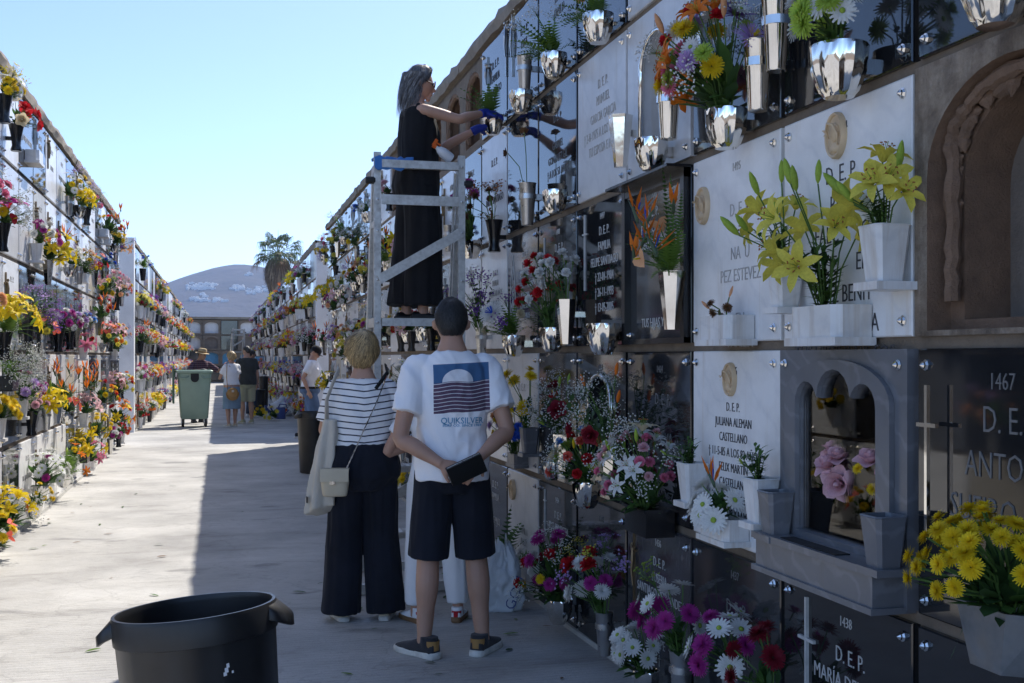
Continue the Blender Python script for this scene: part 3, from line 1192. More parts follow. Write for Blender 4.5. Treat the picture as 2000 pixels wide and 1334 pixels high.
# end wall across the alley
ew = thing('niche_wall', 'brown niche wall with arched openings closing the alley below the hill', 'wall', (-1.2, 69, 0))
b = MD()
b.box((4, 1.2, 1.85), (14, 2.0, 3.7))
part('core', b, 'concrete_wall', ew)
b = MD()
b.box((4, 1.1, 3.78), (14.2, 2.5, .14))
part('coping', b, 'concrete_coping', ew)
ern = random.Random(4)
for c_ in range(12):
    for r in range(4):
        x = -2.3 + c_ * 1.02
        z = .1 + r * .9
        t = ern.random()
        if (c_, r) in ((2, 3),):
            t = .1
        if t < .5 or r >= 2 and c_ < 4:
            md = holed_panel(1.0, .86, .06, arch_poly(.78, .66, .22), .42, .10, 0, 0, 1)
            link('niche_recess', md.mesh('niche_recess', ['concrete_wall', ern.choice(['whitewash', 'whitewash', 'whitewash', 'concrete_recess', 'tarp_blue'])]), ew, (x, .09, z))
        else:
            link('slab', chamfer_box(.94, .05, .82, .01).mesh('slab', [ern.choice(['granite_black', 'marble_white', 'granite_charcoal', 'marble_pale'])]), ew, (x, .2, z + .02))
lw = thing('niche_wall', 'low brown niche wall end left of the closing wall', 'wall', (-3.2, 66.5, 0))
b = MD()
b.box((0, 1, 1.55), (1.9, 2, 3.1))
part('core', b, 'concrete_wall', lw)
for r in range(3):
    for c_ in range(2):
        md = holed_panel(.92, .9, .05, arch_poly(.74, .7, .24), .44, .10, 0, 0, 1)
        link('niche_recess', md.mesh('niche_recess', ['concrete_wall', 'whitewash']), lw, (-.47 + c_ * .94, -.108, .15 + r * .96))

# ------------------------------------------------------------------ inscriptions, crosses, reliefs on the near slabs
SIL, DRK, WRN, FNT = 'letter_silver', 'letter_dark', 'letter_worn', 'letter_faint'
# (column, row): number, lines, size, squeeze, material, z of the first line, x
INS = {
    (0, 2): ('1494', 'D. E. P.\nROC\nFALC       O\nA LIE      EN\n   PEZ BENIT\n†    A LOS 92 A\nTUS HIJOS Y NIETOS', .080, .80, DRK, .555, .0),
    (1, 2): ('1495', 'D. E. P.\n\nNA  U\nPEZ ESTEVEZ\n\nEN\nFAMILIA', .070, .85, WRN, .53, .06),
    (1, 1): ('1465', 'D. E. P.\nJULIANA ALEMAN\nCASTELLANO\n† 11-5-85 A LOS 82 AÑOS\nFELIX MARTIN\nCASTELLANO\n† 21-8-89 A LOS 88 AÑOS\nTUS HIJOS Y FAMILIA', .049, .80, DRK, .545, .0),
    (-1, 1): ('1467', 'D. E. P.\nANTONIO\nSUEIRO DE LA', .098, .80, FNT, .60, .02),
    (0, 0): ('1438', 'D. E. P.\nMARÍA DEL PINO\nGUERRA BETANCOR\n† 16 - 03 - 20', .070, .82, SIL, .585, .05),
    (1, 0): ('1437', 'D. E. P.\n\nVICENTE\nNAVARRO\n\n\nRODRIGUEZ\nTUS HIJOS', .072, .82, FNT, .57, .03),
    (2, 0): ('1436', 'D. E. P.\nEUSEBIA\nSANTIAGO HERNANDEZ\n† 7-3-1985\nY\nFELIPE\n†', .060, .80, SIL, .60, .03),
    (2, 1): ('1464', 'D. E. P.\n\nFAMILIA\n\n\nMENDEZ', .072, .85, FNT, .56, .07),
    (2, 2): ('1496', 'D. E. P.\nFRANCISCO\nDELGADO D\n\n\n\n\nTUS HIJAS Y', .060, .85, SIL, .62, -.05),
    (3, 2): ('1497', 'D. E. P.\nFAMILIA\nFELIPE SANTIAGO\n† 22-01-1984\n† 26-11-1993\n† 13-05-2005', .066, .80, SIL, .615, .06),
    (4, 2): ('1498', 'D. E. P.\n\nFAMILIA', .066, .85, SIL, .60, .05),
    (5, 2): ('1499', 'D. E. P.\nFAMILIA\nHERRERA\n† A LOS 74 AÑOS\nY ESPOSA\nFELIPE SOSA\nTUS HIJOS', .055, .85, SIL, .62, .08),
    (3, 3): ('', 'D. E. P.\nMANUEL\nGARCIA GARCIA\n† 2-8-1975 A LOS 72 AÑOS\nTU ESPOSA E HIJOS', .070, .74, WRN, .60, .04),
    (4, 3): ('', 'D. E. P.\n\nGABRIEL\nGONZALEZ GIL\n† A LOS 51 AÑOS', .066, .82, FNT, .58, .02),
    (2, 3): ('1520', '', .06, .8, WRN, .5, 0),
    (5, 3): ('', 'D. E. P.', .06, .85, FNT, .64, .06),
    (6, 3): ('', 'D. E. P.\n\nFAMILIA\nBARTA SANTIAGO', .075, .82, DRK, .58, .02),
    (6, 4): ('', 'D. E. P.\nFAMILIA\nSANTIAGO', .080, .85, DRK, .50, .05),
    (5, 4): ('', 'D. E. P.\nLUISA', .070, .85, DRK, .52, .05),
    (4, 4): ('', 'D. E. P.\nFAMILIA', .070, .85, FNT, .5, .05),
    (3, 0): ('1435', 'D. E. P.\n\nNIA MARIA', .066, .82, FNT, .58, .03),
    (4, 0): ('1434', 'D. E. P.\nMª CLARA JOSEFA\nLOPEZ', .060, .80, SIL, .60, .03),
    (4, 1): ('', 'D. E. P.\n\nMANUEL', .066, .85, FNT, .58, .03),
    (5, 1): ('', 'D. E. P.', .07, .85, WRN, .55, 0),
    (5, 0): ('', 'FAMILIA\nD. E. P.', .06, .85, WRN, .40, .05),
    (6, 2): ('', 'D. E. P.\nFAMILIA\n† A LOS 68 AÑOS\nTUS HIJOS', .06, .85, WRN, .56, .05),
    (3, 1): ('1463', '', .06, .8, FNT, .5, 0),
}
sp = {}
for kr, (num, tx, sz, sq, mt, z0, x0) in INS.items():
    if num:
        sp[(kr, 'n')] = (num, .046 if kr != (-1, 1) else .062, .8, mt, .0012)
    if tx:
        sp[(kr, 't')] = (tx, sz, sq, mt, .0012)
GEN = ['D. E. P.\n\nFAMILIA', 'D. E. P.\nFAMILIA\n\nTUS HIJOS', 'D. E. P.\n\nTUS HIJOS Y NIETOS']
for i, t in enumerate(GEN):
    for mt in (SIL, WRN):
        sp[('gen', i, mt)] = (t, .07, .82, mt, .0012)
sp['shirt'] = ('QUIKSILVER', .044, .92, 'print_blue', .001)
sp['shirt2'] = ('SURF CO. SINCE 1969', .016, 1.3, 'print_blue', .001)
sp['bagmark'] = ('GOU', .10, 1, 'plastic_blue', .001)
text_meshes(sp)

for kr, (num, tx, sz, sq, mt, z0, x0) in INS.items():
    o = SLABS[('R1', kr[0] + K0, kr[1])]
    t = o['thick']
    if num:
        link('number', TEXTS[(kr, 'n')], o, (x0 * .5 - (.03 if kr == (-1, 1) else 0), -t - .001, slab_h(kr[1]) - .055))
    if tx:
        link('inscription', TEXTS[(kr, 't')], o, (x0, -t - .001, z0))
DARKS = (B, C, S, G)
trn = random.Random(77)
CROSS = {}


def cross_mesh(h, w, t, mat, fig=False):
    key = (h, w, t, mat, fig)
    if key not in CROSS:
        m = MD()
        m.box((0, -t / 2, h / 2), (t, t, h))
        m.box((0, -t / 2, h * .74), (w, t * .96, t))
        if fig:
            m.tube([(0, -t * 1.2, h * .76), (.004, -t * 1.5, h * .62), (-.003, -t * 1.6, h * .48), (.004, -t * 1.3, h * .3)], [t * .8, t * 1.1, t * .9, t * .5], 6)
            m.tube([(-w * .42, -t, h * .79), (0, -t * 1.3, h * .71), (w * .42, -t, h * .79)], [t * .4, t * .6, t * .4], 5)
            m.lathe([(.001, -t), (t * .8, -t * .4), (t * .9, 0), (t * .6, t * .8), (.001, t)], 6, M=Matrix.Translation((.003, -t * 1.7, h * .81)))
        CROSS[key] = m.mesh('cross', [mat])
    return CROSS[key]


for (key, k, r), o in SLABS.items():
    if 'label' not in o:
        continue
    wl = WALLS[key]
    kr = (k - K0, r) if key == 'R1' else None
    if kr in INS or kr == (0, 1):
        continue
    if key == 'L1' and k < 4:
        continue
    dk = 'black' in o['label'] or 'charcoal' in o['label'] or 'blue grey' in o['label']
    link('inscription', TEXTS[('gen', trn.randrange(3), SIL if dk else WRN)], o, (.05, -o['thick'] - .001, slab_h(r) - .12))
    if trn.random() < .5:
        link('cross', cross_mesh(.34, .11, .013, 'steel_brushed' if dk else 'bronze', True), o, (-.26, -o['thick'], .28))


def on_slab(u, v, out=.03, X=None):
    """pixel on the right wall -> slab root, slab-local point"""
    p, D = wallpt(u, v, XR - out)
    k, r = wR1.cell(p)
    return SLABS[('R1', k, r)], wR1.local(k, r, p), D


def put_cross(u, vtop, vbot, w, t, mat, fig=False, out=.03, base=None):
    o, p, D = on_slab(u, vtop, out)
    if base is not None:
        o = SLABS[('R1', base[0] + K0, base[1])]
        pw, D = wallpt(u, vtop, XR - out)
        p = wR1.local(base[0] + K0, base[1], pw)
    h = round((vbot - vtop) * D / F, 3)
    link('cross', cross_mesh(h, w, t, mat, fig), o, (p.x, -o['thick'] + (.0 if out < .04 else -(out - .03)), p.z - h))


put_cross(1578, 1166, 1480, .10, .011, 'letter_silver', base=(0, 0))
put_cross(1814, 752, 1052, .085, .011, 'chrome', out=.06, base=(-1, 1))
put_cross(1240, 1032, 1190, .07, .009, 'bronze', True, base=(2, 0))
put_cross(1143, 420, 568, .07, .008, 'letter_silver', base=(3, 2))
put_cross(1064, 465, 600, .05, .007, 'letter_silver', base=(4, 2))
put_cross(1065, 955, 1040, .05, .008, 'letter_silver', base=(4, 0))
put_cross(1002, 25, 150, .08, .011, 'steel_brushed', True, base=(5, 4))
put_cross(990, 22, 150, .08, .011, 'steel_brushed', True, base=(6, 4))
put_cross(953, 112, 190, .09, .012, 'steel_brushed', True, base=(6, 4))

# etched figure on the charcoal slab
o = SLABS[('R1', 5 + K0, 2)]
et = MD()
for pts in ([(-.02, .0), (-.07, .12), (-.06, .28), (-.02, .42), (.0, .47), (.02, .42), (.055, .28), (.06, .12), (.03, 0)], [(-.02, .36), (0, .40), (.02, .36), (0, .31), (-.02, .36)], [(-.03, .26), (.01, .20), (.03, .26)], [(-.04, .05), (0, .2), (.03, .04)], [(-.05, .16), (-.01, .1), (.045, .17)]):
    et.tube([(x, 0, z) for x, z in pts], .0035, 4)
part('etching', et, 'letter_silver', o, loc=(-.23, -.031, .14))


def medallion(u, v, wpx, hpx, kr, prof=True, rnd=False):
    o = SLABS[('R1', kr[0] + K0, kr[1])]
    pw, D = wallpt(u, v, XR - .03)
    p = wR1.local(kr[0] + K0, kr[1], pw)
    a = hpx * D / F / 2
    b_ = a * (.72 if not rnd else .92)
    m = MD()
    rings = []
    for rr, y in ((1, 0), (1.0, -.012), (.94, -.020), (.86, -.018), (.82, -.011)):
        rings.append([(b_ * rr * math.cos(2 * PI * j / 28), y, a * rr * math.sin(2 * PI * j / 28)) for j in range(28)])
    m.rings(rings, cap0=False)
    x = part('relief', m, 'relief_cream', o, loc=(p.x, -o['thick'], p.z), sm=R(40))
    f = MD()
    s_ = a
    # veiled head in profile, low relief
    f.lathe([(.001, -.44 * s_), (.22 * s_, -.34 * s_), (.33 * s_, -.05 * s_), (.30 * s_, .22 * s_), (.001, .42 * s_)], 14, M=Matrix.Translation((-.02 * s_, -.012, .14 * s_)) @ Matrix.Diagonal((1, .34, 1, 1)))
    f.lathe([(.001, -.3 * s_), (.44 * s_, -.22 * s_), (.40 * s_, .0), (.001, .26 * s_)], 14, M=Matrix.Translation((.02 * s_, -.010, -.46 * s_)) @ Matrix.Diagonal((1, .28, 1, 1)))
    f.tube([(-.30 * s_, -.02, -.1 * s_), (-.33 * s_, -.03, .22 * s_), (-.1 * s_, -.035, .50 * s_), (.2 * s_, -.03, .42 * s_), (.36 * s_, -.02, .0), (.33 * s_, -.018, -.45 * s_)], [.03 * s_, .045 * s_, .06 * s_, .06 * s_, .05 * s_, .03 * s_], 6)
    f.tube([(-.08 * s_, -.040, .24 * s_), (-.09 * s_, -.046, .10 * s_)], [.015 * s_, .035 * s_], 5)
    for q in (-.18, .04):
        f.lathe([(.001, -.03 * s_), (.07 * s_, 0), (.001, .03 * s_)], 6, M=Matrix.Translation((q * s_, -.045, .20 * s_)))
    f.tube([(-.15 * s_, -.044, -.03 * s_), (.0, -.048, -.035 * s_)], .025 * s_, 5)
    part('face_relief', f, 'relief_cream', x, sm=True)


medallion(1637, 265, 48, 92, (0, 2))
medallion(1376, 402, 36, 74, (1, 2))
medallion(1429, 741, 30, 66, (1, 1))
medallion(1003, 956, 20, 40, (5, 0), rnd=True)

# ------------------------------------------------------------------ vases (origin: middle of the foot, axis 'out' in front of the slab face)
VASE = {}


def vase_mesh(kind, mat=None):
    key = (kind, mat)
    if key in VASE:
        return VASE[key]
    m = MD()
    if kind == 'bowl':            # faceted, fluted chrome bowl
        pr = [(.038, 0), (.042, .006), (.048, .015), (.066, .064), (.076, .095), (.078, .125), (.073, .133), (.068, .131), (.06, .10)]
        m.lathe(pr, 48, fl=lambda i, j: (1 + .055 * math.cos(2 * PI * j / 4)) if 1 < i < 4 else (math.cos(PI / 8) / math.cos((j % 6) / 6 * PI / 4 - PI / 8) if i in (4, 5) else 1))
        m.box((0, .05, .08), (.04, .09, .04))
        me = smooth(m.mesh('vase', [mat or 'chrome']), R(24))
        h, out, rim = .133, .092, .07
    elif kind == 'tube':          # tapered steel vase in a ring holder
        m.lathe([(.028, 0), (.030, .005), (.043, .205), (.046, .21), (.041, .21), (.036, .15)], 14)
        m.lathe([(.042, .13), (.045, .13), (.045, .155), (.042, .155)], 14)
        m.box((0, .055, .142), (.022, .05, .03))
        me = smooth(m.mesh('vase', [mat or 'steel_brushed']), R(35))
        h, out, rim = .21, .075, .035
    elif kind == 'hex':           # six sided tapered chrome vase
        m.lathe([(.030, 0), (.056, .225), (.058, .24), (.052, .24), (.045, .17)], 6)
        m.box((0, .055, .16), (.022, .07, .03))
        me = m.mesh('vase', [mat or 'chrome'])
        h, out, rim = .24, .075, .045
    elif kind == 'pot':           # square tapered stone pot on a little bracket
        def sq(a, z, c=.25):
            c = a * c
            return [(a - c, -a, z), (a, -a + c, z), (a, a - c, z), (a - c, a, z), (-a + c, a, z), (-a, a - c, z), (-a, -a + c, z), (-a + c, -a, z)]
        m.rings([sq(.037, .02), sq(.0385, .026), sq(.053, .168), sq(.055, .172), sq(.053, .175), sq(.046, .175), sq(.042, .12)])
        m.box((0, .006, .011), (.115, .13, .022))
        me = m.mesh('vase', [mat or 'marble_stained'])
        h, out, rim = .175, .062, .04
    elif kind == 'planter':       # long stone trough
        def ob(a, b_, z):
            c = .025
            return [(a, b_, z), (-a, b_, z), (-a, -b_ + c, z), (-a + c, -b_, z), (a - c, -b_, z), (a, -b_ + c, z)]
        m.rings([ob(.135, .058, .024), ob(.135, .058, .118), ob(.124, .047, .118), ob(.124, .047, .095)])
        m.box((0, .0, .0135), (.295, .13, .024))
        me = m.mesh('planter', [mat or 'marble_stained'])
        h, out, rim = .118, .062, .11
    elif kind == 'blackvase':     # flared black vase
        m.lathe([(.042, 0), (.045, .01), (.034, .045), (.040, .11), (.058, .20), (.062, .215), (.055, .215), (.045, .15)], 14)
        m.box((0, .05, .10), (.03, .06, .03))
        me = smooth(m.mesh('vase', [mat or 'plastic_vase_black']), R(40))
        h, out, rim = .215, .08, .045
    elif kind == 'blackbox':
        m.box((0, 0, .055), (.26, .13, .11))
        m.box((0, 0, .113), (.28, .15, .012))
        me = m.mesh('planter', [mat or 'plastic_vase_black'])
        h, out, rim = .115, .075, .09
    elif kind == 'steelbox':      # faceted grey metal trough
        def hx(a, b_, z):
            return [(a, b_, z), (-a, b_, z), (-a, -.2 * b_, z), (-a * .6, -b_, z), (a * .6, -b_, z), (a, -.2 * b_, z)]
        m.rings([hx(.10, .075, 0), hx(.165, .09, .165), hx(.155, .08, .165), hx(.14, .07, .12)])
        me = m.mesh('planter', [mat or 'steel_dull'])
        h, out, rim = .165, .09, .10
    VASE[key] = (me, h, out, rim)
    return VASE[key]


def put_vase(kind, o, x, z, mat=None, scale=1.0, rot=0):
    """z: height of the rim in the slab frame. returns world point of the rim centre"""
    me, h, out, rim = vase_mesh(kind, mat)
    t = o.get('thick', 0.012)
    y = -t - out * scale
    v = link('planter' if kind in ('planter', 'blackbox', 'steelbox') else 'vase', me, o, (x, y, z - h * scale), (0, 0, rot), scale)
    rz = o.rotation_euler.z
    if o.parent is not None:
        base = o.parent.location.to_3d() + Matrix.Rotation(o.parent.rotation_euler.z, 3, 'Z') @ o.location
        rz = o.parent.rotation_euler.z
    else:
        base = o.location
    return base + Matrix.Rotation(rz, 3, 'Z') @ Vector((x, y, z)), rz


# ------------------------------------------------------------------ flower heads (unit radius, axis +z, seat at the origin)
def petal_strip(md, az, L, wid, elev0, elev1, nseg=2, r0=.08, m=0, z0=0, cup=0, tip=.25):
    """a petal: strip leaving the axis at azimuth az, elevation bending from elev0 to elev1"""
    ca, sa = math.cos(az), math.sin(az)
    r, z = r0, z0
    v = []
    across = 3 if cup else 2
    for i in range(nseg + 1):
        t = i / nseg
        w = wid * (math.sin(PI * (.15 + .72 * t)) if i < nseg else tip)
        if i:
            e = elev0 + (elev1 - elev0) * (t - .5 / nseg)
            r += L / nseg * math.cos(e)
            z += L / nseg * math.sin(e)
        if cup:
            v += [(r * ca - w * sa, r * sa + w * ca, z + cup * w), (r * ca, r * sa, z), (r * ca + w * sa, r * sa - w * ca, z + cup * w)]
        else:
            v += [(r * ca - w * sa, r * sa + w * ca, z), (r * ca + w * sa, r * sa - w * ca, z)]
    f = []
    for i in range(nseg):
        for q in range(across - 1):
            a = i * across + q
            f.append((a, a + 1, a + across + 1, a + across))
    md.add(v, f, m)


def f_mum(lod=0):
    md = MD()
    rn = random.Random(1)
    lay = [(24, 1.0, -.05, -.3), (24, .98, .25, .0), (20, .86, .55, .35), (16, .68, .85, .75), (10, .46, 1.2, 1.05)] if lod == 0 else [(10, 1.0, .05, 0), (7, .75, .75, .5), (3, .4, 1.2, 1)]
    for n, L, e0, e1 in lay:
        for i in range(n):
            petal_strip(md, 2 * PI * (i + rn.uniform(-.3, .3)) / n, L * rn.uniform(.86, 1.05), (.085 if lod == 0 else .2), e0 + rn.uniform(-.1, .1), e1, 2 if lod == 0 else 1, .05, tip=.5)
    return md, ['P']


def f_daisy(lod=0):
    md = MD()
    rn = random.Random(2)
    for n, L, e0, e1 in ([(18, 1.0, .15, -.05), (14, .82, .4, .2)] if lod == 0 else [(10, 1, .15, 0)]):
        for i in range(n):
            petal_strip(md, 2 * PI * (i + rn.uniform(-.2, .2)) / n, L * rn.uniform(.9, 1.03), .13 if lod == 0 else .24, e0, e1, 2 if lod == 0 else 1, .1, tip=.5)
    md.lathe([(.22, .05), (.2, .14), (.001, .2)], 8, 1)
    return md, ['P', 'petal_lime']


def f_spider(lod=0):
    md = MD()
    rn = random.Random(3)
    for q, (n, L, e0, e1) in enumerate([(34, 1.0, .1, -.1), (30, .92, .5, .2), (24, .75, .85, .6)]):
        for i in range(n):
            petal_strip(md, 2 * PI * (i + rn.uniform(-.3, .3)) / n, L * rn.uniform(.85, 1.05), .045, e0 + rn.uniform(-.12, .12), e1, 2, .05, tip=.6, m=0)
    for i in range(26):
        petal_strip(md, rn.uniform(0, 6.28), .5, .04, 1.1 + rn.uniform(-.3, .3), .7, 1, .03, tip=.5, m=1, z0=.05)
    return md, ['P', 'Q']


def f_lily(lod=0):
    md = MD()
    for i in range(6):
        petal_strip(md, 2 * PI * i / 6 + (.08 if i % 2 else 0), 1.35, .28 if i % 2 else .22, 1.05, -.45, 4 if lod == 0 else 2, .05, z0=-.1, cup=.35 if lod == 0 else 0, tip=.06)
    if lod == 0:
        for i in range(6):
            a = 2 * PI * i / 6 + .3
            c, s = math.cos(a), math.sin(a)
            md.tube([(.04 * c, .04 * s, 0), (.16 * c, .16 * s, .45), (.28 * c, .28 * s, .72)], .012, 3, 1)
            md.tube([(.24 * c - .05 * s, .24 * s + .05 * c, .73), (.32 * c + .05 * s, .32 * s - .05 * c, .73)], .035, 4, 2)
        md.tube([(0, 0, 0), (0, .03, .85)], .02, 3, 1)
    return md, ['P', 'petal_lime', 'petal_rust']


def f_bud(lod=0):
    md = MD()
    md.lathe([(.03, -.1), (.16, .15), (.22, .55), (.20, .95), (.10, 1.3), (.001, 1.45)], 6)
    return md, ['P']


def f_rose(lod=0):
    md = MD()
    rn = random.Random(4)
    lay = [(5, 1.05, .35, .2, .52), (5, .95, .75, 1.0, .46), (4, .8, 1.15, 1.5, .36), (3, .7, 1.4, 1.75, .24)]
    for q, (n, L, e0, e1, w) in enumerate(lay if lod == 0 else lay[:3]):
        for i in range(n):
            petal_strip(md, 2 * PI * (i + .37 * q) / n, L, w, e0, e1, 3 if lod == 0 else 1, .05 + .02 * (3 - q), cup=.4 if lod == 0 else 0, tip=.6 * w)
    md.lathe([(.1, .1), (.2, .4), (.12, .8), (.001, .82)], 6, 0)
    return md, ['P']


def f_carn(lod=0):
    md = MD()
    rn = random.Random(5)
    n = 44 if lod == 0 else 14
    for i in range(n):
        e = math.asin(1 - 1.05 * (i + .5) / n)
        petal_strip(md, 2.399 * i, .85, .26 if lod == 0 else .4, e, e + rn.uniform(-.7, .5), 2 if lod == 0 else 1, .05, tip=.34, cup=rn.uniform(-.5, .7) if lod == 0 else 0, z0=.1)
    md.lathe([(.08, -.7), (.2, -.3), (.24, .1)], 6, 1, cap1=False)
    return md, ['P', 'stem_green']


def f_bird(lod=0):
    """bird of paradise: grey green beak, orange sails, blue tongue"""
    md = MD()
    md.tube([(0, 0, -.1), (.25, 0, .05), (.8, 0, .18), (1.3, 0, .2)], [.06, .11, .07, .005], 6, 2)
    for i in range(5):
        x = .15 + .12 * i
        a = 1.9 - .32 * i
        d = Vector((math.cos(a), .18 * (-1) ** i, math.sin(a)))
        p = Vector((x, 0, .12))
        n_ = Vector((0, 1, .1))
        md.add([p, p + d * .55 + n_ * .11, p + d * 1.25, p + d * .55 - n_ * .11, p + d * .5 + Vector((.06, 0, 0))], [(0, 4, 1), (1, 4, 2), (2, 4, 3), (3, 4, 0)], 0)
    md.tube([(.3, 0, .12), (.55, 0, .6), (.8, 0, .95)], [.02, .05, .005], 4, 1)
    return md, ['P', 'petal_blue', 'leaf_grey']


def f_anth(lod=0):
    md = MD()
    n = 14
    pts = []
    for i in range(n):
        t = 2 * PI * i / n
        x = .85 * math.sin(t) ** 3
        y = .75 * math.cos(t) - .32 * math.cos(2 * t) - .12 * math.cos(3 * t)
        pts.append((x, y, .22 * (x * x) + .1 * y))
    md.add(pts + [(0, .15, -.08)], [(i, (i + 1) % n, n) for i in range(n)], 0)
    md.tube([(0, .12, 0), (0, -.02, .35), (0, -.08, .7)], [.07, .08, .02], 5, 1)
    return md, ['P', 'petal_yellow']


def f_spray(lod=0):
    """statice / limonium: many tiny florets on forking stems"""
    md = MD()
    rn = random.Random(7)
    for i in range(34 if lod == 0 else 12):
        d = Vector((rn.gauss(0, .45), rn.gauss(0, .45), rn.uniform(.1, 1.1)))
        s = .10 if lod == 0 else .2
        for q in range(2):
            a = rn.uniform(0, 6.28)
            md.add([d + Vector((math.cos(a) * s, math.sin(a) * s, 0)), d + Vector((-math.sin(a) * s, math.cos(a) * s, s)), d + Vector((-math.cos(a) * s, -math.sin(a) * s, .3 * s)), d + Vector((math.sin(a) * s, -math.cos(a) * s, s * .6))], [(0, 1, 2, 3)], 0)
        if lod == 0 and i % 3 == 0:
            md.tube([(0, 0, -.4), (d.x * .4, d.y * .4, d.z * .3), d], .012, 3, 1)
    return md, ['P', 'stem_green']


def f_gyp(lod=0):
    """baby's breath cloud"""
    md = MD()
    rn = random.Random(8)
    for i in range(70 if lod == 0 else 22):
        d = Vector((rn.gauss(0, .5), rn.gauss(0, .5), rn.uniform(.0, 1.1)))
        s = rn.uniform(.05, .085) * (1 if lod == 0 else 1.8)
        md.add([d + Vector(q) * s for q in ((1, 0, 0), (0, 1, 0), (-1, 0, 0), (0, -1, 0), (0, 0, 1), (0, 0, -1))], [(0, 1, 4), (1, 2, 4), (2, 3, 4), (3, 0, 4), (1, 0, 5), (2, 1, 5), (3, 2, 5), (0, 3, 5)], 0)
        if lod == 0 and i % 4 == 0:
            md.tube([(0, 0, -.5), (d.x * .4, d.y * .4, d.z * .3), d], .008, 3, 1)
    return md, ['P', 'stem_green']


FK = dict(mum=f_mum, daisy=f_daisy, spider=f_spider, lily=f_lily, bud=f_bud, rose=f_rose, carn=f_carn, bird=f_bird, anth=f_anth, spray=f_spray, gyp=f_gyp)
FSIZE = dict(mum=.040, daisy=.042, spider=.065, lily=.075, bud=.055, rose=.036, carn=.033, bird=.095, anth=.055, spray=.07, gyp=.075)
FCACHE, FMD = {}, {}


def flower_md(kind, lod):
    if (kind, lod) not in FMD:
        FMD[(kind, lod)] = FK[kind](lod)
    return FMD[(kind, lod)]


def fl_mats(kind, col, lod):
    c2 = 'petal_blue' if col == 'white' else 'petal_yellow'
    return ['petal_' + col if x == 'P' else (c2 if x == 'Q' else x) for x in flower_md(kind, lod)[1]]


FNAME = dict(mum='chrysanthemum', daisy='daisy', spider='spider_chrysanthemum', lily='lily', bud='bud', rose='rose', carn='carnation', bird='bird_of_paradise', anth='anthurium', spray='statice_spray', gyp='babys_breath')


def flower_mesh(kind, col, lod=0):
    key = (kind, col, lod)
    if key not in FCACHE:
        me = flower_md(kind, lod)[0].mesh(FNAME[kind], fl_mats(kind, col, lod))
        smooth(me)
        FCACHE[key] = me
    return FCACHE[key]


# ------------------------------------------------------------------ foliage
def leaf(md, p, d, L, w, m=0, droop=.3, n=3, up=None):
    d = Vector(d).normalized()
    s = d.cross(Vector((0, 0, 1)))
    if s.length < .05:
        s = Vector((1, 0, 0))
    s.normalize()
    v = []
    q = Vector(p)
    for i in range(n + 1):
        t = i / n
        ww = w * (math.sin(PI * (.08 + .88 * t)) ** .8 if i < n else .03)
        v += [q - s * ww, q + s * ww]
        d = (d + Vector((0, 0, -droop / n))).normalized()
        q = q + d * (L / n)
    md.add(v, [(2 * i, 2 * i + 1, 2 * i + 3, 2 * i + 2) for i in range(n)], m)


def frond(md, p, d, L, w, m=0, droop=.6, n=12):
    """fern frond with paired leaflets"""
    d = Vector(d).normalized()
    s = d.cross(Vector((0, 0, 1)))
    if s.length < .05:
        s = Vector((1, 0, 0))
    s.normalize()
    q = Vector(p)
    for i in range(n):
        t = i / (n - 1)
        q2 = q + d * (L / n)
        nn = s.cross(d)
        if i > 1:
            ll = w * (1 - t) ** .7 * (.5 + .5 * min(1, t * 5))
            for sg in (-1, 1):
                tip = q + s * (sg * ll) + d * (ll * .55) - nn * (-.12 * ll)
                b2 = q + d * (L / n * .75)
                md.add([q, tip, b2], [(0, 1, 2)], m)
        md.add([q - s * .002, q + s * .002, q2], [(0, 1, 2)], m)
        q = q2
        d = (d + Vector((0, 0, -droop / n))).normalized()


def branch(md, p, d, L, lw, ll, m=0, droop=.2, n=9, ms=2):
    """stem with paired oval leaves (eucalyptus, ruscus)"""
    d = Vector(d).normalized()
    q = Vector(p)
    s = d.orthogonal().normalized()
    pts = [q.copy()]
    for i in range(n):
        q = q + d * (L / n)
        pts.append(q.copy())
        s = Quaternion(d, 1.4) @ s
        if i > 0:
            for sg in (-1, 1):
                leaf(md, q, s * sg + d * .7, ll, lw, m, .1, 2)
        d = (d + Vector((0, 0, -droop / n))).normalized()
    md.tube(pts, .0025, 3, ms)


FOL = {}


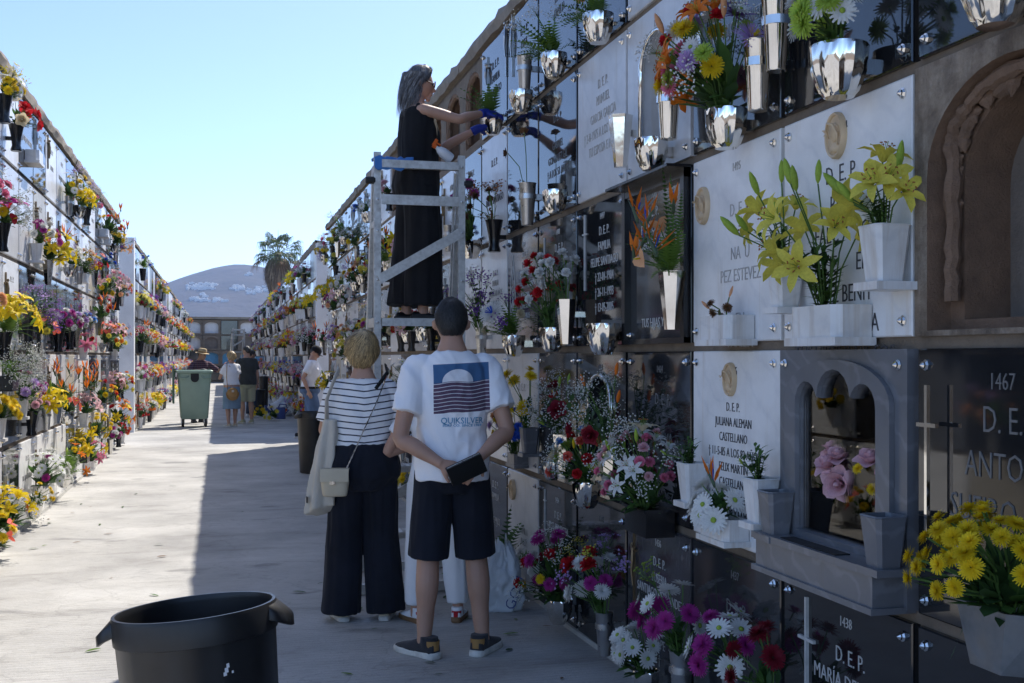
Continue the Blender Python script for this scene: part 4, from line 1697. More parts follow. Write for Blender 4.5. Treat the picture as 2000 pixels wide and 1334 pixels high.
def foliage_mesh(style, var):
    """unit radius bush, origin at the vase rim, wall behind at +y"""
    key = (style, var)
    if key in FOL:
        return FOL[key]
    rn = random.Random(hash_(style) + var * 7)
    md = MD()

    def dirn(spread=1.0, up=.5):
        a = rn.uniform(0, 2 * PI)
        e = rn.uniform(-.15, 1.35)
        d = Vector((math.cos(a) * math.cos(e) * spread, -abs(math.sin(a)) * math.cos(e) if rn.random() < .75 else .25 * math.sin(a), math.sin(e) + up))
        return d.normalized()
    if style == 'leafy':
        for i in range(85):
            d = dirn()
            p = d * rn.uniform(.1, .62)
            leaf(md, p, d + Vector((rn.gauss(0, .35), rn.gauss(0, .35), rn.gauss(0, .3))), rn.uniform(.32, .6), rn.uniform(.05, .11), rn.choice([0, 0, 1]), rn.uniform(.1, .7))
    elif style == 'fern':
        for i in range(26):
            d = dirn(1.1, .35)
            frond(md, d * .08, d, rn.uniform(.9, 1.5), rn.uniform(.22, .34), rn.choice([0, 1, 1]), rn.uniform(.4, 1.2))
        for i in range(14):
            d = dirn()
            leaf(md, d * rn.uniform(.1, .4), d, rn.uniform(.3, .5), .07, 0)
    elif style == 'euc':
        for i in range(10):
            d = dirn(.7, .9)
            branch(md, d * .08, d, rn.uniform(.8, 1.35), rn.uniform(.05, .075), rn.uniform(.12, .17), rn.choice([0, 1]), .2)
    elif style == 'sparse':
        for i in range(44):
            d = dirn(.7, .9)
            p = d * rn.uniform(.1, .7)
            leaf(md, p, d + Vector((rn.gauss(0, .5), rn.gauss(0, .4), rn.gauss(0, .3))), rn.uniform(.22, .42), rn.uniform(.05, .09), rn.choice([0, 1]), rn.uniform(.1, .8))
    elif style == 'lance':       # lily and ruscus like stalks
        for i in range(12):
            d = dirn(.6, 1.2)
            L = rn.uniform(.6, 1.0)
            for q in range(12):
                p = d * (L * (q + 1) / 12)
                a = rn.uniform(0, 6.28)
                leaf(md, p, Vector((math.cos(a), min(.3, math.sin(a)), .5)), rn.uniform(.24, .36), .05, rn.choice([0, 1]), .5, 3)
            md.tube([(0, 0, 0), d * L], .012, 3, 2)
    elif style == 'dry':
        for i in range(26):
            d = dirn(.8, .5)
            leaf(md, d * rn.uniform(.1, .6), d + Vector((rn.gauss(0, .6), rn.gauss(0, .3), rn.gauss(0, .5))), rn.uniform(.2, .45), .05, 0, 1.2)
    mats = dict(leafy=['leaf_dark', 'leaf_mid', 'stem_green'], fern=['leaf_mid', 'leaf_light', 'stem_green'], euc=['leaf_grey', 'leaf_dark', 'stem_green'], sparse=['leaf_dark', 'leaf_mid', 'stem_green'], lance=['leaf_mid', 'leaf_dark', 'stem_green'], dry=['leaf_dry', 'leaf_dry', 'leaf_dry'])[style]
    FOL[key] = (md.mesh('foliage', mats), md, mats)
    return FOL[key]


def hash_(s):
    return sum(ord(c) * (i + 3) for i, c in enumerate(s))


def dome(n, rn, spread=1.0, up=.35, low=-.25):
    """n directions on the front and top of a dome (wall at +y)"""
    out = []
    while len(out) < n:
        best, bd = None, -1
        for _ in range(8):
            z, a = rn.uniform(-1, 1), rn.uniform(0, 2 * PI)
            q = math.sqrt(1 - z * z)
            d = Vector((q * math.cos(a) * spread, q * math.sin(a), z))
            if d.z < low or d.y > .55 or (d.z < 0 and d.y > -.1):
                continue
            m_ = min([(d - o).length for o in out] + [9])
            if m_ > bd:
                best, bd = d, m_
        if best is not None:
            out.append(best)
    return out


BN = 0
USED_LABELS = {}


def uniq(label, group):
    n = USED_LABELS.get(label, 0)
    USED_LABELS[label] = n + 1
    return label, group


def bouquet(label, base, rz, Rm, flowers, style='leafy', seed=0, up=.45, aspect=1.0, fscale=1.0, group=None, stems=True, lod=0, low=-.4):
    """base: rim of the vase; flowers: list of (kind, colour, count[, size factor])"""
    rn = random.Random(seed * 13 + 5)
    root = thing('bouquet', label, 'flowers', base, rz, group)
    Rm *= 1.12
    fme = foliage_mesh(style, seed % 4)[0]
    link('foliage', fme, root, (0, -.01, -.02), (0, 0, 0), (Rm * 1.2, Rm * 1.2, Rm * aspect * 1.05))
    tot = sum(f[2] for f in flowers)
    ds = dome(tot, rn, low=low)
    rn.shuffle(ds)
    big = [f for f in flowers]
    lst = []
    for f in big:
        lst += [f] * f[2]
    # large blooms take the front, sprays and buds the outside
    st = MD()
    for i, f in enumerate(lst):
        if i >= len(ds):
            break
        d = ds[i]
        kind, colr = f[0], f[1]
        sz = FSIZE[kind] * (f[3] if len(f) > 3 else 1) * fscale
        rad = rn.uniform(.72, 1.0) * (1.12 if kind in ('bud', 'bird', 'gyp', 'spray') else 1)
        c = Vector((d.x * Rm * rad * 1.2, d.y * Rm * rad - .28 * Rm, (d.z * rad * aspect + up * aspect) * Rm))
        c.y = min(c.y, .045)
        ax = (d + Vector((rn.gauss(0, .18), rn.gauss(0, .18) - .15, .25 + rn.gauss(0, .15)))).normalized()
        if kind in ('bud',):
            ax = (ax + Vector((0, 0, .8))).normalized()
        q = ax.to_track_quat('Z', 'Y') @ Quaternion((0, 0, 1), rn.uniform(0, 6.28))
        if kind == 'bird':
            q = Quaternion((0, 0, 1), rn.uniform(2.2, 4.0) if rn.random() < .5 else rn.uniform(-.8, .8)) @ Quaternion((0, 1, 0), rn.uniform(-1.0, -.2))
        o = link(FNAME[kind], flower_mesh(kind, colr, lod), root, c, (0, 0, 0), sz * rn.uniform(.88, 1.12))
        o.rotation_mode = 'QUATERNION'
        o.rotation_quaternion = q
        if stems:
            st.tube([(c.x * .12, c.y * .12, -.05), (c.x * .45, c.y * .4, c.z * .55), c - ax * sz * .1], .0028, 3, 0)
    if stems and st.v:
        part('stems', st, 'stem_green', root)
    return root


# complete small bouquets joined to one mesh, for the distant walls
FARM = []
FARSPEC = {}


def far_bouquets():
    rn = random.Random(42)
    pal = [[('mum', 'yellow', 9), ('daisy', 'white', 6)], [('lily', 'yellow', 7), ('bud', 'lime', 3)], [('carn', 'red', 8), ('gyp', 'white', 3)], [('mum', 'white', 11)], [('bird', 'orange', 4), ('rose', 'red', 4)],
           [('mum', 'magenta', 8), ('mum', 'white', 5)], [('lily', 'blush', 5), ('carn', 'pink', 5)], [('spray', 'purple', 6), ('mum', 'lilac', 4)], [('rose', 'orange', 6), ('mum', 'yellow', 5)], [('carn', 'blue', 5), ('daisy', 'white', 5)],
           [('anth', 'coral', 5), ('mum', 'yellow', 4)], [('mum', 'lemon', 8), ('carn', 'darkred', 4)], [('gyp', 'white', 6), ('rose', 'pink', 5)], [('mum', 'peach', 7), ('spray', 'lilac', 3)]]
    words = ['yellow and white', 'yellow lily', 'red and white', 'white', 'orange and red', 'magenta and white', 'pink', 'purple', 'orange and yellow', 'blue and white', 'coral and yellow', 'lemon and dark red', 'white and pink', 'peach and lilac']
    for i, fl in enumerate(pal):
        md = MD()
        mats = []

        def mi(x):
            if x not in mats:
                mats.append(x)
            return mats.index(x)
        me, fm, fmats = foliage_mesh(['leafy', 'fern', 'sparse', 'leafy'][i % 4], i % 3)
        md.merge(fm, Matrix.Diagonal((.19, .19, .17, 1)), [mi(x) for x in fmats])
        tot = sum(f[2] for f in fl)
        ds = dome(tot, rn)
        q = 0
        for f in fl:
            fmd, _ = flower_md(f[0], 1)
            mm = [mi(x) for x in fl_mats(f[0], f[1], 1)]
            for _n in range(f[2]):
                d = ds[q % len(ds)]
                q += 1
                c = Vector((d.x * .16, d.y * .13 - .01, d.z * .15 + .08))
                M = Matrix.Translation(c) @ (d + Vector((0, -.1, .25))).to_track_quat('Z', 'Y').to_matrix().to_4x4() @ Matrix.Scale(FSIZE[f[0]] * 1.15, 4)
                md.merge(fmd, M, mm)
        # little dark vase below
        md.lathe([(.03, -.2), (.035, -.19), (.055, -.01), (.05, .0)], 8, mi(['plastic_vase_black', 'steel_brushed', 'marble_white'][i % 3]))
        FARM.append((md.mesh('bouquet', mats), words[i]))
        FARSPEC[words[i]] = fl


far_bouquets()

# ------------------------------------------------------------------ vases and bouquets on the near right wall (pixels of the vase rim; depth from the wall)
def vase_px(kind, u, v, kr, mat=None, scale=1.0, rot=0):
    o = SLABS[('R1', kr[0] + K0, kr[1])]
    me, h, out, rim = vase_mesh(kind, mat)
    pw, D = wallpt(u, v, XR - .03 - out * scale)
    p = wR1.local(kr[0] + K0, kr[1], pw)
    return put_vase(kind, o, p.x, p.z, mat, scale, rot) + (D,)


def vb(kind, u, v, kr, rpx, flowers, label, style='leafy', mat=None, scale=1.0, seed=0, **kw):
    b, rz, D = vase_px(kind, u, v, kr, mat, scale)
    return bouquet(label, b, rz, rpx * D / F, flowers, style, seed, **kw)


# slab 1494: trough and two pots of yellow lilies
vb('planter', 1618, 598, (0, 2), 88, [('lily', 'lemon', 8, .85), ('bud', 'lime', 3)], 'tall yellow lilies rising from the white marble trough below number 1494', 'lance', scale=1.05, seed=3, aspect=1.5, up=.75)
vb('pot', 1727, 440, (0, 2), 58, [('lily', 'lemon', 5, .82), ('bud', 'lime', 3)], 'yellow lilies with buds in the high marble pot on slab 1494', 'lance', scale=1.05, seed=4, aspect=1.2, up=.7)
vb('pot', 1533, 515, (0, 2), 60, [('lily', 'lemon', 4, .78), ('bud', 'lime', 5)], 'half open yellow lilies in the marble pot at the joint beside slab 1494', 'lance', scale=.95, seed=5, aspect=1.3, up=.8)
vb('planter', 1416, 617, (1, 2), 26, [('mum', 'brown', 3, .5), ('bud', 'peach', 2, .5)], 'dried stubs left in the small marble trough under the faded lettering', 'dry', scale=.95, seed=1)
# slab 1465
vb('pot', 1353, 903, (1, 1), 42, [('bud', 'lime', 1, .4)], 'green lance leaves in the marble pot left of the 1465 lettering', 'lance', seed=2, aspect=1.15)
vb('pot', 1487, 933, (1, 1), 55, [('bud', 'lime', 1, .4)], 'green lance leaves in the marble pot right of the 1465 lettering', 'lance', seed=6, aspect=1.15)
vb('planter', 1412, 1008, (1, 1), 50, [('daisy', 'white', 9, 1.1), ('bird', 'orange', 1, .8)], 'white chrysanthemums with one orange spike in the trough under slab 1465', 'leafy', scale=.85, seed=7, up=.25)
# shrine: grey pots on its shelf, pink roses behind glass
for (u, v) in ((1524, 958), (1735, 1005)):
    vase_px('pot', u, v, (0, 1), 'marble_grey', .95)
o = SLABS[('R1', K0, 1)]
for sx_, lab, n in ((-.05, 'pink roses in a glass jar behind the shrine glass', 5), (.13, 'second pink rose bunch behind the shrine glass beside the frame', 3)):
    base = o.location + Matrix.Rotation(o.rotation_euler.z, 3, 'Z') @ Vector((sx_, .05, .30))
    bouquet(lab, base, o.rotation_euler.z, .075, [('rose', 'blush', n, 1.45), ('mum', 'yellow', 3, .5)], 'sparse', 3, up=.5, stems=False)
    j = MD()
    j.lathe([(.034, 0), (.036, .01), (.03, .10), (.036, .13), (.033, .13), (.028, .1)], 12)
    jar = part('jar', j, 'glass', None, sm=True, loc=base + Vector((0, 0, -.125)))
    tag(jar, 'glass jar of pink roses inside the shrine, %s' % ('in its middle' if n == 5 else 'by its frame'), 'jar')
# 1467: faceted metal trough of yellow chrysanthemums
b, rz, D = vase_px('steelbox', 1972, 1180, (-1, 1), scale=.9)
bouquet('large bunch of yellow chrysanthemums in the grey metal trough on slab 1467', b, rz, .165, [('mum', 'yellow', 46, .66)], 'leafy', 9, up=.55, aspect=.85, low=-.25)
lm_ = MD()
for i in range(14):
    leaf(lm_, (.004 * math.sin(i), 0, -.012 * i + .07), (math.cos(i * 2.2), 0, .5 * math.sin(i)), .03, .008, 0, .1, 2)
for v_ in range(len(lm_.v)):
    lm_.v[v_] = (lm_.v[v_][0], -.001 * (v_ % 3), lm_.v[v_][2])
pl_ = [c for c in SLABS[('R1', K0 - 1, 1)].children if c.name.startswith('planter')][0]
part('leaf_motif', lm_, 'leaf_grey', pl_, loc=(-.112, -.055, .085), rot=(-.35, 0, -.75))
vb('tube', 1330, 1270, (1, 0), 66, [('mum', 'magenta', 7, 1.1), ('daisy', 'white', 5, 1.05), ('spray', 'lime', 1)], 'magenta and white chrysanthemums in a grey tube below the marble trough', 'sparse', scale=1.1, seed=11, aspect=1.15, up=.7)
vb('bowl', 1262, 1308, (2, 0), 54, [('daisy', 'white', 13, 1.0)], 'white chrysanthemums in a low bowl on the speckled slab', 'leafy', seed=12, scale=.8, up=.6)
vb('tube', 1432, 1318, (1, 0), 66, [('daisy', 'white', 6, 1.15), ('mum', 'magenta', 5, 1.0)], 'white blooms around magenta ones, beside the slab numbered 1437', 'sparse', scale=1.0, seed=13, aspect=1.1, up=.65)
vb('tube', 1508, 1355, (1, 0), 66, [('mum', 'darkred', 6, 1.0)], 'dark red chrysanthemums with ferny leaves left of slab 1438', 'sparse', scale=1.0, seed=14, aspect=1.15, up=.7)
# second row
vb('blackbox', 1268, 990, (2, 1), 78, [('lily', 'white', 12, .62), ('carn', 'blush', 8, .8), ('carn', 'pink', 12, .75), ('gyp', 'white', 7, .8), ('bud', 'lime', 4, .7), ('lily', 'cream', 2, .8)], 'large bouquet of white lilies, pink carnations and tiny white sprays', 'leafy', seed=15, aspect=1.15, up=.6)
vb('hex', 1190, 868, (3, 1), 52, [('rose', 'darkred', 2, 1.3), ('gyp', 'white', 9, .8), ('bud', 'orange', 3, .8)], 'dark red rose and baby\'s breath with orange lily bud in tall chrome vase', 'euc', seed=16, aspect=1.5, up=.6)
vb('bowl', 1146, 940, (3, 1), 52, [('spider', 'cream', 2, .9), ('carn', 'coral', 5), ('carn', 'red', 3), ('gyp', 'white', 6, .7), ('mum', 'lime', 3, .8), ('carn', 'skyblue', 2), ('bud', 'yellow', 3, .7)], 'bright mixed bouquet with cream spider bloom below the chrome arch', 'leafy', seed=17, aspect=1.2, up=.5)
vb('hex', 1100, 848, (4, 1), 44, [('rose', 'darkred', 2, 1.3), ('gyp', 'white', 10, .8), ('bud', 'lime', 3, .8), ('anth', 'red', 1, .9)], 'dark red rose with baby\'s breath and eucalyptus left of the chrome arch', 'euc', seed=18, aspect=1.35, up=.55)
vase_px('bowl', 1078, 900, (4, 1), scale=.8)
vb('pot', 1034, 835, (5, 1), 40, [('mum', 'yellow', 7, 1.1)], 'tall yellow chrysanthemums in a square grey stone pot', 'sparse', mat='marble_grey', seed=19, aspect=1.7, up=.8)
vb('planter', 1010, 885, (5, 1), 40, [('mum', 'blue', 4, .9), ('mum', 'lilac', 4, .9), ('mum', 'yellow', 5, .9), ('carn', 'peach', 2)], 'blue, lilac and yellow dyed flowers in a grey trough by the man', 'sparse', mat='marble_grey', scale=.75, seed=20, aspect=1.4, up=.6)
# lowest row, further along
vb('tube', 1180, 1195, (3, 0), 56, [('carn', 'red', 3, 1.6), ('mum', 'white', 7), ('spray', 'lilac', 4), ('mum', 'magenta', 3), ('spray', 'lemon', 3, .7)], 'bouquet with a big red carnation, white blooms and grey lilac sprays', 'sparse', seed=21, aspect=1.2, up=.7)
vb('bowl', 1092, 1170, (4, 0), 58, [('mum', 'magenta', 7), ('carn', 'red', 3, 1.2), ('mum', 'white', 5), ('mum', 'yellow', 4, .8), ('gyp', 'white', 4, .8), ('carn', 'darkred', 3)], 'loose magenta, red, white and yellow bouquet low on the wall by the kerb', 'leafy', seed=22, aspect=1.35, up=.6)
# third row
b, rz, D = vase_px('hex', 1312, 530, (2, 2))
bp = bouquet('orange bird of paradise flowers with fern and coral anthurium in chrome vase', b, rz, .13, [('bird', 'orange', 6, .9), ('anth', 'peach', 2, .9)], 'fern', 23, up=.55, aspect=1.2)
fm = MD()
for dx, L, lean in ((.05, .40, .05), (.10, .34, .35), (-.02, .48, -.08)):
    frond(fm, (dx * .3, 0, 0), (lean, -.05, 1), L, .045, 0, .15, 26)
part('frond', fm, 'leaf_mid', bp)
vb('bowl', 1178, 636, (3, 2), 10, [('bud', 'lime', 1, .2)], 'single green stub left in the faceted silver bowl', 'sparse', seed=1) if False else vase_px('bowl', 1178, 632, (3, 2), scale=1.12)
vb('hex', 1106, 585, (4, 2), 42, [('carn', 'white', 12, 1.05)], 'white carnations in tall chrome vase on the family slab', 'euc', seed=24, aspect=1.2, up=.7)
vb('bowl', 1078, 640, (4, 2), 46, [('carn', 'red', 13, 1.0), ('carn', 'white', 4)], 'red carnations in silver bowl beside the white carnations', 'sparse', seed=25, aspect=1.5, up=.9)
vb('bowl', 1003, 655, (5, 2), 48, [('spider', 'white', 1, 1.2), ('spray', 'purple', 2), ('carn', 'cream', 2)], 'blue centred white spider flower over ferns in silver bowl', 'fern', seed=26, up=.5)
vb('tube', 940, 640, (6, 2), 46, [('spray', 'purple', 9), ('spray', 'white', 4), ('mum', 'lilac', 3, .8)], 'lavender and white statice bunch left of the spider flower', 'euc', seed=27, aspect=1.2, up=.6)
# fourth row
b, rz, D = vase_px('bowl', 1418, 215, (1, 3), scale=1.05)
bouquet('large bouquet of orange lilies, purple, pink and white chrysanthemums with glossy leaves', b, rz, .185, [('lily', 'orange', 9, .8), ('spider', 'purple', 1, 1.3), ('spider', 'lilac', 1, 1.2), ('carn', 'red', 3), ('mum', 'yellow', 6), ('mum', 'pink', 5), ('daisy', 'white', 7), ('mum', 'lime', 6), ('gyp', 'white', 4, .8), ('mum', 'lilac', 2), ('bud', 'peach', 3)], 'leafy', 28, up=.62, aspect=1.25)
for (u, v, kr, sc) in ((1480, 80, (1, 3), 1.15), (1516, -2, (1, 3), 1.15), (1306, 158, (2, 3), 1.15)):
    vase_px('tube', u, v, kr, 'chrome', sc)
vb('bowl', 1638, 90, (0, 3), 68, [('mum', 'lime', 8, 1.05), ('daisy', 'white', 8, 1.05)], 'lime and white chrysanthemums in a faceted silver bowl against mirrored sky', 'sparse', scale=1.15, seed=29, up=.75)
vase_px('bowl', 1945, -75, (-1, 3), scale=1.15)
vase_px('bowl', 1272, 272, (2, 3), scale=1.0)
vase_px('hex', 1212, 226, (3, 3), None, 1.0)
vase_px('bowl', 1084, 372, (4, 3), scale=.95)
b, rz, D = vase_px('tube', 1030, 358, (5, 3), None, 1.2)
dead = bouquet('two withered brown roses drooping from a steel vase', b, rz, .11, [('rose', 'brown', 2, .8)], 'dry', 2, up=1.3, aspect=1.3)
bpy.data.objects.remove([c for c in dead.children if c.name.startswith('foliage')][0])
vb('blackvase', 965, 430, (6, 3), 38, [('carn', 'brown', 5), ('spray', 'rust', 3)], 'withered brown flowers in black vase at the edge of the pale family slab', 'dry', seed=31, up=.5)
vb('bowl', 920, 470, (7, 3), 34, [('carn', 'white', 7), ('mum', 'magenta', 6), ('spray', 'rust', 2)], 'white and purple carnations hanging beside the ladder post', 'leafy', seed=32, aspect=1.8, up=1.0)
# top row
vb('bowl', 1168, 28, (3, 4), 50, [('mum', 'white', 5, .8), ('carn', 'peach', 2)], 'green ferns and white blooms in the silver bowl above the pale slab', 'fern', seed=33, scale=1.05)
vb('bowl', 1082, 105, (4, 4), 56, [('gyp', 'white', 4, .8)], 'fern and baby\'s breath in a silver bowl under the coping', 'fern', seed=34, up=.6)
vase_px('tube', 1024, 110, (5, 4), None, 1.1)
vase_px('bowl', 1018, 178, (5, 4))
vb('bowl', 962, 225, (6, 4), 48, [('bud', 'lime', 1, .3)], 'fresh green fern bunch that the woman on the ladder is arranging', 'fern', seed=35, up=.4)

# behind the ladder and left of it
LADDER = [
    (668, 455, 26, [('gyp', 'white', 2)], 'fern', 'feathery fern spray high by the wall end'), (690, 472, 24, [('gyp', 'white', 7), ('mum', 'yellow', 2)], 'sparse', 'baby\'s breath bunch next to the feathery fern'),
    (652, 510, 22, [('spray', 'lilac', 4), ('mum', 'lemon', 4)], 'lance', 'yellow green and lilac bunch at the wall corner, third row'), (690, 560, 22, [('bird', 'orange', 3), ('mum', 'yellow', 5)], 'leafy', 'orange and yellow bunch behind the ladder leg'),
    (652, 598, 20, [('mum', 'magenta', 6), ('mum', 'peach', 3)], 'leafy', 'magenta bunch in black vase near the wall corner'), (672, 585, 20, [('lily', 'blush', 4), ('mum', 'white', 4)], 'leafy', 'pale pink lilies beside the magenta bunch'),
    (655, 668, 20, [('mum', 'lilac', 7), ('carn', 'blush', 3)], 'leafy', 'lilac and pink bunch over the white end post'), (676, 690, 24, [('mum', 'lemon', 8), ('mum', 'peach', 3)], 'leafy', 'lemon and peach chrysanthemums beside the blond woman\'s head'),
    (694, 650, 24, [('daisy', 'white', 9)], 'leafy', 'white chrysanthemums with dark leaves above the blond woman'), (712, 668, 20, [('mum', 'yellow', 8)], 'leafy', 'yellow chrysanthemums against the ladder leg'),
    (750, 372, 16, [('mum', 'blush', 5)], 'leafy', 'faded pink bunch behind the ladder rail'), (757, 478, 26, [('lily', 'yellow', 5, .8)], 'leafy', 'yellow lilies behind the ladder'), (750, 508, 24, [('spray', 'lilac', 3)], 'fern', 'green fern with lilac sprays behind the ladder'),
    (776, 668, 22, [('mum', 'cream', 4), ('carn', 'red', 3)], 'leafy', 'cream and red bunch under the ladder platform'), (796, 670, 22, [('lily', 'yellow', 3, .8), ('lily', 'blush', 2, .8)], 'leafy', 'yellow and pink lilies under the ladder platform'),
    (838, 668, 20, [('anth', 'red', 3, 1.1)], 'leafy', 'red anthurium under the ladder platform'), (788, 742, 34, [('daisy', 'white', 12)], 'leafy', 'white chrysanthemums between the blond woman and the man'),
    (806, 945, 28, [('mum', 'yellow', 6), ('carn', 'red', 2), ('mum', 'lemon', 4)], 'leafy', 'yellow bunch with red carnation seen between the two standing people'), (812, 975, 20, [('daisy', 'white', 7)], 'leafy', 'white daisies low between the two standing people')]
vr = random.Random(8)
for i, (u, v, rp, fl, sty, lab) in enumerate(LADDER):
    pw, D = wallpt(u, v + rp * .35, XR - .14)
    k, r = wR1.cell(pw)
    o = SLABS[('R1', k, r)]
    p = wR1.local(k, r, pw)
    kind = vr.choice(['bowl', 'bowl', 'tube', 'blackvase'])
    sl = o if 'thick' in o else o
    z = max(p.z, .19)
    b, rz = put_vase(kind, sl, max(-.26, min(.26, p.x)), z, None, .9)
    bouquet(lab, b, rz, rp * D / F, fl, sty, i + 40, up=.5)

# further random bunches in the hidden part of the wall, seen between bodies and in reflections
OCC = set()
for i in range(46):
    k = vr.randrange(K0 + 8, wR1.n)
    r = vr.choice([0, 0, 1, 1, 2, 2, 3, 3, 4])
    if (k, r) in OCC:
        continue
    OCC.add((k, r))
    o = SLABS[('R1', k, r)]
    b, rz = put_vase(vr.choice(['bowl', 'bowl', 'tube', 'hex', 'blackvase']), o, vr.uniform(-.2, .2), .21)
    me, wd = vr.choice(FARM)
    bouquet('%s bunch on shaded wall, %s row, %s column from passage' % (wd, ORD[r + 1], ORD[wR1.n - k]), b, rz, vr.uniform(.11, .15), FARSPEC[wd], vr.choice(['leafy', 'sparse', 'fern']), i + 200, group='bunches along the shaded wall')
    if vr.random() < .7:
        put_vase(vr.choice(['bowl', 'tube']), o, vr.uniform(-.3, .3), .24 if vr.random() < .6 else .45)

# ------------------------------------------------------------------ left wall: bunches by pixel (centre), radius in pixels
LEFT = [
    (14, 172, 30, [('mum', 'yellow', 6), ('daisy', 'white', 6), ('spray', 'lemon', 4)], 'leafy', 'yellow and white', 'blackvase'), (37, 228, 34, [('rose', 'red', 5, 1.3), ('rose', 'cream', 2, 1.3)], 'leafy', 'red rose', 'blackvase'),
    (138, 368, 34, [('mum', 'yellow', 9), ('daisy', 'white', 6), ('spray', 'lilac', 3)], 'leafy', 'yellow topped white and lilac', 'tube'), (10, 420, 36, [('lily', 'magenta', 3), ('gyp', 'white', 5), ('mum', 'yellow', 2), ('anth', 'red', 2)], 'leafy', 'magenta lily and baby\'s breath', 'blackvase'),
    (211, 440, 34, [('bird', 'orange', 4), ('anth', 'red', 4), ('mum', 'yellow', 4)], 'leafy', 'orange and red exotic', 'pot'), (229, 478, 24, [('lily', 'peach', 4), ('spray', 'purple', 4)], 'leafy', 'peach and purple', 'tube'),
    (98, 490, 40, [('lily', 'yellow', 9), ('bird', 'orange', 2)], 'leafy', 'yellow lily', 'hex'), (140, 505, 26, [('daisy', 'white', 10), ('gyp', 'white', 2)], 'leafy', 'white', 'bowl'), (164, 520, 32, [('mum', 'yellow', 16, .8)], 'leafy', 'small yellow chrysanthemum', 'planter'),
    (188, 515, 22, [('anth', 'red', 4, 1.1)], 'leafy', 'red', 'hex'), (206, 510, 18, [('carn', 'blue', 7)], 'leafy', 'blue dyed', 'tube'), (202, 565, 28, [('mum', 'yellow', 4), ('mum', 'lime', 3), ('lily', 'blush', 3)], 'leafy', 'yellow, lime and pink', 'bowl'),
    (231, 570, 22, [('mum', 'peach', 5), ('carn', 'blush', 4)], 'leafy', 'peach and blush', 'blackvase'), (14, 625, 52, [('lily', 'yellow', 12, .9), ('bud', 'lime', 4)], 'fern', 'big yellow lily', 'blackvase'),
    (60, 605, 38, [('spray', 'purple', 9), ('spray', 'lilac', 4)], 'euc', 'purple statice', 'blackvase'), (86, 640, 28, [('anth', 'coral', 3), ('spray', 'purple', 5), ('mum', 'lemon', 3)], 'leafy', 'coral and purple', 'tube'),
    (118, 630, 36, [('mum', 'magenta', 8, 1.1), ('mum', 'white', 5)], 'leafy', 'magenta and white', 'blackvase'), (152, 628, 22, [('carn', 'darkred', 4), ('mum', 'white', 4)], 'leafy', 'dark red and white', 'hex'), (172, 628, 16, [('carn', 'skyblue', 6), ('mum', 'white', 2)], 'leafy', 'sky blue', 'tube'),
    (195, 608, 28, [('bird', 'orange', 4), ('carn', 'red', 4)], 'leafy', 'orange and red spiky', 'hex'), (206, 655, 32, [('anth', 'coral', 6), ('rose', 'orange', 3), ('mum', 'lemon', 4)], 'leafy', 'coral and orange', 'bowl'), (226, 672, 22, [('mum', 'lemon', 6), ('daisy', 'white', 4)], 'leafy', 'lemon and white', 'pot'),
    (166, 668, 18, [('lily', 'pink', 3), ('carn', 'red', 2)], 'leafy', 'pink and red', 'pot'), (18, 715, 44, [('gyp', 'white', 14)], 'fern', 'baby\'s breath', 'blackbox'), (46, 760, 40, [('mum', 'magenta', 5, .8), ('gyp', 'white', 5), ('mum', 'lilac', 4)], 'leafy', 'orchid coloured', 'pot'),
    (66, 790, 28, [('carn', 'blush', 4, 1.2), ('carn', 'red', 2)], 'leafy', 'blush and red carnation', 'blackvase'), (2, 800, 36, [('mum', 'yellow', 12)], 'leafy', 'bright yellow', 'pot'), (116, 762, 42, [('bird', 'orange', 8, .9)], 'leafy', 'orange bird of paradise', 'hex'),
    (132, 792, 26, [('anth', 'coral', 6)], 'leafy', 'coral anthurium', 'bowl'), (172, 745, 28, [('bird', 'orange', 5)], 'leafy', 'second bird of paradise', 'hex'), (200, 772, 32, [('rose', 'orange', 4), ('mum', 'yellow', 6), ('carn', 'red', 3)], 'leafy', 'orange and yellow', 'bowl'),
    (166, 795, 26, [('lily', 'blush', 6)], 'leafy', 'pale pink lily', 'pot'), (229, 752, 32, [('daisy', 'white', 9), ('mum', 'lemon', 5), ('carn', 'red', 2)], 'leafy', 'white and lemon', 'blackbox'), (226, 812, 32, [('lily', 'yellow', 4), ('lily', 'orange', 4), ('rose', 'red', 2)], 'leafy', 'yellow and orange lily', 'pot'),
    (188, 835, 32, [('mum', 'yellow', 13, .9)], 'leafy', 'yellow pompom', 'bowl'), (165, 868, 36, [('lily', 'yellow', 6, .9), ('bud', 'yellow', 7)], 'leafy', 'yellow budded lily', 'blackbox'), (178, 888, 26, [('lily', 'pink', 6, .8)], 'leafy', 'pink lily', 'planter'),
    (128, 905, 48, [('lily', 'orange', 3, .7), ('bud', 'lime', 3)], 'fern', 'drooping fern', 'bowl'), (145, 878, 26, [('mum', 'yellow', 9)], 'leafy', 'yellow bunch over ferns', 'planter'), (82, 925, 50, [('daisy', 'white', 24, 1.05), ('mum', 'magenta', 2)], 'leafy', 'massed white', 'bowl'),
    (70, 968, 32, [('mum', 'yellow', 8, .6)], 'leafy', 'small yellow with green leaves', 'bowl'), (8, 1005, 52, [('lily', 'yellow', 7, 1.0), ('gyp', 'white', 4)], 'leafy', 'open yellow lily', 'bowl'), (240, 838, 18, [('carn', 'red', 4), ('mum', 'orange', 3)], 'leafy', 'small red and orange', 'pot'),
    (30, 985, 30, [('daisy', 'white', 6), ('mum', 'orange', 2)], 'leafy', 'white and orange', 'tube')]
LOC = set()
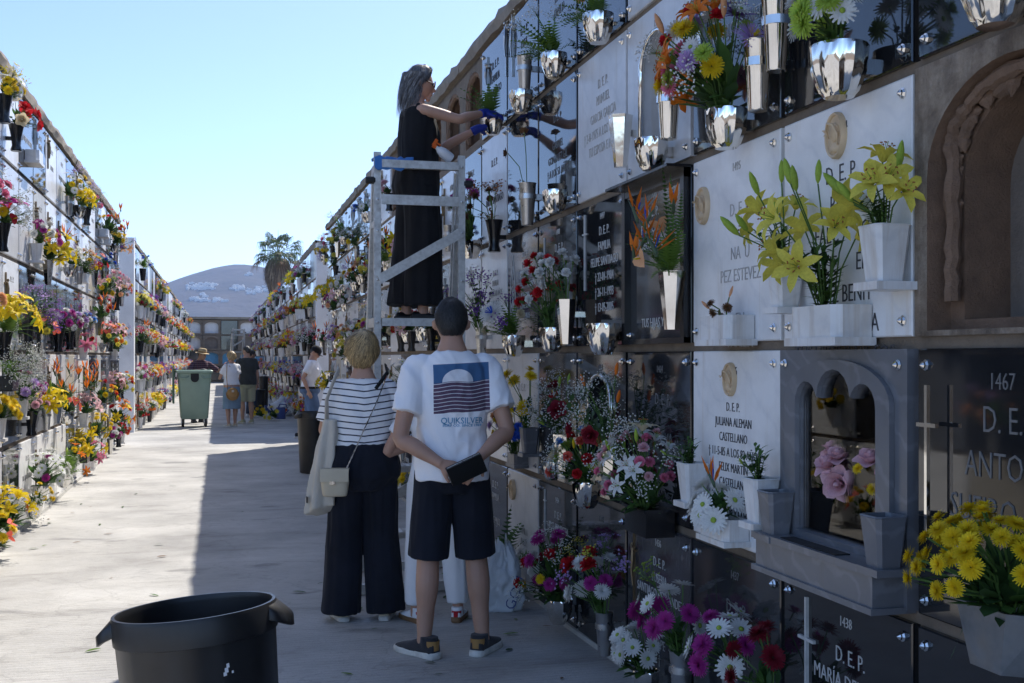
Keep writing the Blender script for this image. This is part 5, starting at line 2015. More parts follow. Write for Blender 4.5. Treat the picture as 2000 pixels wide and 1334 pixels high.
for i, (u, v, rp, fl, sty, wd, vk) in enumerate(LEFT):
    me, h, out, rim = vase_mesh(vk)
    pw, D = wallpt(u, v + rp * .45, XL + .03 + out + .02)
    k, r = wL1.cell(pw)
    k = min(k, wL1.n - 1)
    o = SLABS[('L1', k, r)]
    p = wL1.local(k, r, pw)
    z = p.z
    if r == 0:
        z = max(z, h + .005)
    b, rz = put_vase(vk, o, p.x, z)
    LOC.add((k, r))
    lab = '%s bouquet, %s row, %s column from passage, sunlit wall' % (wd, ORD[r + 1] if r < 4 else 'top', ORD[wL1.n - k])
    bouquet(lab, b, rz, rp * .86 * D / F, fl, sty, i + 70, up=.45, group='bouquets along the sunlit wall')
for i in range(90):
    k = vr.randrange(0, wL1.n)
    r = vr.choice([0, 1, 1, 2, 2, 3, 3, 4])
    if (k, r) in LOC:
        continue
    if k > 4 and vr.random() < .45:
        LOC.add((k, r))
        put_vase(vr.choice(['bowl', 'tube', 'hex', 'pot', 'planter']), SLABS[('L1', k, r)], vr.uniform(-.25, .25), .23)
        continue
    LOC.add((k, r))
    o = SLABS[('L1', k, r)]
    vk = vr.choice(['bowl', 'tube', 'hex', 'blackvase', 'pot'])
    b, rz = put_vase(vk, o, vr.uniform(-.2, .2), vase_mesh(vk)[1] + .02)
    me, wd = vr.choice(FARM)
    bouquet('%s bunch, %s row, %s column from passage, sunlit wall' % (wd, ORD[r + 1] if r < 4 else 'top', ORD[wL1.n - k]), b, rz, vr.uniform(.12, .16), FARSPEC[wd], vr.choice(['leafy', 'leafy', 'sparse', 'fern']), i + 300, group='bouquets along the sunlit wall')

# bunches on the walls beyond the passages
for w_, dens, ph in ((wL2, .86, 'on the sunlit wall past the first passage'), (wR2, .74, 'on the shaded wall past the passage')):
    for k in range(w_.n):
        for r in range(5):
            if vr.random() > dens * (.35 if r == 4 else 1):
                continue
            yc = w_.y0 + (k + vr.uniform(.25, .75)) * PX
            me, wd = vr.choice(FARM)
            b = Vector((w_.X + (-.13 if w_.right else .13), yc, r * PZ + vr.uniform(.2, .32)))
            x = link('bouquet', me, None, b, (0, 0, w_.rz), vr.uniform(.95, 1.4))
            tag(x, '%s bunch, %s row, %s column %s' % (wd, ORD[r + 1] if r < 4 else 'top', ORD[k + 1], 'of far shaded wall' if w_.right else 'of second sunlit wall'), 'flowers', 'bunches ' + ph)
for w_ in (wL3, wL4, wR3):
    mats, md = [], MD()
    verts, faces, mi_ = [], [], []
    for k in range(w_.n):
        for r in range(5):
            if vr.random() > (.7 if r < 4 else .3):
                continue
            me, wd = FARM[vr.randrange(len(FARM))]
            for s_ in me.materials:
                if s_.name not in mats:
                    mats.append(s_.name)
            mp = [mats.index(s_.name) for s_ in me.materials]
            yc = (k + vr.uniform(.25, .75)) * PX
            M = Matrix.Translation((w_.sx * yc, -.13, r * PZ + .25)) @ Matrix.Scale(vr.uniform(.95, 1.35), 4)
            md.add([v.co for v in me.vertices], [tuple(p.vertices) for p in me.polygons], [mp[p.material_index] for p in me.polygons], M)
    x = part('far_bouquets', md, mats, None, loc=(w_.X, w_.y0, 0), rot=(0, 0, w_.rz))
    tag(x, 'mass of tiny bouquets covering the %s' % {'L3': 'third sunlit niche wall', 'L4': 'farthest sunlit niche wall', 'R3': 'farthest shaded niche wall'}[w_.key], 'flowers', kind='stuff')

# ------------------------------------------------------------------ aluminium platform ladder
def platform_ladder(label, loc, rz=0):
    t = thing('platform_ladder', label, 'ladder', loc, rz)
    A = 'aluminium'
    w = .273
    for s in (-1, 1):
        m = MD()
        m.box((s * w, 0, 1.40), (.044, .028, 2.80))
        part('front_post', m, A, t)
        m = MD()
        m.bar((s * w * 1.02, .10, 2.70), (s * w * 1.08, .74, .02), .028, .055)
        m.bar((s * w * 1.02 - s * .028, .10, 2.70), (s * w * 1.08 - s * .028, .74, .02), .012, .035)
        part('rear_leg', m, A, t)
        m = MD()
        m.bar((s * w, .02, 1.72), (s * w * 1.02, .42, 1.72), .03, .06)
        part('side_beam', m, A, t)
        m = MD()
        m.bar((s * w, .01, 2.70), (s * w * 1.02, .12, 2.70), .03, .04)
        m.bar((s * w, .01, 2.35), (s * w * 1.02, .20, 2.35), .03, .04)
        part('side_rail', m, A, t)
        m = MD()
        m.lathe([(.02, -.03), (.024, -.01), (.024, .02), (.02, .03)], 10, M=Matrix.Translation((s * w * 1.16, .0, 2.62)) @ Matrix.Rotation(PI / 2, 4, 'Y'))
        part('hinge', m, 'rubber', t, sm=R(40))
    m = MD()
    m.box((0, -.02, 2.725), (2 * w - .05, .045, .05))
    m.box((0, .06, 2.742), (2 * w - .05, .13, .012))
    m.box((0, .115, 2.755), (2 * w - .05, .012, .04))
    part('top_tray', m, A, t)
    m = MD()
    m.box((0, -.017, 2.50), (2 * w - .05, .014, .062))
    part('guard_rail', m, A, t)
    for z, zz in ((1.99, 2.30), (1.18, 1.50), (.56, .86)):
        m = MD()
        m.bar((-w * .97, -.02, z), (w * .97, -.02, zz), .014, .062, up=(0, 1, 0))
        mm = MD()
        mm.bar((-w * .97, -.022, z), (w * .97, -.022, zz), .062, .012, up=(0, 1, 0))
        part('brace', mm, A, t)
    m = MD()
    m.box((0, .21, 1.735), (2 * w - .06, .44, .02))
    m.box((0, -.005, 1.722), (2 * w - .055, .02, .05))
    part('platform', m, A, t)
    for z in (.38, .80, 1.26):
        m = MD()
        m.box((0, .05, z), (2 * w - .06, .17, .012))
        m.box((0, -.03, z - .014), (2 * w - .06, .014, .038))
        st = part('tread', m, A, t)
        gm = MD()
        for i in range(9):
            gm.box((-.20 + i * .05, .045, z + .009), (.022, .11, .005))
        part('grip_strip', gm, 'steel_brushed', st)
    m = MD()
    m.box((-.03, -.03, .036), (.80, .04, .062))
    part('base_bar', m, A, t)
    m = MD()
    m.box((0, .74, .036), (.64, .04, .05))
    part('base_bar', m, A, t)
    for x, y in ((-.40, -.03), (.35, -.03), (-.31, .74), (.31, .74)):
        m = MD()
        m.lathe([(.028, 0), (.03, .005), (.026, .03)], 10, M=Matrix.Translation((x, y, 0)))
        part('foot', m, 'rubber', t)
    rv = MD()
    rv.lathe([(.009, 0), (.008, .004), (.001, .006)], 8, M=Matrix.Rotation(PI / 2, 4, 'X'))
    rme = rv.mesh('rivet', ['steel_brushed'])
    for z in (2.725, 2.50, 1.99, 2.30, 1.72, 1.26, .80, .38):
        for s in (-1, 1):
            link('rivet', rme, t, (s * w, -.014 if z < 2.7 else -.015, z))
    return t


LX, LY = 1.245, 7.2
platform_ladder('tall aluminium platform ladder with the woman in black standing on it', (LX, LY, 0))
p_ = at_depth(466, 700, 52)
platform_ladder('distant aluminium ladder against the end of the alley', (p_.x, p_.y, 0), .3)

# cloth and spray bottle on the tray
cm = MD()
n = 22
crn = random.Random(3)
vv = []
for i in range(n + 1):
    for j in range(n + 1):
        a, b = i / n - .5, j / n - .5
        x, y = a * .20, b * .17
        z = .012 + .020 * abs(noise.noise((x * 16, y * 20, 1))) + .016 * noise.noise((x * 34, y * 30, 4))
        if y < -.045:
            z -= (-.045 - y) * 1.6
            y = -.045 - (-.045 - y) * .25
        vv.append((x, y, max(z, -.09)))
cm.add(vv, [(i * (n + 1) + j, (i + 1) * (n + 1) + j, (i + 1) * (n + 1) + j + 1, i * (n + 1) + j + 1) for i in range(n) for j in range(n)])
o = part('cleaning_cloth', cm, 'cloth_blue', None, sm=True, loc=(LX - .17, LY + .03, 2.752), scale=1.25)
so = o.modifiers.new('s', 'SOLIDIFY')
so.thickness = .004
tag(o, 'crumpled blue cloth lying on the top tray of the ladder', 'cloth')
sb = thing('spray_bottle', 'white spray bottle with orange trigger head lying on the ladder tray', 'spray bottle', (LX + .16, LY + .03, 2.749), .2)
sb.scale = (.78, .78, .78)
m = MD()
tilt = Matrix.Translation((0, 0, .04)) @ Matrix.Rotation(-.62, 4, 'Y')
m.lathe([(.001, -.005), (.040, 0), (.044, .02), (.043, .09), (.030, .13), (.016, .15), (.016, .165), (.001, .166)], 16, M=Matrix.Translation((.07, 0, .045)) @ Matrix.Rotation(-1.0, 4, 'Y'))
part('bottle', m, 'plastic_white', sb, sm=R(50))
m = MD()
Mh = Matrix.Translation((.07, 0, .045)) @ Matrix.Rotation(-1.0, 4, 'Y')
for c, d in (((0, 0, .178), (.032, .03, .03)), ((.028, 0, .19), (.06, .022, .024)), ((.035, 0, .16), (.012, .014, .045))):
    m.box(c, d, 0, Mh)
part('trigger_head', m, 'plastic_orange', sb)

# ------------------------------------------------------------------ black tubs
def tub(label, loc, H, Rt, Rb, rz=0, tilt=(0, 0), n=44, marks=False, oval=1.0, handles=True, group=None):
    t = thing('black_bin', label, 'bin', loc, rz, group)
    t.rotation_euler = (tilt[0], tilt[1], rz)
    m = MD()
    m.lathe([(Rb * .9, 0), (Rb, .01), (Rt * .955, H - .075), (Rt * .962, H - .07), (Rt * .93, H - .02), (Rt * .925, H - .06), (Rb * .93, .03), (.001, .03)], n, cap1=False, fl=lambda i, j: 1 + (.012 if (j % 6 == 0 and i in (1, 2)) else 0))
    part('body', m, 'plastic_black', t, sm=R(28), scale=(1, oval, 1))
    m = MD()
    m.lathe([(Rt * .966, H - .082), (Rt * .99, H - .08), (Rt * 1.0, H - .012), (Rt * .985, H), (Rt * .945, H), (Rt * .93, H - .012), (Rt * .935, H - .03)], n, cap0=False, cap1=False)
    part('rim', m, 'plastic_black', t, sm=R(40), scale=(1, oval, 1))
    if handles:
        for s in (-1, 1):
            m = MD()
            rs = []
            for i in range(9):
                a = (i / 8 - .5) * .75
                k = math.cos((i / 8 - .5) * PI)
                r0 = Rt * .985
                r1 = r0 + .002 + .048 * k ** .6
                c, sn = math.cos(a) * s, math.sin(a) * oval
                z1 = H - .02 - .035 * k
                rs.append([(r0 * c, r0 * sn, H - .006), (r1 * c, r1 * sn, z1), (r1 * c, r1 * sn, z1 - .03), ((r1 - .008) * c, (r1 - .008) * sn, z1 - .03), ((r1 - .010) * c, (r1 - .010) * sn, z1 - .01), (r0 * c, r0 * sn, H - .03)])
            m.rings(rs)
            part('handle', m, 'plastic_black', t, sm=R(50))
    if marks:
        m = MD()
        a = -1.10
        r = Rt * .958
        for da, dz, w_, h_ in ((0, 0, .011, .016), (.02, .012, .009, .014), (-.02, -.010, .010, .012), (.075, -.008, .006, .008)):
            c, sn = math.cos(a + da), math.sin(a + da)
            z = H - .155 + dz
            tx, ty = -sn, c
            rr = r * (1 - (.07 * (.155 - dz) / H)) + .006
            m.add([(rr * c - tx * w_ * .5, rr * sn - ty * w_ * .5, z - h_ * .5), (rr * c + tx * w_ * .5, rr * sn + ty * w_ * .5, z - h_ * .4), (rr * c + tx * w_ * .4, rr * sn + ty * w_ * .4, z + h_ * .5), (rr * c - tx * w_ * .5, rr * sn - ty * w_ * .5, z + h_ * .4)], [(0, 1, 2, 3)])
        part('label_scrap', m, 'plastic_white', t)
    return t


p_ = at_depth(420, 1198, 3.38)
tub('big black plastic tub with two lug handles standing open in the alley', (p_.x, p_.y, 0), .755, .242, .205, -.12, (-.045, -.085), 66, True)
p_, D = groundpt(612, 923)
tub('black plastic bin beside the blond woman with leaf tips poking out', (p_.x, p_.y, 0), .79, .215, .175, .4)
lf = MD()
for i in range(9):
    a = crn.uniform(-.6, .9)
    leaf(lf, (.08, -.05, .70), (math.cos(a), crn.uniform(-.4, .4), crn.uniform(.6, 1.3)), crn.uniform(.25, .4), .012, crn.choice([0, 1]), .7, 4)
o = part('leaf_bundle', lf, ['leaf_mid', 'leaf_light'], None, loc=p_)
tag(o, 'long green leaf blades sticking out of the black bin', 'leaves')
p_, D = groundpt(503, 811)
tub('distant black bin standing by the couple at the shaded wall', (p_.x, p_.y, 0), .66, .19, .16, 0)
p_, D = groundpt(508, 792)
tub('smaller black tub behind the distant black bin', (p_.x + .1, p_.y, 0), .9, .15, .13, 0, handles=False)

# ------------------------------------------------------------------ green wheeled waste container
p_, D = groundpt(379, 833)
gc = thing('waste_container', 'pale green wheeled waste container with its lid hanging open', 'container', (p_.x, p_.y, 0), .06)


def rrect(a, b, z, c=.05):
    pts = []
    for sx, sy, a0 in ((1, 1, 0), (-1, 1, PI / 2), (-1, -1, PI), (1, -1, 3 * PI / 2)):
        for q in range(4):
            t = a0 + PI / 2 * q / 3
            pts.append((sx * (a - c) + c * math.cos(t), sy * (b - c) + c * math.sin(t), z))
    return pts


m = MD()
m.rings([rrect(.27, .24, .17), rrect(.285, .26, .20), rrect(.325, .33, .90), rrect(.345, .35, 1.17), rrect(.33, .335, 1.17), rrect(.30, .30, .60), rrect(.26, .24, .24)])
part('body', m, 'plastic_green', gc, sm=R(35))
m = MD()
m.rings([rrect(.345, .35, 1.15), rrect(.375, .385, 1.165), rrect(.378, .388, 1.20), rrect(.365, .375, 1.215), rrect(.33, .335, 1.212), rrect(.33, .335, 1.15)], cap0=False, cap1=False)
part('rim', m, 'plastic_green', gc, sm=R(35))
m = MD()
pts = [(-.085, 0), (.085, 0), (.085, -.10)] + [(.085 * math.cos(a), -.10 - .085 * math.sin(a)) for a in [PI * i / 8 for i in range(1, 8)]] + [(-.085, -.10)]
m.add([(x, -.352 - z * -.04, 1.145 + z) for x, z in pts], [tuple(range(len(pts)))[::-1]])
part('dark_u_panel', m, 'slot_dark', gc)  # flat dark U below the rim; no notch is cut through the wall
for s in (-1, 1):
    m = MD()
    m.tube([(s * .34, -.34, 1.16), (s * .32, -.375, 1.06), (s * .18, -.365, 1.045), (s * .13, -.352, 1.10)], .014, 6)
    part('handle', m, 'plastic_green', gc, sm=True)
    for y in (-.2, .2):
        wh = MD()
        wh.lathe([(.03, -.022), (.085, -.022), (.09, -.012), (.09, .012), (.085, .022), (.03, .022)], 18, M=Matrix.Translation((s * .235, y, .09)) @ Matrix.Rotation(PI / 2, 4, 'Y'))
        w0 = part('wheel', wh, 'rubber', gc, sm=R(40))
        fk = MD()
        fk.box((s * .235 - .032, y, .13), (.008, .05, .13))
        fk.box((s * .235 + .032, y, .13), (.008, .05, .13))
        fk.box((s * .235, y, .188), (.08, .08, .02))
        part('fork', fk, 'steel_brushed', w0)
m = MD()
m.bar((-.41, -.30, 1.24), (-.445, -.30, .52), .035, .0)if False else m.box((-.43, .0, .88), (.035, .66, .74))
m.box((-.41, .0, 1.235), (.06, .62, .03))
part('lid', m, 'plastic_dkgreen', gc)

# ------------------------------------------------------------------ fan palm behind the shaded wall
PD = 82
pt = at_depth(543, 697, PD)
top = at_depth(543, 505, PD)
bot_v = 580
palm = thing('fan_palm', 'tall fan palm with a thick skirt of dead fronds beyond the wall', 'palm tree', (pt.x, pt.y, 0))
hz = top.z
m = MD()
m.tube([(0, 0, -.1), (.05, 0, hz * .5), (0, 0, hz + .4)], [.28, .22, .24], 12)
part('trunk', m, 'palm_trunk', palm, sm=True)
sk = MD()
prn = random.Random(6)
zb = at_depth(543, 590, PD).z
sh = hz - zb
prof = lambda t: .34 + .62 * math.sin(PI * min(1, (t * .95 + .06)) ** .75) * (1 - .25 * t)
rs = []
for i in range(12):
    t = i / 11
    r = prof(t) * .74 if i < 11 else .2
    rs.append([(r * (1 + .12 * math.sin(5 * a + i)) * math.cos(a), r * math.sin(a), hz - sh * t) for a in [2 * PI * j / 16 for j in range(16)]])
sk.rings(rs)
for i in range(2600):
    a = prn.uniform(0, 2 * PI)
    t0 = prn.uniform(0, .8)
    L = prn.uniform(.5, 1.3)
    z0 = hz - sh * t0
    r0 = prof(t0) * prn.uniform(.74, 1.05)
    r1 = prof(min(1, t0 + L / sh)) * prn.uniform(.85, 1.45)
    w_ = prn.uniform(.02, .07)
    c, s = math.cos(a), math.sin(a)
    sk.add([(r0 * c - s * w_, r0 * s + c * w_, z0), (r0 * c + s * w_, r0 * s - c * w_, z0), (r1 * c, r1 * s, z0 - L)], [(0, 1, 2)], i % 3)
tag(part('dead_frond_skirt', sk, ['palm_skirt', 'palm_skirt_pale', 'palm_trunk'], palm), kind='stuff')
ptex = ['leaf_mid', 'leaf_light', 'leaf_dry']


def fan_leaf(m, az, el, pet, rad, mi_):
    d = Vector((math.cos(az) * math.cos(el), math.sin(az) * math.cos(el), math.sin(el)))
    p0 = Vector((0, 0, 0))
    p1 = d * pet + Vector((0, 0, -.06 * pet * pet))
    m.tube([p0, (p0 + p1) / 2 + Vector((0, 0, .05)), p1], [.03, .022, .018], 4, 3)
    s = d.cross(Vector((0, 0, 1))).normalized()
    up = s.cross(d)
    d2 = (d + Vector((0, 0, -.25))).normalized()
    for i in range(20):
        a = (i / 19 - .5) * 3.7
        e = (d2 * math.cos(a) + s * math.sin(a)).normalized()
        L = rad * (1 - .25 * abs(a) / 1.9) * prn.uniform(.85, 1.1)
        side = e.cross(up).normalized() * (.05 * rad)
        mid = p1 + e * L * .55 + up * (.05 * rad * math.cos(a * 9))
        tip = p1 + e * L * .85 + Vector((0, 0, -.18 * L * prn.uniform(.6, 1.6)))
        tip2 = p1 + e * L * .98 + Vector((0, 0, -1.0 * L * prn.uniform(.6, 1.4)))
        m.add([p1, mid - side, tip - side * .5, tip2, tip + side * .5, mid + side], [(0, 1, 5), (1, 2, 4, 5), (2, 3, 4)], mi_)


crown = link('crown', None, palm, (0, 0, hz + .35))
for i in range(30):
    m = MD()
    az = i * 2.399
    el = [1.1, .75, .45, .2, -.05, -.35][i % 6] + prn.uniform(-.12, .12)
    fan_leaf(m, az, el, prn.uniform(1.0, 1.5), prn.uniform(.7, .9), 2 if (el < -.2 and prn.random() < .6) else prn.choice([0, 0, 1]))
    part('frond', m, ['palm_leaf', 'leaf_mid', 'leaf_dry', 'stem_green'], crown)
m = MD()
m.tube([(0, 0, 0), (.01, 0, 1.0), (0, 0, 1.75)], [.03, .025, .005], 5)
part('spear_leaf', m, 'leaf_dark', crown)

# ------------------------------------------------------------------ things on the ground
def plastic_bag(label, loc, w, h, rz, mark=False, seed=1):
    m = MD()
    rs = []
    for i in range(31):
        t = i / 30
        r = w * (.75 + .35 * math.sin(PI * (.15 + .75 * t))) * (1 - .55 * max(0, t - .55) / .45)
        ring = []
        for j in range(64):
            a = 2 * PI * j / 64
            k = 1 + .36 * noise.noise((2.2 * math.cos(a), 2.2 * math.sin(a), t * 3 + seed)) + .20 * (1 - 2 * abs(noise.noise((3.5 * math.cos(a), 3.5 * math.sin(a), t * 6 + seed)))) - .1
            ring.append((r * k * math.cos(a), r * k * .6 * math.sin(a), h * t * (1 + .24 * noise.noise((3 * math.cos(a), 3 * math.sin(a), seed)))))
        rs.append(ring)
    m.rings(rs, cap1=False)
    t = thing('plastic_bag', label, 'bag', loc, rz)
    part('sack', m, 'bag_plastic', t, sm=True)
    if mark:
        x = link('print', TEXTS['bagmark'], t, (.03, -w * .86, h * .34), (0, -1.2, 0), .9)
    return t


p_, D = groundpt(975, 1192)
plastic_bag('white plastic bag with blue print slumped beside the man\'s leg', (p_.x + .02, p_.y, 0), .115, .40, -.2, True, 3)
fb = MD()
frn = random.Random(9)
for i in range(30):
    a = frn.uniform(0, 2 * PI)
    frond(fb, (frn.gauss(0, .05), frn.gauss(0, .05), .12), (math.cos(a), math.sin(a), frn.uniform(.5, 2.2)), frn.uniform(.32, .52), frn.uniform(.07, .11), frn.choice([0, 0, 1]), frn.uniform(.3, 1.0), 16)
fb.lathe([(.10, 0), (.12, .02), (.14, .16), (.12, .15)], 12, 2)
p_, D = groundpt(1012, 1175)
o = part('fern_bunch', fb, ['leaf_mid', 'leaf_dark', 'plastic_black'], None, loc=(1.68, 6.92, .0))
tag(o, 'bushy green fern bunch in a pot on the ground by the wall foot', 'fern')
p_, D = groundpt(562, 812)
plastic_bag('pale plastic bag on the ground in front of the capped man', p_, .38, .50, .1, False, 8)
p_, D = groundpt(548, 818)
wc = thing('watering_can', 'dark blue watering can beside the pale plastic bag', 'watering can', p_, .4)
m = MD()
m.lathe([(.11, 0), (.12, .01), (.11, .26), (.10, .28), (.06, .28)], 16)
part('body', m, 'plastic_blue', wc, sm=R(40))
m = MD()
m.tube([(-.10, 0, .06), (-.22, 0, .2), (-.30, 0, .36)], [.03, .02, .018], 8)
part('spout', m, 'plastic_blue', wc, sm=True)
m = MD()
m.tube([(.10, 0, .1), (.2, 0, .2), (.14, 0, .34), (-.02, 0, .36), (-.06, 0, .27)], .014, 6)
part('handle', m, 'plastic_blue', wc, sm=True)
p_, D = groundpt(527, 806)
bk = MD()
bk.lathe([(.10, 0), (.11, .01), (.15, .20), (.155, .2), (.14, .19), (.10, .02)], 16)
o = part('bucket', bk, 'plastic_blue', None, sm=R(40), loc=p_)
tag(o, 'small dark blue bucket left of the watering can', 'bucket')
for i, (u, v, cl, lab) in enumerate(((512, 818, 'yellow', 'discarded yellow flowers on the ground by the distant black bin'), (583, 812, 'orange', 'orange and yellow flowers heaped on the ground at the shaded wall'), (538, 822, 'lemon', 'small green heap of cuttings beside the watering can'))):
    p_, D = groundpt(u, v)
    p_.z = .06
    bouquet(lab, p_, -PI / 2, .28 if i == 1 else .2, [('mum', cl, 8, 1.3), ('lily', 'yellow', 2 if i < 2 else 0)], 'leafy', i + 5, up=.3, stems=False)
# fallen leaves and petals
lrn = random.Random(15)
lfm = []
for q in range(4):
    m = MD()
    leaf(m, (0, 0, .006), (1, lrn.uniform(-.3, .3), .12), .07, .012, 0, .3, 3)
    lfm.append(m.mesh('fallen_leaf', [['leaf_mid', 'leaf_light', 'leaf_dry', 'leaf_dark'][q]]))
for (u, v) in ((138, 1003), (94, 1024), (56, 1074), (90, 1012), (157, 1060), (300, 1066), (160, 985), (180, 990), (330, 950), (700, 1090), (830, 1075), (860, 1078), (1060, 1225), (1010, 1213), (220, 1130), (1012, 1240), (470, 1000), (355, 880)) + tuple((lrn.uniform(20, 330), lrn.uniform(870, 1300)) for _ in range(14)) + tuple((lrn.uniform(560, 1180), lrn.uniform(1130, 1330)) for _ in range(16)):
    p_, D = groundpt(u, v)
    if not (-1.55 < p_.x < 1.78):
        continue
    o = link('fallen_leaf', lrn.choice(lfm), None, (p_.x, p_.y, .004), (lrn.uniform(-.1, .1), 0, lrn.uniform(0, 6.28)), lrn.uniform(.5, 1.3))
    tag(o, 'small fallen leaf lying on the concrete paving', 'leaf', 'leaves scattered on the paving')

# ------------------------------------------------------------------ people
V = Vector


def sup(cx, cy, z, rx, ry, n=28, e=2.3, M=None):
    out = []
    for j in range(n):
        a = 2 * PI * j / n
        c, s = math.cos(a), math.sin(a)
        out.append((cx + rx * math.copysign(abs(c) ** (2 / e), c), cy + ry * math.copysign(abs(s) ** (2 / e), s), z))
    return out


def limb(md, pts, rad, n=16, flat=1.0, side=None, sub=4):
    """smooth tapered limb through joints"""
    P, Rr = [], []
    pts = [V(p) for p in pts]
    L = len(pts)
    for i in range(L - 1):
        p0, p1, p2, p3 = pts[max(i - 1, 0)], pts[i], pts[i + 1], pts[min(i + 2, L - 1)]
        for q in range(sub):
            t = q / sub
            a = .35 * ((p2 - p0) * t * (1 - t) ** 2 - (p3 - p1) * t * t * (1 - t))
            P.append(p1 + (p2 - p1) * (t * t * (3 - 2 * t) * .3 + t * .7) + a)
            Rr.append(rad[i] + (rad[i + 1] - rad[i]) * (t * t * (3 - 2 * t)))
    P.append(pts[-1])
    Rr.append(rad[-1])
    md.tube(P, Rr, n, 0, True, flat, side)


def hand(md, w, d, nrm, side, curl=.5, s=1.0, thumb=.6, grow=0.0):
    """w wrist, d direction of the hand, nrm palm normal, side=+1 if the thumb lies along d x nrm"""
    d = V(d).normalized()
    nrm = (V(nrm) - d * V(nrm).dot(d)).normalized()
    sd = d.cross(nrm) * side
    w = V(w)
    g = grow
    rs = []
    for t, hw, ht in ((-.015, .024, .021), (.01, .030, .019), (.045, .040, .018), (.08, .041, .016), (.095, .036, .012)):
        c = w + d * t * s
        rs.append([(c + sd * ((hw * s + g) * math.copysign(abs(math.cos(a)) ** .75, math.cos(a))) + nrm * ((ht * s + g) * math.sin(a)))[:] for a in [2 * PI * j / 14 for j in range(14)]])
    md.rings(rs)
    for i, (off, L) in enumerate(((.030, .074), (.010, .083), (-.011, .077), (-.031, .060))):
        p = w + d * .082 * s + sd * off * s
        e = (d + sd * off * 1.4).normalized()
        pts, rad = [p[:]], [.0098 * s + g]
        for q, f in enumerate((.45, .3, .25)):
            e = (Quaternion(sd * 1.0, 0) @ e)
            ax = e.cross(nrm).normalized()
            e = (e * math.cos(curl * (.8 + .25 * q)) + nrm * math.sin(curl * (.8 + .25 * q))).normalized() if q else (e * math.cos(curl * .6) + nrm * math.sin(curl * .6)).normalized()
            p = p + e * (L * f * s)
            pts.append(p[:])
            rad.append((.0092 - .0009 * q) * s + g)
        limb(md, pts, rad, 8, sub=2)
    p = w + d * .022 * s + sd * .030 * s
    e = (d * .72 + sd * .75 + nrm * .25 * thumb).normalized()
    pts, rad = [(w + d * .012 * s + sd * .012 * s)[:], p[:]], [.013 * s + g, .0125 * s + g]
    for L in (.034, .028):
        p = p + e * L * s
        pts.append(p[:])
        rad.append(.0098 * s + g)
        e = (e + d * .5 + nrm * .3 * thumb).normalized()
    limb(md, pts, rad, 8, sub=2)


def head_dir(th, ph):
    """unit head surface, th azimuth from the face (+y), ph polar from the crown"""
    dx, dy, dz = math.sin(ph) * math.sin(th), math.sin(ph) * math.cos(th), math.cos(ph)
    x, y, z = dx * .077, dy * .096, dz * .119
    if dz < 0:
        k = -dz
        x *= 1 - .30 * k ** 1.2
        if dy < 0:
            y *= 1 - .42 * k
        else:
            y *= 1 - .10 * k * k
    if dz > .2 and dy > 0:
        y *= 1 - .05 * dz
    return V((x, y, z))


def head(md, M, s=1.0, nose=1.0):
    n, k = 28, 18
    rs = []
    for i in range(1, k):
        rs.append([(M @ (head_dir(2 * PI * j / n, PI * i / k) * s))[:] for j in range(n)])
    md.rings(rs)
    T = lambda p: (M @ (V(p) * s))[:]
    md.tube([T((0, .080, .012)), T((0, .098, -.012)), T((0, .110, -.030)), T((0, .098, -.040))], [.008 * s, .011 * s, .015 * s, .010 * s], 8)
    for q in (-1, 1):
        md.tube([T((q * .072, -.008, .022)), T((q * .084, -.018, .012)), T((q * .083, -.016, -.012)), T((q * .074, -.004, -.03))], [.010 * s, .014 * s, .013 * s, .008 * s], 6)
        md.tube([T((q * .014, .086, .020)), T((q * .045, .076, .022))], .009 * s, 6)
    md.tube([T((-.024, .082, -.060)), T((0, .092, -.058)), T((.024, .082, -.060))], [.005 * s, .009 * s, .005 * s], 6)
    md.tube([T((-.02, .080, -.070)), T((0, .089, -.070)), T((.02, .080, -.070))], [.005 * s, .008 * s, .005 * s], 6)
    md.tube([T((-.02, .070, -.098)), T((.02, .070, -.098))], .016 * s, 8)


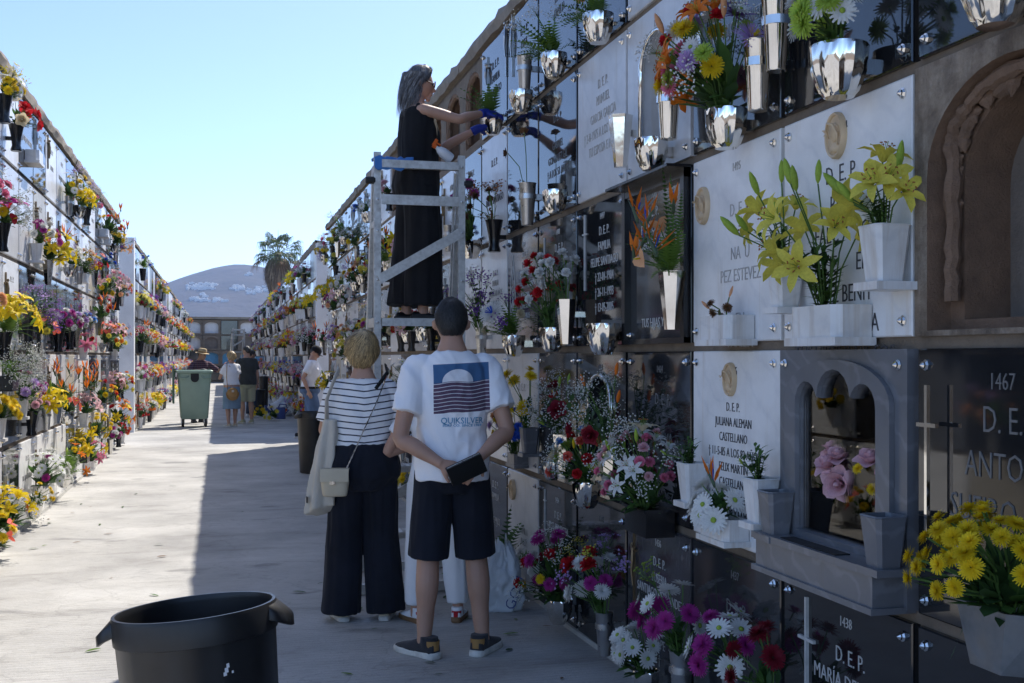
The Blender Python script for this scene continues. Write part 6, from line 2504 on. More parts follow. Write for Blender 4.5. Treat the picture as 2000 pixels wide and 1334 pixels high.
def hair_cap(M, s, thick, mat, parent, front=48, side=88, back=122, seed=1, lump=.012, strands=0, slen=.05, swid=.0022, flow=0.0, lift=.005):
    md = MD()
    n, k = 44, 16
    grid = []

    def line(th):
        c = math.cos(th)
        b = front if c > 0 else back
        return R(side + (b - side) * abs(c) ** 1.3)

    def pt(th, f, extra=0.0):
        ph = line(th) * f
        b = head_dir(th, ph)
        tk = thick * (1 if f < .8 else (1 - (f - .8) / .2 * 1.25))
        nn = V((b.x / .077 ** 2, b.y / .096 ** 2, b.z / .119 ** 2)).normalized()
        q = b + nn * (tk + extra + lump * noise.noise((th * 2.5 if False else math.cos(th) * 3, math.sin(th) * 3, f * 4 + seed)) * (min(1, f * 3) if f < .9 else 0))
        return q
    rs = [[(M @ (pt(2 * PI * j / n, i / k) * s))[:] for j in range(n)] for i in range(1, k + 1)]
    md.rings(rs, cap1=False)
    rn = random.Random(seed)
    for i in range(strands):
        th = rn.uniform(0, 2 * PI)
        f0 = rn.uniform(.06, .9)
        f1 = f0 + slen / .14 * rn.uniform(.6, 1.2)
        tw = rn.gauss(0, .22) + flow
        pts = []
        for q in range(5):
            t = q / 4
            f = f0 + (f1 - f0) * t
            e = rn.uniform(.000, .002) + lift * t * rn.uniform(.2, 1.3)
            pts.append(M @ (pt(th + tw * t * (1.6 if f0 < .15 else 1), min(f, 1.06), e) * s))
        w_ = swid * rn.uniform(.6, 1.3)
        tone = rn.choice([0, 0, 1, 2])
        for q in range(4):
            a, b = pts[q], pts[q + 1]
            d = (b - a)
            sdv = d.cross(a - M.translation)
            if sdv.length < 1e-8:
                continue
            sdv = sdv.normalized() * w_ * (1 - q / 5)
            sd2 = sdv * (1 - (q + 1) / 5.2)
            md.add([a - sdv, a + sdv, b + sd2, b - sd2], [(0, 1, 2, 3)], tone)
    me = smooth(md.mesh('hair', [mat, mat + '_lo', mat + '_hi']))
    return link('hair', me, parent)


def shoe(parent, ank, yaw, up, sole, s=1.0, h=.075, sole_h=.026, collar=True, heel=None):
    o = None
    md = MD()
    rs = []
    for y, w, z in ((-.085, .026, h), (-.07, .036, h + .012), (-.02, .040, h + .016), (.04, .043, h + .002), (.09, .048, h * .78), (.14, .046, h * .62), (.175, .034, h * .5), (.19, .018, h * .4)):
        zc = sole_h
        rs.append([(w * math.copysign(abs(math.cos(a)) ** .7, math.cos(a)), y, zc + max(0, math.sin(a)) ** .8 * (z - zc) - (.004 if math.sin(a) < 0 else 0)) for a in [2 * PI * j / 16 for j in range(16)]])
    md.rings([[(q[0] * s, q[1] * s, q[2] * s) for q in r_] for r_ in rs])
    if collar:
        md.tube([(0, -.035 * s, .05 * s), (0, -.035 * s, (h + .022) * s)], [.042 * s, .043 * s], 14)
    o = link('shoe', bake(md, .007 * s, up, 3, .5, name='shoe'), parent, (ank[0], ank[1] + .0, 0), (0, 0, yaw))
    sm_ = MD()
    out = [(.030, -.09), (.040, -.06), (.042, 0), (.046, .05), (.052, .10), (.048, .15), (.034, .185), (.012, .2), (-.012, .2), (-.034, .182), (-.046, .15), (-.048, .1), (-.042, .05), (-.040, 0), (-.039, -.06), (-.03, -.09), (0, -.1)]
    sm_.rings([[(x * s * k, y * s * k, z) for x, y in out] for k, z in ((.97, .002), (1.0, .008), (1.0, sole_h * s), (.93, (sole_h + .006) * s))])
    part('sole', sm_, sole, o, sm=R(50))
    if heel:
        hp = MD()
        rs = []
        for z, k in ((.04, 1.0), (.085, 1.02)):
            rs.append([(.036 * math.cos(a) * k * s, (-.052 - .037 * k * math.sin(a)) * s, z * s) for a in [PI * j / 8 for j in range(9)]])
        hp.add(rs[0] + rs[1], [(j, j + 1, j + 10, j + 9) for j in range(8)])
        part('heel_patch', hp, heel, o, sm=True)
    return o


BASE = dict(hipR=(.092, 0, .90), hipL=(-.092, 0, .90), knR=(.10, .015, .49), knL=(-.10, .015, .49), anR=(.105, -.02, .085), anL=(-.105, -.02, .085),
            shR=(.185, -.005, 1.425), shL=(-.185, -.005, 1.425), elR=(.235, -.03, 1.13), elL=(-.235, -.03, 1.13), wrR=(.25, .04, .89), wrL=(-.25, .04, .89))
TORSO_M = [(.80, .10, .085, 0), (.88, .162, .112, -.01), (.95, .168, .118, -.012), (1.05, .152, .108, 0), (1.15, .148, .106, .005), (1.28, .164, .115, .005), (1.36, .174, .112, 0), (1.42, .168, .094, -.008), (1.462, .128, .078, -.014), (1.49, .085, .066, -.014), (1.55, .060, .058, -.006), (1.60, .052, .054, .006)]
TORSO_F = [(.80, .10, .09, 0), (.88, .168, .118, -.012), (.95, .172, .120, -.014), (1.05, .142, .102, 0), (1.13, .128, .094, .005), (1.24, .144, .108, .012), (1.33, .154, .110, .008), (1.41, .150, .086, -.008), (1.452, .112, .068, -.014), (1.48, .072, .058, -.014), (1.55, .046, .048, -.003), (1.60, .045, .048, .006)]


class Person:
    def __init__(s, label, loc, yaw, H, fem=False, skin='skin_light', vox=.007, pose=None, lean=0.0, leanx=0.0, look=(0, 0, 0), wide=1.0, z0=0.0, girth=1.0):
        s.H, s.k, s.vox, s.fem = H, H / 1.75, vox, fem
        s.root = thing('person', label, 'person', (loc[0], loc[1], z0), yaw)
        s.j = {a: V(b) for a, b in BASE.items()}
        if fem:
            for a in ('shR', 'shL'):
                s.j[a].x *= .88
            for a in ('elR', 'elL', 'wrR', 'wrL'):
                s.j[a].x *= .90
        for a in list(s.j):
            if pose and a in pose:
                s.j[a] = V(pose[a])
            elif lean or leanx:
                z = s.j[a].z
                if z > .92:
                    s.j[a] += V((leanx * (z - .92), lean * (z - .92), -abs(lean) * .12 * (z - .92)))
        s.lean, s.leanx = lean, leanx
        s.tor = TORSO_F if fem else TORSO_M
        s.wide, s.girth = wide, girth
        s.skin = skin
        s.look = look
        hc = V((0, .018, 1.632))
        hc += V((leanx * .7, lean * .7, -abs(lean) * .09))
        s.hc = hc
        s.HM = Matrix.Translation(hc * s.k) @ Matrix.Rotation(look[0], 4, 'Z') @ Matrix.Rotation(look[1], 4, 'X') @ Matrix.Rotation(look[2], 4, 'Y')
        s.md = MD()

    def off(s, z):
        z = max(0, z - .92)
        return s.leanx * z, s.lean * z - 0

    def rings(s, zs, ex=0.0, exf=None, n=30, e=2.35):
        """torso rings grown by ex; zs list of heights (interpolated)"""
        t = s.tor
        out = []
        for z in zs:
            for i in range(len(t) - 1):
                if t[i][0] <= z <= t[i + 1][0] or i == len(t) - 2:
                    f = min(1, max(0, (z - t[i][0]) / (t[i + 1][0] - t[i][0])))
                    rx, ry, cy = [t[i][q] + (t[i + 1][q] - t[i][q]) * f for q in (1, 2, 3)]
                    break
            g = exf(z) if exf else ex
            ox, oy = s.off(z)
            gi = s.girth if .85 < z < 1.36 else 1 + (s.girth - 1) * .4
            out.append([(V(p) * s.k)[:] for p in sup(ox, cy + oy, z, rx * s.wide * (1 + (gi - 1) * .6) + g, ry * gi + g, n, e)])
        return out

    def build(s, hands=('R', 'L'), hp=None, legs=True, bare_leg=True):
        k, j, md = s.k, s.j, s.md
        md.rings(s.rings([q[0] for q in s.tor]))
        nb = V(s.off(1.5) + (1.5,)) + V((0, -.01, 0))
        limb(md, [nb * k, (nb * .4 + (s.hc + V((0, -.02, -.06))) * .6) * k, (s.hc + V((0, -.01, -.02))) * k], [.060 * k * (.85 if s.fem else 1), .052 * k * (.86 if s.fem else 1), .052 * k], 14)
        head(md, s.HM, k * (.96 if s.fem else 1))
        f = .86 if s.fem else 1
        for q in 'RL':
            sh, el, wr = [j[a + q] * k for a in ('sh', 'el', 'wr')]
            inn = sh + V((-.05 if q == 'R' else .05, 0, -.01)) * k
            m1 = sh.lerp(el, .45)
            m2 = el.lerp(wr, .3)
            limb(md, [inn, sh, m1, el, m2, wr], [.040 * k * f, .046 * k * f, .046 * k * f, .039 * k * f, .041 * k * f, .026 * k * f])
            if q in hands:
                d, nr, sd, cu = (hp or {}).get(q, ((wr - el).normalized(), V((-1 if q == 'R' else 1, 0, 0)), 1 if q == 'L' else -1, .35))
                hand(md, wr, d, nr, sd, cu, .96 * k * (.92 if s.fem else 1))
            if legs:
                h, kn, an = [j[a + q] * k for a in ('hip', 'kn', 'an')]
                c1 = kn.lerp(an, .32) + V((0, -.014, 0)) * k
                limb(md, [h + V((0, 0, .02)), h.lerp(kn, .35), kn, c1, kn.lerp(an, .72), an, an + V((0, 0, -.05)) * k], [.088 * k, .080 * k, .056 * k, .058 * k, .043 * k, .036 * k, .04 * k])
        me = bake(md, s.vox, s.skin, 3, .5, name='body')
        s.body = link('body', me, s.root)
        for q in (-1, 1):
            e = MD()
            e.lathe([(.001, -.011), (.009, -.006), (.0115, 0), (.009, .006), (.001, .011)], 8, M=s.HM @ Matrix.Translation(V((q * .031, .0815, .006)) * k * (.96 if s.fem else 1)))
            part('eye', e, 'lens_dark', s.body, sm=True)
        return s

    def garment(s, name, md, mat, vox=None, amp=.006, sm_=5, fold=None):
        sd = hash_(s.root['label']) % 50

        def fn(p):
            x, y, z = p
            a = noise.noise((x * 7 + sd, y * 7, z * 4.5))
            b = noise.noise((x * 15 + y * 6 + sd, y * 13, z * 11 + x * 9))
            return a * .9 + (1 - abs(b) * 2) * .5
        me = bake(md, vox or s.vox * 1.25, mat, sm_, .5, (amp, fold or fn), name)
        return link(name, me, s.root)

    def drape(s, p):
        x, y, z = p
        a = math.atan2(y, x)
        b = noise.noise((x * 17, y * 17, z * 1.6 + 3))
        c = noise.noise((x * 8, y * 8, z * 6))
        return (1 - 2.4 * abs(b)) * .8 + c * .5

    def pull(s, p):
        x, y, z = p
        b = noise.noise((x * 9 + z * 7, y * 8, z * 9 - abs(x) * 12))
        c = noise.noise((x * 22, y * 20, z * 15 + x * 10))
        d = noise.noise((x * 5, y * 5, z * 4))
        return (1 - 2.5 * abs(b)) * .75 + c * .3 + d * .6

    def tee(s, mat, hem=.86, sleeve=.62, loose=.028, name='shirt', neck=1.485, rad=.072, amp=.006, hem_out=None):
        k, j = s.k, s.j
        md = MD()
        zs = [hem, hem + .03] + [z for z in (.98, 1.06, 1.14, 1.22, 1.30, 1.37, 1.42, 1.455) if z > hem + .04] + [neck]
        md.rings(s.rings(zs, exf=lambda z: loose * (1 if z < 1.25 else max(.25, 1 - (z - 1.25) / .22)) * (1.0 if z > hem + .02 else (hem_out or 1.1))))
        f = .9 if s.fem else 1
        for q in 'RL':
            sh, el, wr = [j[a + q] * k for a in ('sh', 'el', 'wr')]
            inn = sh + V((-.09 if q == 'R' else .09, 0, -.012)) * k
            if sleeve <= 1:
                e = sh.lerp(el, sleeve)
                limb(md, [inn, sh + V((0, 0, -.006)), sh.lerp(e, .55), e], [.052 * k * f, .062 * k * f, rad * .95 * k * f, (rad + .004) * k * f])
            else:
                e = el.lerp(wr, sleeve - 1)
                limb(md, [inn, sh, sh.lerp(el, .5), el, e], [.07 * k * f, .066 * k * f, rad * k * f, .056 * k * f, .05 * k * f])
        return s.garment(name, md, mat, amp=amp, fold=s.pull, sm_=4)

    def legs(s, mat, top=1.0, bottom=.08, r=(.098, .09, .075, .07), name='trousers', ease=.016, amp=.006, z_end=None):
        """bottom: height where the legs end"""
        k, j = s.k, s.j
        md = MD()
        zs = [z for z in (.80, .84, .88, .93, .97, 1.0, 1.03) if z < top] + [top]
        md.rings(s.rings(zs, ex=ease))
        for q in 'RL':
            h, kn, an = [j[a + q] * k for a in ('hip', 'kn', 'an')]
            if bottom * k >= kn.z:
                t = (h.z - bottom * k) / (h.z - kn.z)
                e = h.lerp(kn, t)
                limb(md, [h + V((0, 0, .01)), h.lerp(e, .3), h.lerp(e, .7), e], [x * k for x in r])
            else:
                t = (kn.z - bottom * k) / (kn.z - an.z)
                e = kn.lerp(an, min(1.2, t))
                limb(md, [h + V((0, 0, .01)), h.lerp(kn, .5), kn, kn.lerp(e, .5), e], [r[0] * k, (r[0] + r[1]) / 2 * k, r[1] * k, r[2] * k, r[3] * k])
        return s.garment(name, md, mat, amp=amp, fold=s.drape, sm_=4)

    def shoes(s, up, sole, yaws=(-.15, .15), **kw):
        for q, y in zip('RL', yaws):
            a = s.j['an' + q] * s.k
            shoe(s.root, (a.x, a.y + .0), y, up, sole, s.k * (.92 if s.fem else 1.04), **kw)

    def glasses(s, mat='lens_dark'):
        k = s.k * (.96 if s.fem else 1)
        m = MD()
        for q in (-1, 1):
            m.lathe([(.001, 0), (.021, 0), (.023, .003), (.021, .006), (.001, .006)], 14, M=s.HM @ Matrix.Translation(V((q * .030, .098, .008)) * k) @ Matrix.Rotation(-PI / 2, 4, 'X'))
            m.tube([s.HM @ (V((q * .052, .094, .012)) * k), s.HM @ (V((q * .078, .03, .014)) * k), s.HM @ (V((q * .080, -.015, .012)) * k)], .0025, 5)
        m.tube([s.HM @ (V((-.01, .103, .012)) * k), s.HM @ (V((.01, .103, .012)) * k)], .0025, 5)
        part('glasses', m, mat, s.root)

    def glove(s, q, mat, hp):
        k = s.k
        md = MD()
        wr, el = s.j['wr' + q] * k, s.j['el' + q] * k
        d, nr, sd, cu = hp
        hand(md, wr, d, nr, sd, cu, .96 * k, grow=.002)
        limb(md, [wr.lerp(el, .16), wr, wr + V(d).normalized() * .03], [.034 * k, .031 * k, .03 * k], 12)
        link('glove', bake(md, .006 if s.vox < .01 else .010, mat, 2, .5, name='glove'), s.root)


# --- the man with hands behind his back
p_, D = groundpt(882, 1276)
mhp = {'R': (V((-.62, -.30, -.72)), V((.1, .75, -.1)), 1, .45), 'L': (V((.85, -.15, -.35)), V((0, .8, -.2)), -1, .5)}
man = Person('man in white printed tee and dark shorts holding a wallet behind his back', (p_.x, p_.y), -.06, 1.79, skin='skin_tan', vox=.0052, look=(-.12, .30, 0), wide=.93,
             pose=dict(elR=(.262, -.085, 1.105), elL=(-.262, -.085, 1.075), wrR=(.105, -.205, .985), wrL=(-.075, -.195, .955), knR=(.122, .01, .49), knL=(-.115, .01, .49), anR=(.150, -.02, .085), anL=(-.140, -.03, .085), hipR=(.086, 0, .90), hipL=(-.086, 0, .90), shR=(.178, -.005, 1.425), shL=(-.178, -.005, 1.425)))
man.build(hp=mhp)
tee = man.tee('cloth_printed', hem=.865, sleeve=.66, loose=.030, rad=.072, amp=.0085, neck=1.492, hem_out=1.35)
man.legs('cloth_navy', top=.905, bottom=.485, r=(.100, .100, .098, .097), name='shorts', ease=.014)
man.shoes('canvas_charcoal', 'sole_white', yaws=(-.55, .62), h=.078, heel='leather_tan')
hair_cap(man.HM, man.k, .008, 'hair_salt', man.root, front=42, side=76, back=134, seed=3, lump=.004, strands=4200, slen=.022, swid=.0011, lift=.006)
wm = MD()
rs = []
for x in (-.092, -.088, .088, .092):
    b = .004 if abs(x) > .09 else 0
    rs.append([(x, -.017 + b, -.048 + b), (x, .017 - b, -.048 + b), (x, .020 - b, 0), (x, .017 - b, .048 - b), (x, -.017 + b, .048 - b), (x, -.020 + b, 0)])
wm.rings(rs)
Mw = Matrix.Rotation(-.06, 3, 'Z')
wl_loc = V((p_.x, p_.y, 0)) + Mw @ V((.035, -.262, .955))
wal = thing('wallet', 'black leather wallet held in the man\'s hands behind his back', 'wallet', wl_loc)
wal.rotation_euler = (.25, -.42, -.06)
part('case', wm, 'leather_black', wal, sm=R(40))
zm = MD()
zm.box((0, -.003, .0485), (.17, .006, .004))
part('zip', zm, 'steel_brushed', wal)
# lettering under the printed block, laid on the cloth
for key, z in (('shirt', 1.205), ('shirt2', 1.168)):
    o = link('print', TEXTS[key].copy(), man.root, (.035, -.28, z))
    sw = o.modifiers.new('w', 'SHRINKWRAP')
    sw.target = tee
    sw.wrap_method = 'PROJECT'
    sw.use_project_y = True
    sw.use_positive_direction = True
    sw.use_negative_direction = False
    sw.offset = .0015
    sw.wrap_mode = 'ABOVE_SURFACE'

# --- blond woman in the striped top
p_, D = groundpt(708, 1208)
bw = Person('blond woman in navy striped top and wide black trousers carrying a cream bag', (p_.x, p_.y), -.05, 1.63, True, vox=.006, look=(-.15, .22, 0), wide=1.10, girth=1.08,
            pose=dict(elR=(.235, .04, 1.16), elL=(-.235, .03, 1.16), wrR=(.14, .24, 1.20), wrL=(-.10, .22, 1.10), anR=(.14, -.02, .085), anL=(-.13, .0, .085), knR=(.115, .02, .49), knL=(-.11, .02, .49)))
bw.build()
bw.tee('cloth_striped', hem=1.035, sleeve=.80, loose=.022, rad=.074, neck=1.475, amp=.006)
bw.legs('cloth_navy', top=1.075, bottom=.045, r=(.112, .108, .112, .118), ease=.034, amp=.009)
bw.shoes('leather_cream', 'sole_white', yaws=(-.25, .2), h=.06)
hair_cap(bw.HM, bw.k, .026, 'hair_blond', bw.root, front=50, side=104, back=150, seed=8, lump=.010, strands=2600, slen=.065, swid=.0026, flow=.5, lift=.014)
rz = Matrix.Rotation(-.05, 3, 'Z')
W_ = lambda p: V((p_.x, p_.y, 0)) + rz @ V(p)
hb = thing('handbag', 'small cream leather shoulder bag with flap on a thin chain', 'handbag', W_((-.165, -.175, .80)), -.2)
m = MD()
rs = []
for z, a, b in ((-.075, .055, .025), (-.07, .068, .034), (0, .078, .040), (.06, .074, .034), (.075, .068, .024)):
    rs.append(sup(0, 0, z, a, b, 20, 3.2))
m.rings(rs)
link('pouch', bake(m, .006, 'leather_cream', 3, .5, name='pouch'), hb)
m = MD()
rs = []
for x in (-.078, -.07, .07, .078):
    rs.append([(x, .02, .082), (x, -.03, .080), (x, -.044, .04), (x, -.046, -.005 + abs(x) * .2), (x, -.043, -.004 + abs(x) * .2), (x, -.040, .04), (x, -.026, .074), (x, .02, .077)])
m.rings(rs)
part('flap', m, 'leather_cream', hb, sm=R(50))
m = MD()
m.box((-.01, -.049, .005), (.028, .006, .018))
part('clasp', m, 'chrome', hb)
m = MD()
cp = [(.06, 0, .07), (.10, .03, .16), (.16, .055, .30), (.225, .055, .44), (.27, .06, .56), (.29, .10, .63), (.27, .17, .655)]
fine = []
for i in range(len(cp) - 1):
    for q in range(7):
        fine.append(V(cp[i]).lerp(V(cp[i + 1]), q / 7))
for i in range(len(fine) - 1):
    a, b = fine[i], fine[i + 1]
    m.tube([a, b], .0042 if i % 2 else .0028, 5)
part('chain', m, 'chrome', hb)
m = MD()
m.tube([(.22, .06, .52), (.285, .085, .61), (.27, .17, .655)], [.012, .014, .012], 6, flat=.5)
part('shoulder_pad', m, 'leather_black', hb)
# pale jacket hanging from her arm
jk = thing('tote_bag', 'limp cream cotton tote bag hanging from her shoulder', 'tote bag', W_((-.235, -.06, .60)), .1)
m = MD()
n1, n2 = 16, 12
for sgn in (1,):
    rs = []
    for i in range(n1 + 1):
        t = i / n1
        z = .03 + .52 * t
        wx = .085 * (1 - .55 * t ** 1.5)
        ring = []
        for q in range(24):
            a = 2 * PI * q / 24
            fold = .018 * math.sin(5 * a + 2 * t) * (1 - .3 * t) + .014 * noise.noise((math.cos(a) * 2, math.sin(a) * 2, t * 4))
            ring.append(((wx + fold) * math.cos(a) + .05 * t, (.05 + fold * .7) * math.sin(a), z + (.035 * math.cos(a + 1.2) if i == 0 else 0)))
        rs.append(ring)
    m.rings(rs)
link('sack', bake(m, .008, 'cloth_cream', 3, .5, name='sack'), jk)
m = MD()
m.tube([(.03, 0, .50), (.02, -.05, .66), (.05, -.085, .76), (.085, -.06, .825), (.10, .02, .84)], [.022, .018, .018, .018, .016], 8, flat=.35)
part('strap', m, 'cloth_cream', jk, sm=True)
m = MD()
m.box((-.085, -.02, .10), (.004, .03, .035))
part('tag', m, 'cloth_black', jk)

# --- the person half hidden behind the man
p_, D = groundpt(868, 1222)
p4 = Person('person in white track trousers and red white sneakers hidden behind the man', (p_.x - .02, p_.y + .12), -.1, 1.50, True, vox=.008, look=(0, .1, 0), pose=dict(elL=(-.33, .02, 1.12), wrL=(-.12, .2, 1.15), wrR=(.12, .2, 1.1), anR=(.14, 0, .085), anL=(-.14, 0, .085), knR=(.12, .02, .49), knL=(-.12, .02, .49)))
p4.build()
p4.tee('cloth_white', hem=.92, sleeve=.6, loose=.02)
p4.legs('cloth_white', top=1.0, bottom=.12, r=(.105, .09, .085, .072), name='trousers')
p4.shoes('cloth_white', 'sole_gum', yaws=(-.3, .5), h=.085, sole_h=.035, heel='cloth_red')
hair_cap(p4.HM, p4.k, .02, 'hair_dark', p4.root, seed=4)

# --- woman on the ladder
lx, ly = 1.265, 7.40
lhp = {'R': (V((-.10, 1, .05)), V((-.4, 0, -1)), -1, .5), 'L': (V((.05, 1, .1)), V((.4, 0, -1)), 1, .5)}
wl = Person('woman in black sleeveless jumpsuit on the ladder arranging a fern with gloved hands', (lx, ly), R(-86), 1.66, True, vox=.006, z0=1.746, look=(-.08, -.10, 0), wide=1.06, girth=1.1,
            pose=dict(elR=(.19, .24, 1.37), wrR=(.10, .455, 1.445), elL=(-.15, .20, 1.22), wrL=(-.03, .45, 1.36), anR=(.075, .02, .085), anL=(-.085, -.06, .085), knR=(.085, .02, .49), knL=(-.09, -.02, .49)))
wl.build(hands=())
for q in 'RL':
    wl.glove(q, 'glove_blue', lhp[q])
m = MD()
m.rings(wl.rings([.80, .86, .93, 1.0, 1.07, 1.14, 1.22, 1.30, 1.37, 1.41, 1.445], exf=lambda z: .022 if z < 1.3 else .012))
for q in 'RL':
    h, kn, an = [wl.j[a + q] * wl.k for a in ('hip', 'kn', 'an')]
    e = kn.lerp(an, .97)
    limb(m, [h, h.lerp(kn, .5), kn, kn.lerp(e, .5), e], [.115, .115, .118, .122, .126])
for q in (-1, 1):
    m.tube([V((q * .095, -.05, 1.38)) * wl.k, V((q * .10, -.02, 1.455)) * wl.k, V((q * .095, .05, 1.40)) * wl.k], .024, 8)
wl.garment('jumpsuit', m, 'cloth_black', amp=.011, fold=wl.drape)
wl.shoes('leather_black', 'rubber', yaws=(-.2, .1), h=.045, sole_h=.022, collar=False)
hair_cap(wl.HM, wl.k, .020, 'hair_grey', wl.root, front=44, side=96, back=128, seed=5, lump=.010, strands=700, slen=.07, swid=.002, lift=.010)
hm_ = MD()
T = lambda p: wl.HM @ (V(p) * wl.k)
hrn = random.Random(2)
rs = []
for i in range(9):
    t = i / 8
    c = V((0, -.042 - .022 * math.sin(t * 2.0), .03 - .25 * t))
    rx, ry = .092 - .030 * t, .072 - .034 * t
    rs.append([T((c.x + rx * math.cos(a) * (1 + .1 * math.sin(4 * a + 5 * t)), c.y + ry * math.sin(a), c.z))[:] for a in [2 * PI * q / 20 for q in range(20)]])
hm_.rings(rs)
for i in range(900):
    a = hrn.uniform(0, 2 * PI)
    ph = hrn.uniform(0, 6.28)
    L = hrn.uniform(.20, .32)
    x0, y0 = .100 * math.cos(a), -.035 + .085 * math.sin(a)
    if y0 > .015:
        continue
    pts = []
    for q in range(9):
        t = q / 8
        pts.append(T((x0 * (1 - .22 * t) + .018 * math.sin(ph + t * 7), y0 - .018 * math.sin(t * 2.2) + .013 * math.cos(ph + t * 8), .06 - L * t)))
    w_ = hrn.uniform(.0014, .0034)
    for q in range(8):
        sd = V((math.cos(a + 1.5), math.sin(a + 1.5), 0)) * w_
        f0, f1 = 1 - q / 9, 1 - (q + 1) / 9
        hm_.add([pts[q] - sd * f0, pts[q] + sd * f0, pts[q + 1] + sd * f1, pts[q + 1] - sd * f1], [(0, 1, 2, 3)], i % 4 % 3)
link('long_hair', smooth(hm_.mesh('long_hair', ['hair_grey', 'hair_grey_lo', 'hair_grey_hi'])), wl.root)
wl.glasses()

# --- people further down the alley
p_, D = groundpt(388, 828)
hx = Person('man in straw hat and plaid shirt leaning over the green waste container', (p_.x - .03, p_.y + .62), R(180 + 28), 1.68, skin='skin_tan', vox=.012, lean=.28, look=(.55, -.15, 0), girth=1.1,
            pose=dict(elR=(.36, .26, 1.21), wrR=(.10, .45, 1.26), elL=(-.42, .20, 1.22), wrL=(-.56, .40, 1.30)))
hxp = {'R': (V((-1, .1, 0)), V((0, -.2, -1)), -1, .5), 'L': (V((-.3, .5, .8)), V((.6, .6, 0)), 1, .6)}
hx.build(hands=())
for q in 'RL':
    hx.glove(q, 'glove_grey', hxp[q])
hx.tee('cloth_plaid', hem=.9, sleeve=.9, loose=.03)
hx.legs('cloth_jeans', top=.98, bottom=.07, r=(.105, .09, .085, .08))
hx.shoes('canvas_charcoal', 'rubber')
hair_cap(hx.HM, hx.k, .01, 'hair_salt', hx.root, seed=9)
m = MD()
m.lathe([(.16, .040), (.165, .044), (.098, .058), (.094, .13), (.075, .152), (.03, .142), (.001, .145)], 28, M=hx.HM, fl=lambda i, j: 1 + (.06 * math.sin(j * 2 * PI / 14) if i < 2 else 0))
ht = part('hat', m, 'straw', hx.root, sm=R(40))
m = MD()
m.lathe([(.0985, .060), (.0995, .060), (.097, .085), (.096, .085)], 28, M=hx.HM, cap0=False, cap1=False)
part('hat_band', m, 'leather_tan', ht)

p_, D = groundpt(452, 833)
w6 = Person('blond woman in white tee and denim skirt talking by the container', (p_.x, p_.y), R(28), 1.60, True, vox=.011, look=(.35, 0, 0), wide=1.08, girth=1.1,
            pose=dict(elL=(-.24, .14, 1.12), wrL=(-.08, .22, 1.42), elR=(.22, .06, 1.12), wrR=(.10, .22, 1.05), anR=(.09, 0, .085), anL=(-.10, -.05, .085)))
w6.build()
w6.tee('cloth_white', hem=.98, sleeve=.6, loose=.02)
m = MD()
m.rings([[(V(q) * w6.k)[:] for q in sup(0, -.01, z, a, b)] for z, a, b in ((.42, .215, .165), (.55, .212, .162), (.75, .205, .155), (.9, .198, .145), (.98, .178, .125), (1.04, .162, .118))])
w6.garment('skirt', m, 'cloth_denim_light')
w6.shoes('leather_cream', 'sole_white', h=.055)
hair_cap(w6.HM, w6.k, .032, 'hair_blond', w6.root, front=50, side=120, back=138, seed=6, lump=.012, strands=300, slen=.08, swid=.004)
fbag = thing('handbag', 'round tan fringed shoulder bag on the denim skirt', 'handbag', V((p_.x + .02, p_.y - .21, .72)), R(10))
m = MD()
m.lathe([(.001, -.03), (.10, -.028), (.125, 0), (.10, .028), (.001, .03)], 22, M=Matrix.Rotation(PI / 2, 4, 'X'))
for i in range(30):
    a = PI + PI * i / 29
    m.box((.13 * math.cos(a), 0, .13 * math.sin(a)), (.014, .02, .05))
part('pouch', m, 'leather_tan', fbag, sm=R(40))
m = MD()
m.box((0, -.034, .05), (.05, .01, .05))
part('clasp', m, 'cloth_cream', fbag)
m = MD()
m.tube([(-.1, .02, .08), (-.12, .04, .35), (-.10, .09, .66), (0, .16, .76)], .008, 5)
part('strap', m, 'leather_tan', fbag)

p_, D = groundpt(482, 827)
m7 = Person('man in dark grey tee and beige shorts seen from behind', (p_.x, p_.y), R(18), 1.74, vox=.011, look=(.5, 0, 0), wide=1.05, girth=1.12, pose=dict(elL=(-.24, .05, 1.13), wrL=(-.12, .25, 1.1)))
m7.build()
m7.tee('cloth_grey', hem=.88, sleeve=.7, loose=.032)
m7.legs('cloth_beige', top=.93, bottom=.50, r=(.108, .108, .104, .102), name='shorts', ease=.02)
m7.shoes('cloth_beige', 'sole_white', h=.07)
hair_cap(m7.HM, m7.k, .009, 'hair_dark', m7.root, seed=2)
p_, D = groundpt(492, 815)
w8 = Person('dark haired woman in brown top and jeans beside the distant bin', (p_.x - .02, p_.y), R(-62), 1.66, True, skin='skin_tan', vox=.011, look=(0, -.1, 0), girth=1.1)
w8.build()
w8.tee('cloth_brown', hem=.95, sleeve=.35, loose=.02)
w8.legs('cloth_jeans', top=1.0, bottom=.09, r=(.11, .085, .075, .07))
w8.shoes('cloth_white', 'sole_white')
hair_cap(w8.HM, w8.k, .016, 'hair_dark', w8.root, front=42, side=90, back=122, seed=7)
m = MD()
limb(m, [w8.HM @ (V((0, -.10, .05)) * w8.k), w8.HM @ (V((0, -.17, .04)) * w8.k), w8.HM @ (V((0, -.18, -.06)) * w8.k)], [.03, .045, .02], 10)
part('ponytail', m, 'hair_dark', w8.root, sm=True)
w8.glasses()

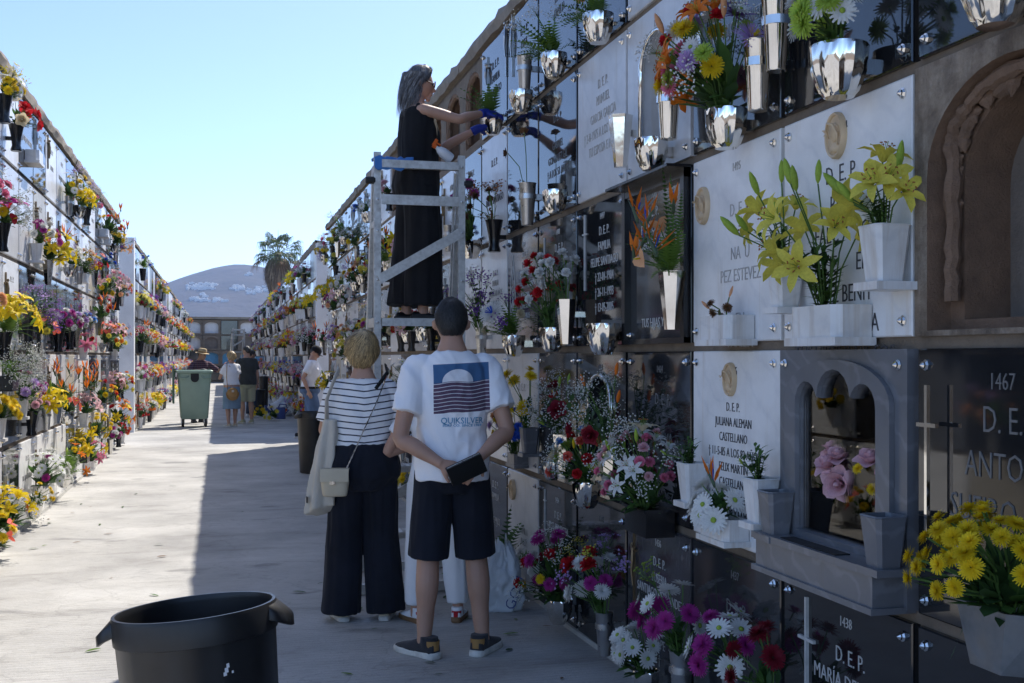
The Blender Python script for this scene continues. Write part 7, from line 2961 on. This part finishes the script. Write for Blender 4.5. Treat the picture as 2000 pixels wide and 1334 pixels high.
pm = at_depth(606, 697, 20.9)
m9 = Person('stout man in white shirt, blue shorts and black cap looking down', (pm.x, pm.y), R(-102), 1.70, vox=.010, lean=.10, look=(-.1, -.55, 0), wide=1.06, girth=1.38,
            pose=dict(elR=(.25, -.10, 1.15), wrR=(.26, .0, .90), knR=(.10, .10, .49), anR=(.10, .12, .085), knL=(-.10, .0, .49), anL=(-.10, -.22, .12)))
m9.build()
m9.tee('cloth_white', hem=.90, sleeve=.66, loose=.022, rad=.078)
m9.legs('cloth_denim', top=.955, bottom=.46, r=(.125, .12, .115, .112), name='shorts', ease=.030)
m9.shoes('canvas_charcoal', 'sole_white')
m = MD()
m.rings(m9.rings([.945, .985], ex=.034), cap0=False, cap1=False)
part('belt', m, 'leather_black', m9.root, sm=True)
hair_cap(m9.HM, m9.k, .008, 'hair_salt', m9.root, seed=12)
m = MD()
m.lathe([(.094, .020), (.098, .03), (.094, .08), (.06, .125), (.001, .138)], 24, M=m9.HM @ Matrix.Diagonal((.9, 1.08, 1, 1)))
cp_ = part('cap', m, 'cloth_black', m9.root, sm=True)
m = MD()
pts0 = [(.075 * math.sin(a), .075 + .085 * math.cos(a), .028 - .02 * abs(math.sin(a))) for a in [(-.5 + i / 10) * PI for i in range(11)]]
m.add([(m9.HM @ (V(p)))[:] for p in pts0] + [(m9.HM @ (V(p) + V((0, 0, -.006))))[:] for p in pts0], [tuple(range(11)), tuple(range(21, 10, -1))] + [(i, i + 11, i + 12, i + 1) for i in range(10)])
part('cap_brim', m, 'cloth_black', cp_)
m9.glasses()

# ------------------------------------------------------------------ the air
hzm = bpy.data.materials.new('haze')
hzm.use_nodes = True
nt = hzm.node_tree
nt.nodes.remove(nt.nodes['Principled BSDF'])
pv = nt.nodes.new('ShaderNodeVolumePrincipled')
pv.inputs['Color'].default_value = (.42, .62, 1.0, 1)
pv.inputs['Density'].default_value = 0.00026
pv.inputs['Anisotropy'].default_value = .2
nt.links.new(pv.outputs[0], nt.nodes['Material Output'].inputs['Volume'])
m = MD()
m.box((0, 1500, 73), (7000, 4200, 150))
MATS['haze'] = hzm
o = part('haze', m, 'haze')
tag(o, kind='stuff')
